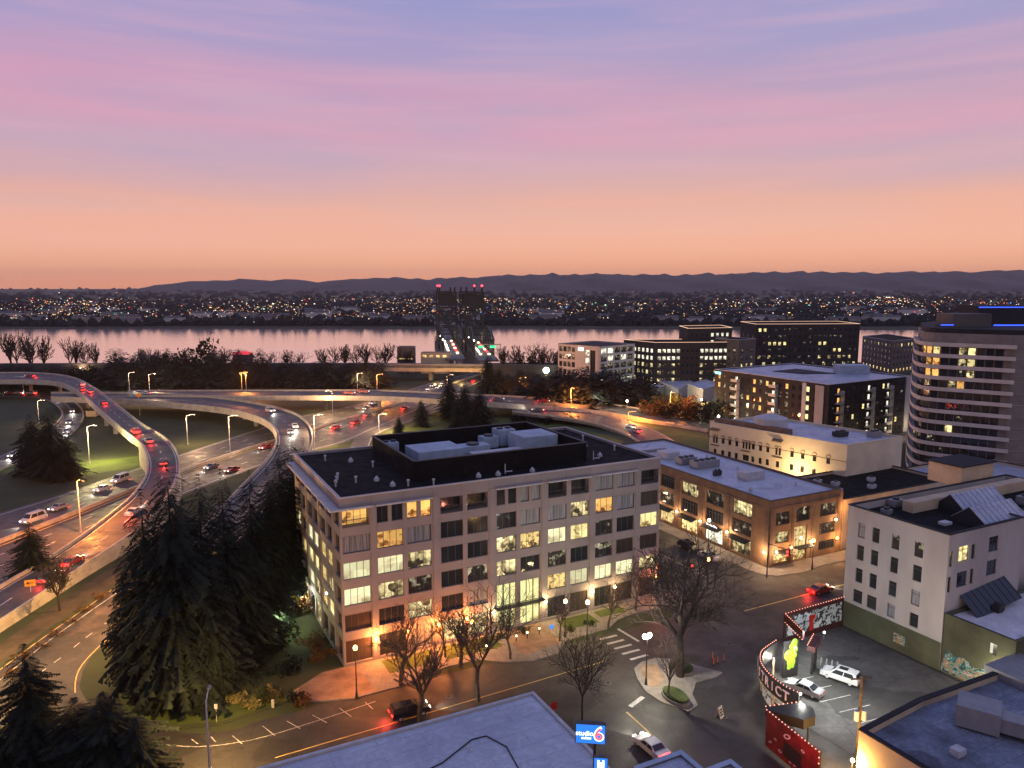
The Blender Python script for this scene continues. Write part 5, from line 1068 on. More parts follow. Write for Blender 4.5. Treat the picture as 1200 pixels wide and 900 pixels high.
# ------------------------------------------------------------------ trees
def conifer_mesh(seed, nlev, nb, spr, H_=20.0, Rm=4.2, base=.06, m='needles', full=.68, rag=.25):
    r = random.Random(seed); q = MB()
    for i in range(nlev):
        f = i/(nlev-1); z = H_*(base+(1-base)*f**.92); R_ = Rm*((1-f)**full)*(1 if f > .08 else .8)+.28; R_ *= r.uniform(1-rag*.6, 1+rag*.5)
        n = max(4, int(nb*(.35+.65*(1-f))))
        for k in range(n):
            a = 6.283*(k+r.random()*.8)/n+i*1.1; L_ = R_*r.uniform(1-rag, 1+rag*.7)*(1+.22*math.sin(a*2+z*.55+seed)+.16*math.sin(a*3-z*1.3+seed*2)); dr = r.uniform(.10, .42)*L_; d = Vector((math.cos(a), math.sin(a), 0)); s = Vector((-d.y, d.x, 0))
            up = r.uniform(-.02, .12)*L_
            for j in range(spr):
                u0 = L_*(j/spr)*.95+.1; u1 = L_*((j+1.25)/spr); w = min(.48 if spr > 4 else 1.5, (.16+.30*math.sin(math.pi*min(.95, (j+.8)/spr)))*L_*(.55 if spr < 5 else .36)*r.uniform(.5, 1.4)+.07)
                zf = lambda u: z+up*math.sin(math.pi*u/L_)-dr*(u/L_)**1.6
                for sg in (-1, 1):
                    p0 = d*u0+Vector((0,0,zf(u0))); p1 = d*u1+Vector((0,0,zf(u1))); tip = d*(u0*.35+u1*.65)+s*sg*w+Vector((0,0,zf(u1)-w*r.uniform(.05,.55)))
                    q.tri(p0, p1 if sg > 0 else tip, tip if sg > 0 else p1)
    return q.mesh('crown', [m])
def trunk_mesh(H_, r0, m='bark_dark', n=8):
    q = MB(); q.tube((0,0,-.2), (0,0,H_*.9), r0, .04, n); return q.mesh('trunk', [m])
CM = [(conifer_mesh(11, 60, 19, 13), trunk_mesh(20, .38)), (conifer_mesh(12, 56, 18, 13, Rm=4.8, rag=.34), trunk_mesh(20, .42)), (conifer_mesh(13, 62, 18, 13, Rm=3.7, full=.62, rag=.3), trunk_mesh(20, .36))]
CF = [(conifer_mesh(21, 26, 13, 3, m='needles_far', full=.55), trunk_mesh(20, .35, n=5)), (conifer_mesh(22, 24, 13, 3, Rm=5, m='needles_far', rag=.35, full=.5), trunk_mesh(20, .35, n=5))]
def conifer(px, pyb, pyt, label, group=None, var=0, wide=1.0, far=False, z=0.0, cat='tree', h=None):
    p = G(px, pyb, z); hh = h or max(3, hfor((p.x, p.y), pyt)-z); me = (CF if far else CM)[var % (2 if far else 3)]
    t = thing('conifer_tree', label, 'tree', p, rnd.uniform(0, 6.28), group); k = hh/20; t.scale = (k*wide, k*wide, k)
    link('trunk', me[1], t); link('crown', me[0], t); return t
nearC = [(212,822,541,1.02,1,'tallest dark fir of the clump left of the office building'), (180,812,573,1.0,0,'dark fir at the left edge of the big clump, its boughs over the curved road'), (245,800,556,.9,2,'tall dark fir right behind the tallest one in the clump'),
 (270,775,550,.85,0,'tall dark fir at the right side of the big clump'), (225,790,585,1.1,1,'broad dark fir in the front of the big clump'), (155,800,640,.9,2,'shorter dark fir at the front left foot of the big clump'), (200,828,690,1.0,1,'low broad fir at the very front of the big clump, beside the hedge'), (250,815,640,1.1,0,'mid-height fir in front right of the big clump')]
for px, yb, yt, w, v, lb in nearC: conifer(px, yb, yt, lb, None, v, w*.82)
for i, (px, yb, yt, v, w, lb) in enumerate([(300,742,551,1,.8,'first slim fir right of the big clump, beside the loop ramp'),(320,722,547,0,.75,'second slim fir right of the big clump'),(333,704,522,2,.8,'fir under the end of the loop ramp, left of the office roof corner'),(347,684,511,1,.75,'topmost fir at the office building roof corner'),(360,664,513,0,.7,'farthest fir behind the office roof corner'),(310,700,600,2,1.1,'lower fir filling the gap of the row beside the office building'),(288,770,620,1,1.0,'lower fir between the big clump and the office building'),(325,690,560,1,1.0,'dense fir in the middle of the row beside the office building')]):
    conifer(px, yb, yt, lb, None, v, w)
for px, yb, yt, v, w, lb in [(42,925,755,2,1.35,'pointed fir in the bottom left corner with a ragged top'),(128,935,812,1,2.0,'broad rounded evergreen at the bottom left'),(95,930,818,0,1.9,'low evergreen between the pointed fir and the broad one at bottom left'),(165,945,842,2,2.0,'low evergreen at the right edge of the bottom left group'),(5,940,850,1,1.8,'small evergreen in the extreme bottom left corner')]: conifer(px, yb, yt, lb, None, v, w)
conifer(38,672,612,'lone compact fir between the freeway and the viaduct, far left',None,1,1.5)
for px, yb, yt, v, w, lb in [(40,556,486,0,1.5,'dark fir in front of the small loop road, far left'),(62,560,478,1,1.4,'tallest fir of the trio inside the small loop road'),(80,562,505,2,1.6,'lower fir at the right of the trio by the small loop road')]: conifer(px, yb, yt, lb, None, v, w)
for px, yb, yt, v, w, lb in [(467,507,487,0,1.6,'smallest fir on the lit verge by the slip road'),(494,500,467,1,1.3,'small dark fir beside the freeway, left of the fir group'),(526,492,434,2,1.25,'tallest slim fir right of the freeway'),(545,497,447,0,1.5,'dark fir just right of the tallest slim fir'),(562,500,452,1,1.5,'broad dark fir at the right of the group by the freeway'),(572,462,413,0,1.3,'dark pointed fir at the foot of the right lift bridge'),(585,462,430,1,1.8,'low fir right of the one at the lift bridge foot'),(536,505,470,2,1.5,'low front fir of the group by the freeway')]: conifer(px, yb, yt, lb, None, v, w)
# round dark cypress-like shrubs on the verge
for px, yb, yt, lb in [(693,489,471,'small dark rounded evergreen on the verge of the exit road'),(650,489,474,'smaller dark evergreen left of the rounded one on the verge')]: conifer(px, yb, yt, lb, None, 1, 2.0, True)
# riverside groups
R4 = random.Random(9)
for i, px in enumerate([612,622,634,646,655,664,672,681,690,699,708,717,726,735,742,750,757]):
    conifer(px, 470+(i % 3)*4, R4.uniform(428,437)+(8 if i < 3 else 0)+(0 if i < 13 else 6), 'dark tree in the dense belt before the white-framed office block', 'dark trees before the office block', i, 2.5, True)
for i in range(56):
    px = 140+i*5.6+R4.uniform(-2,2); conifer(px, 452+R4.uniform(-5,6), (R4.uniform(411,428) if i % 5 else 407) if i < 32 else R4.uniform(418,432), 'dark riverside evergreen in the long belt behind the highway overpass', 'dark riverside evergreens', i, R4.uniform(1.5,2.4), True)
for i in range(26): conifer(-2+i*6.0, 452+R4.uniform(-4,4), R4.uniform(424,434), 'low dark evergreen before the embankment wall at the far left', 'low evergreens at the far left', i, 2.6, True)
for i in range(18): conifer(336+i*6.2, 452+R4.uniform(-4,4), R4.uniform(430,441), 'low dark evergreen under the embankment wall left of the lit bridge', 'low evergreens under the embankment', i, 2.2, True)
for i in range(10): conifer(585+i*5, 458+R4.uniform(-4,4), R4.uniform(430,444), 'low dark evergreen right of the lit bridge mouth', 'low evergreens right of the bridge', i, 2.4, True)
# bare trees
def bare_mesh(seed, H_=12.0, r0=.22, depth=5, spread=.5, first=.25, m='bark_dark', nsp=3, twig=.012, lean=0, updir=.25):
    r = random.Random(seed); q = MB(); tq = MB()
    def grow(p, d, L_, rad, lv):
        seg = 3 if lv < 3 else 2; cur = Vector(p); dd = Vector(d)
        for s in range(seg):
            nx = cur+dd*(L_/seg); r1 = rad*(1-.22*(s+1)/seg*1.0)
            (tq if lv == 0 else q).tube(cur, nx, max(twig, rad*(1-.22*s/seg)), max(twig, r1), 7 if lv < 2 else (4 if lv < 4 else 3), 0, False)
            cur = nx; dd = (dd+Vector((r.uniform(-.14,.14), r.uniform(-.14,.14), r.uniform(-.02,.12)))).normalized()
            if lv >= 1 and s < seg-1 and lv < depth:
                a = r.uniform(0, 6.28); o_ = dd.orthogonal().normalized(); o_.rotate(Matrix.Rotation(a, 3, dd)); grow(cur, (dd*.7+o_*spread*1.2+Vector((0,0,updir*.4))).normalized(), L_*r.uniform(.45,.65), rad*.45, lv+1)
        if lv >= depth: return
        n = nsp if lv else nsp+2
        for k in range(n):
            a = 6.283*(k+r.random()*.7)/n; o_ = dd.orthogonal().normalized(); o_.rotate(Matrix.Rotation(a, 3, dd))
            grow(cur, (dd+o_*spread*r.uniform(.7,1.5)+Vector((0,0,updir))).normalized(), L_*r.uniform(.62,.86)*(1.0 if lv else 1.0), rad*(.62 if lv else .58), lv+1)
    L0 = H_*first; grow((0,0,0), Vector((lean,0,1)).normalized(), L0, r0, 0)
    zmax = max(v[2] for v in q.v); k = H_/zmax
    for B in (q, tq): B.v = [(x*k, y*k, z*k) for x, y, z in B.v]
    return q.mesh('crown', [m]), tq.mesh('trunk', [m])
BN = [bare_mesh(31, 12, .12, 5, .48, .18, 'bark', nsp=2, updir=.2), bare_mesh(32, 12, .11, 5, .42, .12, 'bark', nsp=2, updir=.22), bare_mesh(35, 12, .11, 5, .52, .20, 'bark', nsp=2, updir=.18)]
BIG = bare_mesh(47, 19, .20, 6, .62, .11, 'bark_dark', nsp=2, twig=.014, updir=.14)
BF = [bare_mesh(51, 14, .24, 4, .34, .16, nsp=2, twig=.05, updir=.2), bare_mesh(53, 14, .22, 4, .42, .22, nsp=2, twig=.05, updir=.12)]
def bare(px, pyb, pyt, label, group=None, me=None, wide=1.0, z=0.0, name='bare_tree', H0=12):
    p = G(px, pyb, z); hh = hfor((p.x, p.y), pyt)-z; t = thing(name, label, 'tree', p, rnd.uniform(0, 6.28), group); k = hh/H0; wide = wide*(1.45 if me in BN else 1); k = k*(1.08 if me in BN else 1); wide = wide*1.0; t.scale = (k*wide, k*wide, k)
    link('trunk', me[1], t); link('crown', me[0], t); return t
for i, (px, yb, yt, lb, w) in enumerate([(470,803,706,'slim bare street tree right of the orange lamp post',1.0),(492,846,742,'bare tree with upright branches nearest the blue-white roof, left of two',.9),(560,822,700,'bare multi-stemmed tree just above the blue-white roof edge',1.15),(598,772,706,'small bare tree left of the tall lit entrance',.9),(540,782,712,'bare street tree before the lit ground floor shopfront',1.0),
    (656,751,686,'small bare tree right of the tall lit entrance',.9),(713,737,678,'small bare tree before the right end of the office building',.9),(783,820,748,'thin bare sapling on the corner island',.5),(745,715,650,'bare tree by the right corner of the office building',1.2),(522,770,705,'faint bare tree between the two ground floor lamps',.8)]):
    bare(px, yb, yt, lb, None, BN[i % 3], w, .14)
bare(682,848,728,'dark bare tree standing on the road edge behind the lit blue sign',None,bare_mesh(60,12,.20,5,.62,.36,nsp=3,updir=.1),.9,.05)
bare(797,792,622,'largest bare spreading tree, on the corner island',None,BIG,1.15,.15,H0=19)
bare(70,716,646,'small leaning bare tree beside the pale retaining wall, far left',None,bare_mesh(61,12,.28,5,.5,.34,nsp=3,lean=.25,twig=.03),.95,0)
for i, (px, yb, yt) in enumerate([(14,438,390),(22,440,386),(36,441,393),(41,442,392),(53,441,393),(82,441,394),(90,440,399),(102,441,402),(114,441,401),(135,441,413),(168,441,408),(176,440,407),(183,441,409),(205,440,414)]):
    bare(px, yb, yt, 'bare poplar-like tree against the river at the far left', 'bare trees against the river, far left', BF[i % 2], .9, H0=14)
for i, (px, yb, yt) in enumerate([(250,440,406),(262,441,408),(320,438,411),(335,438,410),(353,438,412),(380,438,408),(391,438,405),(405,438,403),(418,438,404),(430,438,402),(441,438,404),(452,438,402),(472,438,408),(478,438,410)]):
    bare(px, yb, yt, 'brown bare tree against the river left of the lift bridges', 'bare trees against the river, left of the bridges', BF[(i+1) % 2], 1.25, H0=14)
for i, (px, yb, yt) in enumerate([(590,441,405),(597,441,409),(609,441,404),(629,441,401),(636,441,406),(646,441,408),(652,442,410)]):
    bare(px, yb, yt, 'brown bare tree against the river right of the lift bridges', 'bare trees against the river, right of the bridges', BF[i % 2], 1.2, H0=14)
# leafy trees and shrubs
def leafy_mesh(seed, n, m, R_=1.0, sz=.16, flat=.8):
    r = random.Random(seed); q = MB(); cl = [(Vector((r.gauss(0,.42), r.gauss(0,.42), r.uniform(.25,.95)*flat)), r.uniform(.22,.42)) for _ in range(11)]
    for _ in range(n):
        c, rr = r.choice(cl); v = Vector((r.gauss(0,1), r.gauss(0,1), r.gauss(0,1))).normalized()*rr*r.uniform(.6,1.05); p = c+v; p.z = max(.02, p.z)
        a = Vector((r.gauss(0,1), r.gauss(0,1), r.gauss(0,1))).normalized(); b_ = a.orthogonal().normalized(); s = sz*r.uniform(.5,1.2); q.quad(p-a*s*.5, p+b_*s*.35, p+a*s*.5, p-b_*s*.35)
    return q.mesh('foliage', [m])
LM = {k: [leafy_mesh(70+i+len(k), 700, k) for i in range(2)] for k in ('leaves','leaves_yellow','leaves_rust','needles','needles_far')}
def shrub(px, py, w, h, k, label, group=None, z=.1, name='shrub', cat='shrub'):
    p = G(px, py, z); t = thing(name, label, cat, p, rnd.uniform(0, 6), group); t.scale = (w, w, h); link('foliage', rnd.choice(LM[k]), t)
    q = MB(); q.tube((0,0,-.05),(0,0,.5),.05,.03,5); q.build('stem', ['bark_dark'], t); return t
for px, py, w, h, k, lb in [(203,826,1.6,1.4,'needles','dark round shrub at the left end of the hedge on the lawn'),(238,836,1.7,1.3,'needles','dark round shrub beside the thin post on the lawn'),(262,822,1.4,1.4,'leaves','green shrub in the hedge, left of the yellow ones'),(276,824,1.3,1.6,'leaves_yellow','first yellow-flecked shrub of the hedge'),(292,828,1.4,1.7,'leaves_yellow','second yellow-flecked shrub of the hedge'),(308,824,1.3,1.6,'leaves','dull green shrub between the yellow ones in the hedge'),(322,822,1.5,1.8,'leaves_yellow','third yellow-flecked shrub of the hedge, by the white post'),(345,826,1.6,1.9,'needles','dark shrub where the hedge nears the corner paving'),(358,824,1.4,1.7,'leaves_rust','brown shrub at the right end of the hedge')]: shrub(px, py, w, h, k, lb)
for px, py, w, h, k, lb in [(330,668,3.4,5.0,'leaves','tall lit green shrub in the court beside the office building'),(318,690,3.0,3.2,'leaves','lower green shrub in front of the lit one beside the office building'),(338,702,2.6,3.4,'leaves','green shrub close to the office side wall'),(352,720,2.4,2.8,'leaves_rust','brown shrub against the office side wall'),(300,730,4.2,3.6,'needles','broad dark shrub at the foot of the firs beside the office'),(330,752,3.6,3.0,'needles','broad dark shrub in front of the office side wall'),(366,760,2.4,2.4,'leaves_rust','orange-lit brown shrub left of the office corner'),(378,775,2.0,2.0,'leaves_rust','smaller orange-lit shrub at the office corner'),(290,780,3.6,2.4,'needles','low dark shrub below the firs, above the hedge'),(335,790,3.0,2.0,'needles','low dark shrub above the yellow-flecked hedge'),(265,745,4,4,'needles','tall dark shrub under the firs right of the big clump')]: shrub(px, py, w, h, k, lb)
for i in range(8): shrub(768+i*11.5, 484+R4.uniform(-3,5)+i*1.2, R4.uniform(6.5,9), R4.uniform(6,9), ('leaves_rust','needles_far','leaves','leaves_rust')[i % 4], 'rounded %s bush in the row between the exit highway and the lit yard' % ('russet','dark','green','brown')[i % 4], 'bushes between highway and yard')
for i, (px, py) in enumerate(((605,497),(612,493),(622,499),(634,494),(641,497),(660,493),(668,496))): shrub(px, py, 2.8, 3.0, 'needles_far', 'small dark bush on the grass slope below the orange highway', 'bushes on the grass slope')
for i, (px, py) in enumerate(((50,757),(30,770),(12,790),(85,728),(100,716),(64,745),(120,700))): shrub(px, py, 1.3, .7, 'leaves_rust', 'low straggly bush on the strip below the retaining wall', 'bushes below the retaining wall')
for i, (px, py) in enumerate(((612,741),(570,754),(583,750),(668,742),(690,733))): shrub(px, py, .9, 1.0, 'leaves', 'clipped shrub in the lit bed before the office building', 'shrubs before the office', .15)
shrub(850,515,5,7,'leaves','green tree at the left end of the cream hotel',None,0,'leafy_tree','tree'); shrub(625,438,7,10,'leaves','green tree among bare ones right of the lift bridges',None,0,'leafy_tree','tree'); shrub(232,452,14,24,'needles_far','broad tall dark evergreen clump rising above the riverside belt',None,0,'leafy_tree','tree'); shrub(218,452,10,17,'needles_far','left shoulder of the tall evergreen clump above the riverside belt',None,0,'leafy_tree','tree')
# ------------------------------------------------------------------ highway lights
LK = 2.2
def mast(px, pyb, pyt, label, m='lamp_warm', col=(1,.68,.36), pw=0, arm=2.4, adir=0.0, group=None, z=0.0, hh=None, double=False):
    p = G(px, pyb, z); h = hh or hfor((p.x, p.y), pyt)-z; t = thing('highway_light', label, 'street light', p, adir, group)
    q = MB(); q.tube((0,0,0), (0,0,h), .15, .08, 8); q.tube((0,0,0), (0,0,.5), .26, .22, 8); q.build('pole', ['galv'], t)
    for sg in ((1,-1) if double else (1,)):
        q = MB(); q.tube((0,0,h-.1), (sg*arm*.5,0,h+.35), .07, None, 6); q.tube((sg*arm*.5,0,h+.35), (sg*arm,0,h+.4), .06, None, 6); q.build('arm', ['galv'], t)
        q = MB(); q.box(sg*arm-.3, sg*arm+.4, -.16, .16, h+.3, h+.48); hd = q.build('lamp_head', ['grey_metal'], t); q = MB(); q.box(sg*arm-.2, sg*arm+.3, -.12, .12, h+.26, h+.298); q.build('lens', [m], hd)
    if pw: v = Vector((math.cos(adir)*arm, math.sin(adir)*arm, h-.4)); plight(p+v, col, pw, .3)
OR = (1,.30,.05); WM = (1,.60,.30)
masts = [(95,624,563,'lamp_orange',OR,10000,-.6,0,'orange-lit light pole where the viaduct runs down past the freeway'),(105,543,500,'lamp_warm',(1,.8,.35),11000,0,0,'light pole on the dark grass inside the viaduct curve'),(46,497,470,'lamp_warm',WM,2000,0,0,'light pole inside the small loop road, far left'),(28,461,441,'lamp_warm',WM,2500,0,0,'light pole under the high end of the curved viaduct'),(100,447,432,'lamp_warm',WM,3000,3.1,0,'light pole beside the top bend of the curved viaduct'),
 (152,462,437,'lamp_warm',WM,2500,0,0,'light pole at the left end of the highway overpass'),(176,469,439,'lamp_white',WM,6000,.2,0,'light pole with long arm left on the highway overpass'),(220,521,487,'lamp_warm',WM,5000,0,0,'light pole on the dark slope inside the loop ramp, left one'),(270,537,488,'lamp_warm',WM,6000,0,0,'light pole on the freeway shoulder inside the loop ramp, right one'),(284,467,437,'lamp_orange',OR,9000,0,0,'left pole of the orange-lit pair on the overpass'),(289,467,438,'lamp_orange',OR,4000,3.1,0,'right pole of the orange-lit pair on the overpass'),
 (369,528,487,'lamp_warm',WM,8000,0,0,'light pole between the loop ramp and the freeway'),(390,487,459,'lamp_warm',WM,6000,3.1,0,'light pole in front of the overpass over the freeway'),(419,459,438,'lamp_warm',WM,4000,0,0,'light pole behind the overpass, left of the orange pole'),(442,462,439,'lamp_orange',OR,12000,0,0,'orange-lit pole on the overpass above the freeway'),(444,505,486,'lamp_warm',WM,5000,0,0,'short light pole beside the slip road'),(524,470,440,'lamp_warm',WM,4000,0,0,'light pole behind the tallest slim fir'),
 (609,467,443,'lamp_orange',OR,16000,0,0,'orange-lit pole left of the dark riverside trees'),(669,482,455,'lamp_orange',OR,16000,-1.2,0,'orange-lit pole before the dark riverside trees'),(736,497,483,'lamp_orange',OR,9000,0,0,'short pole beside the exit road with headlights'),(785,487,460,'lamp_orange',OR,12000,-1.2,0,'orange-lit pole before the russet bushes'),(860,510,492,'lamp_orange',OR,5000,-1.2,0,'low pole at the right end of the orange highway')]
for px, yb, yt, m_, c, pw, ad_, dbl, lb in masts: mast(px, yb, yt, lb, m_, c, pw*(1.25 if px < 560 else .75), 2.6, ad_)
mast(246,905,822,'tall dark pole with an added lit lamp head, rising from the bottom edge left of the roof', 'lamp_warm', (1,.56,.17), 5500, 2.2, 1.8)  # the pole itself is unlit; head and light added for the amber street
mast(-30,800,700,'unseen light pole added by the curved side road beyond the left edge', 'lamp_warm', (1,.58,.2), 12000, 2.2, .3)  # added out of view to light the side road and retaining wall
mast(170,716,640,'added light pole, unseen inside the big fir clump by the curved road', 'lamp_orange', (1,.5,.14), 11000, 1.8, 2.6)  # added among the firs, unseen, to throw amber on road and wall
# lamps down the streets
def post(s, t_, h, label, m='lamp_warm', col=(1,.66,.30), pw=1500, twin=False, z=.15, group=None):
    p = thing('street_lamp', label, 'street light', S(s, t_, z), TH, group); q = MB(); q.tube((0,0,0),(0,0,.9),.22,.12,10); q.tube((0,0,.9),(0,0,h-.3),.09,.06,8); q.build('post', ['dark_metal'], p)
    for dx_ in ((-.42,.42) if twin else (0,)):
        q = MB(); q.tube((0,0,h-.35),(dx_,0,h-.3),.045,None,6); q.tube((dx_,0,h-.35),(dx_,0,h-.15),.12,.2,8); q.build('bracket', ['dark_metal'], p)
        q = MB(); q.ball((dx_,0,h+.12), .28, nu=12, nv=8, sq=(1,1,1.25)); q.build('globe', [m], p, smooth=True)
    plight(S(s, t_, z+h+.1), col, pw, .3)
def Sp(px, py, z=.15): return toS(G(px, py, z))
a = Sp(418,818); post(a[0], a[1], 6.6, 'street lamp glowing deep orange at the left corner of the office building', 'lamp_orange', (1,.30,.06), 9000)
a = Sp(757,802); post(a[0], a[1], 6.6, 'twin-globe white street lamp on the corner island', 'lamp_white', (1,.90,.70), 3800, True)
a = Sp(688,749); post(a[0], a[1], 5.6, 'warm street lamp before the right half of the office building', 'lamp_warm', (1,.66,.26), 3000)
post(16.5,-6.2,5.4,'warm street lamp among bare trees before the lit shopfront','lamp_orange',(1,.42,.12),2600); post(31.6,-6.3,5.4,'warm street lamp right of the tall lit entrance','lamp_warm',(1,.68,.26),2200)
for i, (s, t_) in enumerate(((77.2,14),(77.2,34))): post(s, t_, 5.4, ('near','far')[i]+' street lamp on the pavement by the brick building shops', 'lamp_warm', (1,.70,.38), 2200)
for i, (s, t_) in enumerate(((55.4,12),(55.4,32))): post(s, t_, 5.4, ('near','far')[i]+' street lamp in the side street behind the office building', 'lamp_warm', (.95,.9,.6), 2200)
post(86,-4.0,5.4,'warm street lamp before the glass entry of the brick building','lamp_orange',(1,.5,.18),2600); post(112,-3.9,5.4,'warm street lamp in the street beyond the white building','lamp_orange',(1,.5,.18),3000); post(62.5,-2.5+.1,5.4,'street lamp by the road mouth between the two corner buildings','lamp_orange',(1,.46,.18),1800,z=.05)
plight(S(-6,14,3.0), (.85,1,.45), 700, .4); plight(G(330,690,4), (.7,1,.35), 900, .4); plight(G(355,700,3), (1,.95,.75), 350, .2)
# ------------------------------------------------------------------ vehicles
def car_meshes(kind):
    L_, W_, Hh = {'sedan':(4.7,1.8,1.42),'suv':(4.8,1.92,1.78),'van':(5.4,2.0,2.15)}[kind]; hw = W_/2
    prof = {'sedan':[(-2.35,.35),(-2.35,.72),(-2.2,.93),(-1.5,.98),(-.85,1.36),(.35,1.42),(1.05,.98),(2.1,.84),(2.35,.62),(2.35,.35)], 'suv':[(-2.4,.4),(-2.4,.95),(-2.3,1.12),(-2.05,1.70),(-1.2,1.78),(.5,1.74),(1.15,1.15),(2.2,1.02),(2.4,.75),(2.4,.4)], 'van':[(-2.7,.4),(-2.7,1.1),(-2.66,1.9),(-2.4,2.15),(1.0,2.12),(1.75,1.25),(2.5,1.05),(2.7,.75),(2.7,.4)]}[kind]
    q = MB(); n = len(prof); ins = lambda z: hw*(1 if z < 1.0 else 1-.20*(z-1.0)/(Hh-1.0))
    for i in range(n):
        a, b_ = prof[i], prof[(i+1) % n]; q.quad((a[0],-ins(a[1]),a[1]),(a[0],ins(a[1]),a[1]),(b_[0],ins(b_[1]),b_[1]),(b_[0],-ins(b_[1]),b_[1]))
    for sg in (-1,1):
        i = len(q.v); q.v += [(a[0], sg*ins(a[1]), a[1]) for a in prof]; q.f.append(tuple(range(i,i+n)) if sg > 0 else tuple(reversed(range(i,i+n)))); q.m.append(0)
    gl = MB(); x0, x1 = {'sedan':(-1.3,.85),'suv':(-2.0,.95),'van':(-2.3,1.5)}[kind]; zt = Hh-.12; zb = {'sedan':.98,'suv':1.12,'van':1.25}[kind]
    for sg in (-1,1):
        y0, y1 = ins(zb)+.012, ins(zt)+.012
        for u0, u1 in ((0,.48),(.52,1)):
            fa_ = lambda u: x0+(x1-x0)*u; ft = lambda u: (x0+.35)+(x1-.55-x0-.35)*u
            pts = [(fa_(u0),sg*y0,zb),(fa_(u1),sg*y0,zb),(ft(u1),sg*y1,zt),(ft(u0),sg*y1,zt)]; gl.quad(*(pts if sg < 0 else pts[::-1]))
    fw = {'sedan':((1.0,1.0),(.42,1.40)),'suv':((1.12,1.18),(.56,1.70)),'van':((1.72,1.30),(1.05,2.05))}[kind]; (xa,za),(xb,zb2) = fw
    gl.quad((xa+.02,-hw*.86,za+.03),(xa+.02,hw*.86,za+.03),(xb+.03,hw*.74,zb2),(xb+.03,-hw*.74,zb2))
    bw = {'sedan':((-1.5,.99),(-.9,1.34)),'suv':((-2.31,1.14),(-2.1,1.62)),'van':((-2.72,1.2),(-2.69,1.8))}[kind]; (xa,za),(xb,zb2) = bw
    gl.quad((xa-.03,hw*.84,za+.03),(xa-.03,-hw*.84,za+.03),(xb-.03,-hw*.74,zb2),(xb-.03,hw*.74,zb2))
    if kind == 'suv': gl.quad((-.9,-.45,1.80),(.2,-.45,1.79),(.2,.45,1.79),(-.9,.45,1.80))
    wh = MB(); wh.tube((0,-.11,0),(0,.11,0),.34,None,14); rm = MB(); rm.tube((0,-.125,0),(0,.125,0),.2,None,10)
    hd = MB(); hd.box(0,.06,-.24,.24,-.09,.09)
    return q, gl.mesh('windows', ['glass']), wh.mesh('wheel', ['black']), rm.mesh('rim', ['galv']), hd, L_, hw
CMSH = {k: car_meshes(k) for k in ('sedan','suv','van')}; BODY = {}; LH = {}
for i, (n_, c) in enumerate((('white',(.52,.52,.52)),('silver',(.28,.28,.30)),('black',(.02,.02,.022)),('grey',(.13,.13,.14)),('red',(.35,.02,.02)),('blue',(.03,.06,.16)))): mat('car_'+n_, c, .3, 0, spec=.6)
def car(loc, rz, kind='sedan', colr='grey', lights=True, label='', group=None, brake=True, glow=False):
    q, gl, wh, rm, hd, L_, hw = CMSH[kind]; t = thing('parked_car' if not lights else 'car', label, 'car', loc, rz, group)
    if (kind, colr) not in BODY: BODY[kind, colr] = q.mesh('body', ['car_'+colr])
    link('body', BODY[kind, colr], t); link('windows', gl, t)
    for x in (-1.45, 1.45):
        for y in (-hw+.12, hw-.12): w = link('wheel', wh, t, (x, y, .34)); link('rim', rm, w)
    for nme, x, m_ in (('headlight', L_/2-.02, 'head' if lights else 'galv'), ('tail_light', -L_/2-.04, 'tail' if lights else 'red_paint')):
        if m_ not in LH: LH[m_] = hd.mesh(nme, [m_])
        for y in (-hw+.34, hw-.34): link(nme, LH[m_], t, (x, y, .72 if kind == 'sedan' else .85))
    if lights:
        c, s = math.cos(rz), math.sin(rz); v = Vector(loc)
        if brake: plight(v+Vector((-c*(L_/2+.7), -s*(L_/2+.7), .8)), (1,.04,.03), 60 if not glow else 170, .15)
        l = bpy.data.lights.new('headlight_beam', 'SPOT'); l.energy = 1600; l.color = (1,.93,.8); l.spot_size = R(70); l.spot_blend = .6; l.shadow_soft_size = .1
        o = bpy.data.objects.new('headlight_beam', l); C.objects.link(o); o.location = v+Vector((c*(L_/2+.1), s*(L_/2+.1), .8)); o.rotation_euler = Vector((c, s, -.10)).to_track_quat('-Z', 'Y').to_euler()
    return t
def dirat(A, B, f):
    "point and heading along the middle line between two edges"
    n = len(A)-1; i = min(n-1, int(f*n)); k = f*n-i; a = (A[i]+B[i])/2; b_ = (A[i+1]+B[i+1])/2; d = b_-a; return a.lerp(b_, k), math.atan2(d.y, d.x)
def on_road(A, B, px, lat, toward=1, **kw):
    best = min(range(len(A)-1), key=lambda i: abs(P(*((A[i]*(1-lat)+B[i]*lat)))[0]-px[0])+abs(P(*((A[i]*(1-lat)+B[i]*lat)))[1]-px[1])); a = A[best].lerp(B[best], lat); b_ = A[best+1].lerp(B[best+1], lat); d = (b_-a)*toward
    car((a.x, a.y, a.z+.03), math.atan2(d.y, d.x), **kw)
Ao, Ai = RA
for i, (pos, lat, kd, cl, lb) in enumerate([((38,441),.5,'sedan','red','red car crossing the far high end of the viaduct'),((97,452),.35,'suv','silver','silver car at the top bend of the viaduct, farthest of its line'),((97,456),.72,'sedan','red','red car on the inside lane at the top bend of the viaduct'),((107,460),.5,'sedan','grey','grey car second behind the top bend of the viaduct'),((122,471),.5,'sedan','red','red car on the straight of the viaduct just below the top bend'),((159,503),.68,'suv','red','red car midway down the viaduct straight'),((175,518),.66,'sedan','grey','grey car entering the viaduct curve'),((186,545),.5,'suv','black','black car with bright tail lights in the viaduct curve'),((156,595),.5,'sedan','white','white car on the lower bend beside the firs'),((78,652),.35,'sedan','red','red car passing behind the leaning bare tree'),((48,672),.3,'sedan','grey','grey car lowest on the ramp beside the lone fir')]):
    on_road(Ao, Ai, pos, lat, -1, kind=kd, colr=cl, label=lb, glow=True)
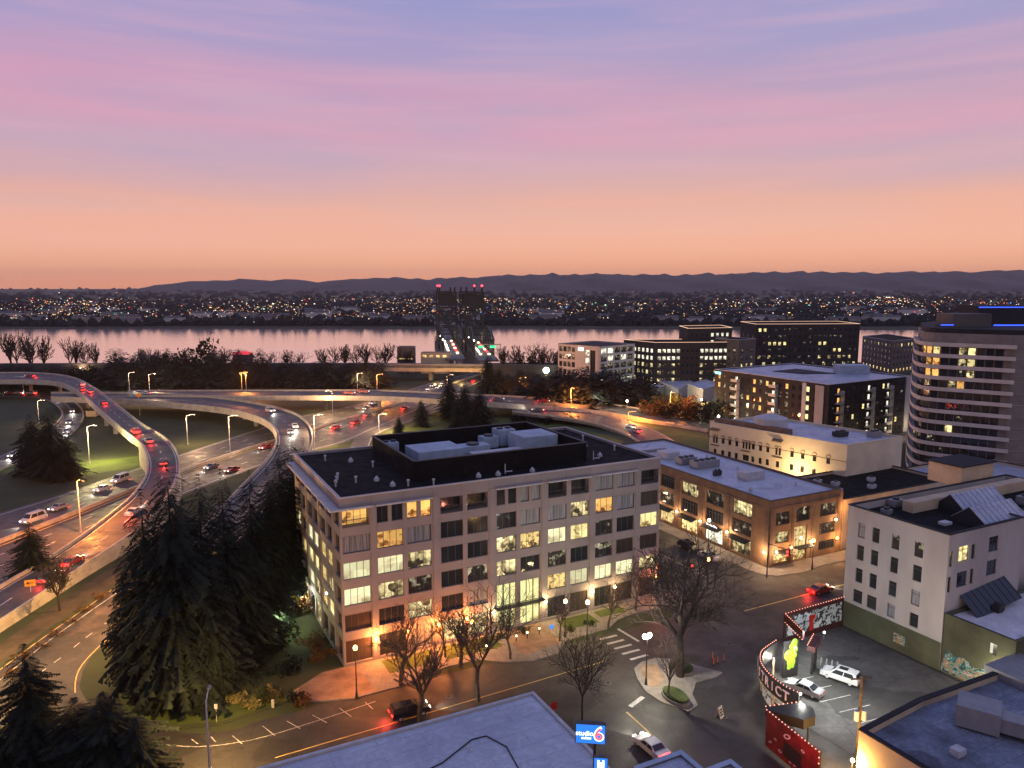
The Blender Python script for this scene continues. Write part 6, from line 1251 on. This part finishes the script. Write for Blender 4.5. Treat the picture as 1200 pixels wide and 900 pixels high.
fcars = [((200,567),.74,-1,'suv','red','red-lit car on the near freeway lanes beside the viaduct curve'),((250,533),.66,-1,'sedan','grey','grey car on the near freeway lanes left of the loop ramp'),((272,552),.9,-1,'sedan','red','red car at the freeway edge under the loop ramp'),((314,508),.62,-1,'sedan','red','red car seen inside the loop ramp curve'),((395,505),.66,1,'sedan','red','red car on the freeway below the overpass, left of three'),((419,498),.72,1,'suv','red','red car on the freeway below the overpass, middle of three'),((430,494),.6,1,'sedan','grey','grey car on the freeway below the overpass, right of three'),((476,485),.8,1,'sedan','red','red car beside the smallest fir on the verge'),((438,475),.2,-1,'suv','white','white car with headlights under the overpass, left'),((430,478),.35,-1,'sedan','silver','silver car with headlights under the overpass'),((502,448),.4,-1,'sedan','white','white car with headlights beyond the overpass, nearest'),((512,445),.5,-1,'sedan','white','white car with headlights beyond the overpass, second'),((506,451),.3,-1,'suv','silver','silver car with headlights just beyond the overpass'),((520,444),.35,-1,'sedan','white','farthest white car with headlights beyond the overpass'),((556,441),.85,1,'sedan','red','red car under the yellow-lit bridge'),
 ((120,570),.25,-1,'sedan','white','white car with headlights on the far freeway lanes left of the viaduct'),((140,563),.2,-1,'van','white','white van close behind the car left of the viaduct'),((68,593),.3,-1,'sedan','silver','silver car on the left freeway lanes, right one of a pair'),((38,604),.36,-1,'van','white','white van on the left freeway lanes, left one of a pair')]
for pos, lat, tw, kd, cl, lb in fcars: on_road(FA, FB, pos, lat, tw, kind=kd, colr=cl, label=lb, glow=(tw == 1))
RBo, RBi = resample(oB, 90), resample(iB, 90)
for pos, lat, kd, cl, lb in (((316,481),.35,'suv','white','white car with headlights on top of the loop ramp'),((347,500),.4,'sedan','white','white car with headlights at the end of the loop ramp curve'),((352,508),.6,'sedan','silver','silver car close behind in the loop ramp curve')): on_road(RBo, RBi, pos, lat, 1, kind=kd, colr=cl, label=lb)
Co, Ci = resample(oC, 120), resample(iC, 120)
for pos, lat, tw, kd, cl, lb in (((165,462),.4,-1,'sedan','silver','leftmost car on the highway overpass'),((173,463),.6,-1,'sedan','white','white car second from the left on the highway overpass'),((412,462),.5,1,'sedan','red','red car on the overpass above the freeway'),((428,463),.3,1,'suv','red','red car following on the overpass above the freeway'),((585,467),.5,1,'sedan','grey','grey car on the orange-lit highway right of the firs'),((640,474),.4,1,'sedan','red','red car on the orange-lit highway below the dark trees')): on_road(Co, Ci, pos, lat, tw, kind=kd, colr=cl, label=lb)
for pos, lat, kd, cl, lb in (((738,494),.45,'sedan','white','white car with bright headlights on the exit road'),((746,498),.6,'suv','silver','silver car just ahead on the exit road'),((632,482),.5,'sedan','grey','grey car on the near orange road below the dark trees')): on_road(D1, D2, pos, lat, -1, kind=kd, colr=cl, label=lb)
for pos, lat, tw, kd, cl, lb in (((64,467),.5,1,'sedan','blue','blue car entering the bend of the small loop road'),((88,482),.5,1,'sedan','white','white car with headlights in the bend of the small loop road'),((80,497),.5,1,'suv','silver','silver car leaving the bend of the small loop road'),((78,499),.2,1,'sedan','white','white car alongside at the end of the loop bend'),((25,462),.5,-1,'sedan','white','white car on the level part of the small loop road'),((40,463),.5,-1,'suv','white','white car just ahead on the level part of the loop road'),((8,461),.5,-1,'sedan','red','red car leaving the picture on the small loop road'),((14,536),.5,1,'sedan','white','white car on the lower end of the small loop road')): on_road(X1, X2, pos, lat, tw, kind=kd, colr=cl, label=lb)
a28 = TH
s_, t_ = Sp(942,811,.06); car(S(s_, t_, .06), TH+R(-74-18)+R(90)+R(180)-R(30), 'sedan', 'silver', False, 'silver saloon parked in the lot, nearer the curved sign')
bpy.data.objects['parked_car'].rotation_euler = (0,0,R(148))
s_, t_ = Sp(985,797,.06); c2 = car(S(s_, t_, .06), R(148), 'suv', 'white', False, 'white sport utility vehicle parked in the lot, nearer the white building')
bpy.data.objects['parked_car'].rotation_euler = (0,0,R(135)); c2.rotation_euler = (0,0,R(138))
car(S(79,-11.9,.05), TH, 'sedan', 'red', True, 'red car with glowing brake lights passing the brick building', glow=True)
car(S(26.0,-34.4,.05), TH+R(92), 'sedan', 'white', True, 'white car heading up the street beside the lit blue signs', glow=True)
s_, t_ = Sp(480,838,.04); car(S(s_, t_, .04), TH, 'suv', 'black', True, 'black car braking behind the bare trees at the roof edge', glow=True)
s_, t_ = Sp(470,855,.04); 
for i, (s, t2, rz, cl, lb) in enumerate(((60,20,TH+R(90),'white','white car parked in the street beside the brick building shops, nearest'),(60,28,TH+R(90),'grey','grey car parked second in the street beside the brick shops'),(73,15,TH-R(90),'black','black car parked at the kerb before the brick shops'),(73,9,TH-R(90),'silver','silver car parked at the kerb near the brick corner'),(-5,44,TH+R(90),'grey','grey car parked in the court behind the office building'),(-4,38,TH+R(90),'white','white car parked in the court behind the office side wall'))): car(S(s, t2, .05), rz, 'sedan' if i % 2 else 'suv', cl, False, lb)
# faintly lit manoeuvre lights at the kerb: cars under the bare trees
car(S(8,-19,.05), TH+R(180), 'suv', 'white', True, 'white car rolling along the street left of the roof edge') if False else None
# ------------------------------------------------------------------ signs
def text(s, size, parent, loc, rot, m, ext=.01, name='lettering', sx=1.0):
    c = bpy.data.curves.new(name, 'FONT'); c.body = s; c.size = size; c.align_x = 'CENTER'; c.align_y = 'CENTER'; c.extrude = ext; c.offset = size*.012; c.resolution_u = 3; c.materials.append(M[m])
    tmp = bpy.data.objects.new(name, c); me = bpy.data.meshes.new_from_object(tmp); bpy.data.objects.remove(tmp)
    o = bpy.data.objects.new(name, me); C.objects.link(o); o.parent = parent; o.location = loc; o.rotation_euler = rot; o.scale = (sx, 1, 1); return o
emit('sign_blue', (.03,.22,.85), 1.1); emit('letter_white', (.85,.95,1), 2.2); emit('letter_red', (1,.10,.12), 1.6)
def at_px(px, py, y): # world point at depth y seen at a pixel (survey of the sign's own place)
    u = px-600; v = 450-py; k = y/(F*cP+v*sP); return Vector((u*k, y, H+(-F*sP+v*cP)*k))
c = at_px(692, 858, 61.5); sg = thing('motel_sign', 'lit blue motel sign reading studio 6 suites on a dark post', 'sign', (c.x, c.y, 0), R(-6)); w, h = 1.32, .92
q = MB(); q.box(-w,w,-.28,.28,c.z-h,c.z+h); q.build('cabinet', ['charcoal2'], sg); q = MB(); q.box(-w+.06,w-.06,-.31,-.285,c.z-h+.06,c.z+h-.06); q.build('face', ['sign_blue'], sg); q = MB(); q.tube((.4,0,0),(.4,0,c.z-h),.16,None,10); q.build('post', ['dark_metal'], sg)
text('studio', .62, sg, (-.52,-.33,c.z+.06), (R(90),0,0), 'letter_white'); text('suites', .38, sg, (-.36,-.33,c.z-.36), (R(90),0,0), 'letter_white')
text('6', 1.95, sg, (.72,-.325,c.z+.0), (R(90),0,R(0)), 'letter_white', name='numeral', sx=1.05); text('6', 1.62, sg, (.72,-.35,c.z+.0), (R(90),0,0), 'letter_red', .012, 'numeral', 1.0)
c = at_px(704, 894, 60.5); sg = thing('motel_sign', 'small lit blue square sign with a white mark below the motel sign', 'sign', (c.x, c.y, 0), R(-6)); q = MB(); q.box(-.62,.62,-.2,.2,c.z-.55,c.z+.62); q.build('cabinet', ['charcoal2'], sg); q = MB(); q.box(-.57,.57,-.23,-.205,c.z-.5,c.z+.57); q.build('face', ['sign_blue'], sg); q = MB(); q.tube((0,0,0),(0,0,c.z-.55),.14,None,8); q.build('post', ['dark_metal'], sg)
q = MB(); q.box(-.3,.3,-.25,-.235,c.z-.32,c.z+.2); q.box(-.3,-.12,-.25,-.235,c.z+.2,c.z+.4); q.box(.12,.3,-.25,-.235,c.z+.2,c.z+.4); q.build('emblem', ['letter_white'], sg)
# ---- the curved marquee sign round the lot
mat('sign_maroon', (.055,.012,.014), .6, .15, 1); mat('sign_black', (.015,.013,.014), .6, .1, 1); mat('letter_pale', (.75,.55,.55), .6, .05, 1); mat('sign_red', (.20,.008,.010), .55, .35, .9, col2=(.05,.01,.01))
def bwmural():
    m = bpy.data.materials.new('mural_bw'); m.use_nodes = True; t = m.node_tree; b = t.nodes['Principled BSDF']; tcn = nd('ShaderNodeTexCoord', t)
    v = nd('ShaderNodeTexVoronoi', t); v.inputs['Scale'].default_value = .55; v.distance = 'CHEBYCHEV'; n = nd('ShaderNodeTexNoise', t); n.inputs['Scale'].default_value = .5; n.inputs['Distortion'].default_value = 1.6
    for x in (v, n): t.links.new(tcn.outputs['Object'], x.inputs['Vector'])
    f = mth('ADD', mth('MULTIPLY', v.outputs['Distance'], .7, t), mth('MULTIPLY', n.outputs['Fac'], .6, t), t)
    t.links.new(ramp(f, [(0,(.55,.6,.62)),(.46,(.55,.6,.62)),(.47,(.02,.02,.02)),(.56,(.02,.02,.02)),(.57,(.45,.5,.52)),(.68,(.02,.02,.02)),(.76,(.5,.52,.55))], t, 'CONSTANT'), b.inputs['Base Color']); M['mural_bw'] = m
bwmural()
def bulbs(parent, pts, step, m='bulb', r=.062):
    pts = resample(pts, max(1, int(sum((b-a).length for a, b in zip(pts, pts[1:]))/step))); key = ('bulb', m, r)
    if key not in WC: q = MB(); q.ball((0,0,0), r, nu=6, nv=4); WC[key] = q.mesh('bulb', [m])
    for p in pts: link('bulb', WC[key], parent, p)
def panel(name, mats, parent, a, b_, z0, z1, th=.25, back=None):
    d = (b_-a); d.z = 0; n_ = Vector((d.y, -d.x, 0)).normalized(); q = MB(); a0 = Vector((a.x, a.y, z0)); q.obox(a0, d, -n_*th, Vector((0,0,z1-z0)), 0); return q.build(name, mats, parent)
ZT, ZB = 4.5, 2.5
base0 = S(57,-27); base0.z = 0
ds = thing('marquee_sign', 'curved marquee sign spelling DISTRICT in pale letters, edged with small bulbs', 'sign', base0)
rim = [Vector(G(x, y, ZT))-base0 for x, y in ((911.7,751.7),(897.5,761.7),(894,767.5),(894.5,776.7),(902,787.5),(912,796.5),(924,805),(936,810.5))]
rim = [Vector((p.x, p.y, ZT)) for p in rim]; rim = cat_rom([tuple(p) for p in rim], 6); rim = resample(rim, 30); q = MB()
out = []
for i, p in enumerate(rim):
    a = rim[max(0,i-1)]; b_ = rim[min(30,i+1)]; d = (b_-a).normalized(); out.append(Vector((-d.y, d.x, 0)))
# outward = towards the street (-s side)
cen_ = sum(rim, Vector())/31; sgn = 1 if sum(n_.dot(p-cen_) for n_, p in zip(out, rim)) > 0 else -1; out = [n_*sgn for n_ in out]
for i in range(30):
    a, b_ = rim[i], rim[i+1]; na, nb = out[i]*.5, out[i+1]*.5; lo = Vector((0,0,ZB-ZT)); q.quad(a+na, b_+nb, b_+nb+lo, a+na+lo); q.quad(b_, a, a+lo, b_+lo); q.quad(a, b_, b_+nb, a+na); q.quad(a+na+lo, b_+nb+lo, b_+lo, a+lo)
q.build('curved_band', ['sign_black'], ds)
q = MB()
for i in range(30):
    a, b_ = rim[i]+out[i]*.53, rim[i+1]+out[i+1]*.53
    q.obox(Vector((a.x,a.y,ZB-.12)), Vector((b_.x-a.x, b_.y-a.y, 0)), out[i]*-.1, Vector((0,0,.16)))
q.build('trim', ['tan'], ds)
bulbs(ds, [p+out[i]*.3+Vector((0,0,.08)) for i, p in enumerate(rim)], .48)
word = 'DISTRICT'
for k, ch in enumerate(word):
    f = 11+k*2.35; i = int(f); p = rim[i].lerp(rim[i+1], f-i)+out[i]*.54; n_ = out[i]; rzv = math.atan2(n_.y, n_.x)+math.pi/2
    text(ch, 1.65, ds, (p.x, p.y, ZT-1.0), (R(90), 0, rzv), 'letter_pale', .03, 'letter')
for i in (2, 12, 22, 29): q = MB(); q.tube((rim[i].x, rim[i].y, 0), (rim[i].x, rim[i].y, ZB), .13, None, 8); q.build('support_post', ['tan'], ds)
q = MB()
for i in range(6, 29):
    a, b_ = rim[i]-out[i]*.1, rim[i+1]-out[i+1]*.1; q.quad((a.x,a.y,.1),(b_.x,b_.y,.1),(b_.x,b_.y,1.6),(a.x,a.y,1.6))
q.build('low_mural', ['mural_bw'], ds)
# inner return with the green and pink painted panels
a = Vector(G(911.7,751.7,ZT)); b_ = Vector((G(958,742,ZT))); pn = thing('mural_panel', 'tall painted panel with a glowing lime green swirl of shapes beside the curved sign', 'mural', (a.x, a.y, 0)); dd = Vector((E1.x, E1.y, 0))
a2 = Vector(G(914,792,.1)); mp_ = thing('mural_panel', 'dark painted pillar panel with a pink streak at its top, in the lot', 'mural', (G(953,785,.1).x, G(953,785,.1).y, 0), TH-R(60)); q = MB(); q.box(-.15,.15,-1.3,1.3,0,3.6); q.build('panel', ['sign_black'], mp_); q = MB(); q.box(-.5,.5,-2.2,1.6,3.6,4.4); q.build('header', ['sign_maroon'], mp_); q = MB(); q.obox(Vector((-.53,-1.6,3.7)), Vector((.02,0,0)), Vector((0,2.4,.25)), Vector((0,.2,.35))); q.build('pink_streak', ['pink_glow'], mp_)
bulbs(mp_, [Vector((-.5,-2.2,4.48)), Vector((-.5,1.6,4.48))], .5)
for o_ in list(pn.children): pass
pn.location = (a2.x+1.2, a2.y-.2, 0); pn.rotation_euler = (0,0,TH-R(8)); emit('lime', (.36,.60,.03), .28)
q = MB(); q.box(-1.1,1.3,0,.2,0,5.2); q.build('panel', ['sign_black'], pn)
q = MB(); rr = random.Random(4)
for cx2, cz, r_ in ((-.3,3.2,.75),(.1,2.2,.7),(.5,4.9,.5),(-.1,3.0,.55),(.05,2.3,.5),(.3,3.6,.42),(.75,3.9,.38),(-.2,1.5,.34),(.35,1.6,.3),(.6,3.1,.4),(-.4,2.7,.33),(0,4.4,.34),(.6,4.5,.36)):
    q.ball((cx2,-.06,cz), r_, nu=12, nv=8, sq=(1,.22,1.1))
q.build('green_shapes', ['lime'], pn)
# black and white mural wall
a = S(59.2,-22.6); b_ = S(71.7,-22.4); mw = thing('mural_wall', 'black and white patterned mural wall with a red figure shape, bulbs along its top', 'mural', (a.x, a.y, 0)); a0 = Vector((0,0,0)); d0 = b_-a; d0.z = 0; n_ = Vector((d0.y,-d0.x,0)).normalized()
q = MB(); q.obox(a0, d0, -n_*.35, Vector((0,0,4.6))); q.build('wall', ['sign_maroon'], mw)
q = MB(); q.obox(a0+d0*.03+n_*.003+Vector((0,0,1.0)), d0*.94, n_*.04, Vector((0,0,3.0))); q.build('painted_panel', ['mural_bw'], mw)
q = MB(); q.obox(a0+d0*.40+n_*.05+Vector((0,0,.9)), d0*.07, n_*.05, Vector((0,0,2.2))); q.obox(a0+d0*.39+n_*.06+Vector((0,0,2.6)), d0*.11, n_*.04, Vector((0,0,.7))); q.build('red_shape', ['red_paint'], mw)
bulbs(mw, [Vector((0,0,4.7)), d0+Vector((0,0,4.7))], .55)
# sloping return from the mural wall toward the pink header
a = S(59.2,-22.6); b_ = S(57.2,-27.5); rt_ = thing('marquee_sign', 'short dark maroon return of the marquee with two rows of bulbs', 'sign', (a.x, a.y, 0)); d0 = b_-a; d0.z = 0
q = MB(); q.obox(Vector((0,0,3.3)), d0, Vector((.3,.1,0)), Vector((0,0,1.2))); q.build('band', ['sign_maroon'], rt_); q = MB(); q.tube((0,0,0),(0,0,3.3),.12); q.build('support_post', ['dark_metal'], rt_); bulbs(rt_, [Vector((0,0,4.58)), d0+Vector((0,0,4.58))], .5); bulbs(rt_, [Vector((-.05,0,3.3)), d0+Vector((-.05,0,3.3))], .6)
# red mural panel at the bottom
a = Vector(G(898.5,832.7,ZT)); b_ = Vector(G(960,882,ZT)); rm_ = thing('mural_panel', 'red painted hoarding with pale ovals and bulbs along its top, bottom right', 'mural', (a.x, a.y, 0)); d0 = b_-a; d0.z = 0; n_ = Vector((d0.y,-d0.x,0)).normalized(); n_ = n_ if n_.x < 0 else -n_
q = MB(); q.obox(Vector((0,0,.3)), d0, -n_*.3, Vector((0,0,ZT-.3))); q.build('hoarding', ['sign_red'], rm_)
for k, (f, z, sx_, rz_) in enumerate(((.42,3.4,.55,.5),(.72,3.2,.28,0),(.2,2.0,.22,0),(.1,1.2,.25,.3),(.3,1.1,.3,0),(.60,1.0,.3,.5),(.85,.9,.22,.2),(.5,.8,.2,0))):
    q = MB(); c_ = d0*f+n_*.02; 
    for j in range(12):
        a0, a1 = 6.283*j/12, 6.283*(j+1)/12; e = lambda an, s_: c_+d0.normalized()*(math.cos(an)*sx_*s_)+Vector((0,0,z+math.sin(an)*sx_*.55*s_+math.cos(an)*rz_*.4*s_)); q.quad(e(a0,1), e(a1,1), e(a1,.55), e(a0,.55))
    q.build('painted_oval', ['letter_pale'], rm_)
q = MB(); q.obox(d0*.36+n_*.012+Vector((0,0,1.0)), d0*.34, n_*.02, Vector((0,0,1.7))); q.build('dark_patch', ['sign_black'], rm_)
bulbs(rm_, [Vector((0,0,ZT+.1)), d0+Vector((0,0,ZT+.1))], .5); bulbs(rm_, [Vector((0,0,ZT+.1))+d0, d0+Vector((0,0,2.0))], .6)
a = Vector(G(897.5,827.5,ZT)); b_ = Vector(G(938,822,ZT)); cp = thing('canopy', 'dark rounded canopy with bulbs joining the curved sign to the red hoarding', 'canopy', (a.x, a.y, 0)); d0 = b_-a; d0.z = 0; pr_ = [(0,0),(d0.x,d0.y),(d0.x+1.0,d0.y-1.2),(d0.x+.6,d0.y-2.8),(d0.x-1,d0.y-3.6),(.4,-.9)]
q = MB(); q.prism(pr_, 3.3, 4.4); q.build('shell', ['sign_black'], cp); q = MB(); q.tube((d0.x,d0.y-2.5,0),(d0.x,d0.y-2.5,3.3),.12); q.build('support_post', ['dark_metal'], cp); bulbs(cp, [Vector((0,0,4.48)), Vector((d0.x,d0.y,4.48))], .5)
for x, y, z, c_, pw in ((930,775,3.6,(.95,1,.92),600),(952,745,4.0,(.9,1,.95),350),(978,770,5.5,(.96,1,.94),900),(940,822,4.6,(1,1,.9),180),(905,770,3.0,(1,.9,.7),260),(925,870,5.5,(1,.3,.2),300),(1020,780,6,(1,.96,.85),650)): plight(G(x, y, z), c_, pw, .25)
for x, y, z, lb in ((966,741,4.4,'bright white spotlight on the black and white mural'),(938,813,4.0,'bright white spotlight at the end of the curved sign'),(932,759,4.6,'white spotlight over the lime green panel')):
    p = G(x, y, z); l = thing('spotlight', lb, 'lamp', (p.x, p.y, z)); q = MB(); q.tube((0,0,-.1),(0,0,-1.0),.05,None,6); q.build('stem', ['dark_metal'], l); q = MB(); q.ball((0,0,0), .15); q.build('bulb', ['lamp_white'], l)
# utility pole
p = G(1004, 893, 0); hh = hfor((p.x, p.y), 792); up = thing('utility_pole', 'wooden utility pole with transformer cans, amber-lit at its foot', 'pole', p); q = MB(); q.tube((0,0,0),(0,0,hh),.22,.14,10); q.build('pole', ['wood_pole'], up)
for x, y in ((-.45,-.2),(.4,-.1),(.15,.42)): q = MB(); q.tube((x,y,hh*.50),(x,y,hh*.50+1.1),.26,None,12); q.build('transformer', ['galv'], up)
q = MB(); q.beam((-1.2,0,hh-.4),(1.2,.3,hh-.4),.14); q.build('crossarm', ['wood_pole'], up)
plight(G(1000,893,2.6), (1,.56,.16), 2600, .25); l = thing('wall_lamp', 'blazing amber lamp at the foot of the utility pole', 'lamp', G(999,891,2.4)); q = MB(); q.ball((0,0,0), .22); q.build('bulb', ['lamp_warm'], l); q = MB(); q.tube((0,0,-2.4),(0,0,-.2),.05,None,6); q.build('stem', ['dark_metal'], l)
# street bits
def xy(px, py, z=.05): return G(px, py, z)
t = thing('traffic_signal', 'red-lit traffic signal hanging over the street before the brick building', 'traffic signal', S(75.5,-3.2,.15), TH); q = MB(); q.tube((0,0,0),(0,0,6.6),.12,.09,8); q.tube((0,0,6.4),(-.4,-5,6.8),.07,None,6); q.build('pole', ['dark_metal'], t)
hd_ = MB(); hd_.box(-.62,-.2,-5.2,-4.85,5.8,6.9); hd_.build('signal_head', ['black'], t)
for z in (6.6,6.0): q = MB(); q.ball((-.66,-5.02,z), .2); q.build('red_lens', ['tail'], t)
t = thing('traffic_signal', 'red traffic signal seen through the big bare tree', 'traffic signal', S(57.6,-3.4,.15), TH); q = MB(); q.tube((0,0,0),(0,0,5.6),.1,.08,8); q.build('pole', ['dark_metal'], t); q = MB(); q.box(-.2,.2,-.4,-.1,4.9,6.0); q.build('signal_head', ['black'], t); q = MB(); q.ball((0,-.45,5.6), .2); q.build('red_lens', ['tail'], t)
t = thing('road_sign', 'orange diamond work sign by the road near the roof corner', 'sign', xy(649,842), TH); q = MB(); q.tube((0,0,0),(0,0,1.4),.05,None,6); q.build('post', ['dark_metal'], t); q = MB(); q.box(-.45,.45,-.05,-.02,1.2,2.1); q.build('plate', ['tail' if False else 'pier_orange' if False else 'red_paint'], t)
mat('cone_orange', (.75,.16,.03), .6, .05, 1); t.children[1].data.materials[0] = M['cone_orange']
for i, (x, y) in enumerate(((836,779),(841,777),(848,775),(835,772))): t = thing('traffic_post', 'slim orange traffic post on the dark road right of the island', 'traffic post', xy(x, y), 0, 'orange traffic posts'); q = MB(); q.tube((0,0,0),(0,0,1.0),.06,.05,8); q.build('tube', ['cone_orange'], t); q = MB(); q.tube((0,0,0),(0,0,.06),.22,None,8); q.build('foot', ['black'], t)
t = thing('sandwich_board', 'white folding sandwich board with dark lines on the road', 'sign', xy(843,840), TH+R(20)); q = MB(); q.obox(Vector((-.45,-.4,0)), Vector((.9,0,0)), Vector((0,.05,0)), Vector((0,.35,1.3))); q.obox(Vector((-.45,.35,0)), Vector((.9,0,0)), Vector((0,.05,0)), Vector((0,-.35,1.3))); q.build('boards', ['paint'], t); q = MB()
for z in (.3,.6,.9): q.obox(Vector((-.35,-.42+z*.27,z)), Vector((.7,0,0)), Vector((0,.02,0)), Vector((0,.05,.16)))
q.build('dark_lines', ['black'], t)
t = thing('parking_sign', 'thin post with small plate on the lawn by the hedge', 'sign', xy(254,846,.13), 0); q = MB(); q.tube((0,0,0),(0,0,2.2),.04,None,6); q.build('post', ['galv'], t); q = MB(); q.box(-.2,.2,-.05,-.02,1.7,2.3); q.build('plate', ['galv'], t)
t = thing('marker_post', 'short white post standing in the yellow-flecked hedge', 'post', xy(320,829,.13), 0); q = MB(); q.box(-.15,.15,-.1,.1,0,.9); q.build('body', ['paint'], t); q = MB(); q.box(-.17,.17,-.12,.12,.9,1.0); q.build('cap', ['galv'], t)
t = thing('parking_sign', 'blue square sign at the lit lawn right of the entrance', 'sign', xy(646,744,.15), TH); q = MB(); q.tube((0,0,0),(0,0,1.4),.04,None,6); q.build('post', ['galv'], t); q = MB(); q.box(-.3,.3,-.06,-.02,1.0,1.6); q.build('plate', ['sign_blue'], t)
mat('arrow_yellow', (.75,.30,.03), .6, .1, 1)
t = thing('road_sign', 'orange arrow sign plate above the pale retaining wall, far left', 'sign', xy(37,703,0), R(20)); q = MB(); q.tube((0,0,0),(0,0,2.6),.06,None,6); q.build('post', ['galv'], t); q = MB(); q.box(-.8,.8,-.06,-.02,2.4,3.5); q.build('plate', ['arrow_yellow'], t); q = MB(); q.box(-.3,.5,-.09,-.065,2.9,3.02); q.tri((-.6,-.08,2.96),(-.2,-.08,2.7),(-.2,-.08,3.22)); q.build('arrow', ['black'], t)
t = thing('road_sign', 'yellow diamond warning sign beside the viaduct straight', 'sign', G(164,487,0), R(10)); q = MB(); q.tube((0,0,0),(0,0,9.0),.1,None,6); q.build('post', ['galv'], t); q = MB(); q.obox(Vector((0,-.1,7.2)), Vector((1.2,0,1.2)), Vector((0,.05,0)), Vector((-1.2,0,1.2))); q.build('plate', ['arrow_yellow'], t)
t = thing('road_sign', 'pale square board at the bend of the small loop road', 'sign', G(107,490,0), R(10)); q = MB(); q.box(-1.6,-1.4,0,.1,0,1.0); q.box(1.4,1.6,0,.1,0,1.0); q.build('posts', ['wood_pole'], t); q = MB(); q.box(-1.9,1.9,-.06,-.01,.6,2.9); q.build('board', ['tan'], t)
t = thing('bicycle_rack', 'pale looped bicycle rack in the lot behind the dark pillar panel', 'bicycle rack', xy(962,778,.07), TH-R(60))
for k in range(4):
    q = MB()
    for j in range(8): a0, a1 = math.pi*j/8, math.pi*(j+1)/8; q.tube((k*.7,math.cos(a0)*.4,.4+math.sin(a0)*.5),(k*.7,math.cos(a1)*.4,.4+math.sin(a1)*.5),.035,None,6)
    q.tube((k*.7,.4,0),(k*.7,.4,.4),.035,None,6); q.tube((k*.7,-.4,0),(k*.7,-.4,.4),.035,None,6); q.build('loop', ['galv'], t)
for i, (px, py) in enumerate(((605,752),(618,748),(570,764),(632,743))): t = thing('bollard_light', 'knee-high glowing bollard light on the paving before the lit entrance', 'bollard', xy(px, py, .15), 0, 'bollard lights before the entrance'); q = MB(); q.tube((0,0,0),(0,0,.8),.08,None,8); q.build('post', ['dark_metal'], t); q = MB(); q.ball((0,0,.9), .12); q.build('lamp', ['lamp_warm'], t)
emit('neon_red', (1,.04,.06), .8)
# people-free street: red neon light put into the roof's own glow, behind the trees
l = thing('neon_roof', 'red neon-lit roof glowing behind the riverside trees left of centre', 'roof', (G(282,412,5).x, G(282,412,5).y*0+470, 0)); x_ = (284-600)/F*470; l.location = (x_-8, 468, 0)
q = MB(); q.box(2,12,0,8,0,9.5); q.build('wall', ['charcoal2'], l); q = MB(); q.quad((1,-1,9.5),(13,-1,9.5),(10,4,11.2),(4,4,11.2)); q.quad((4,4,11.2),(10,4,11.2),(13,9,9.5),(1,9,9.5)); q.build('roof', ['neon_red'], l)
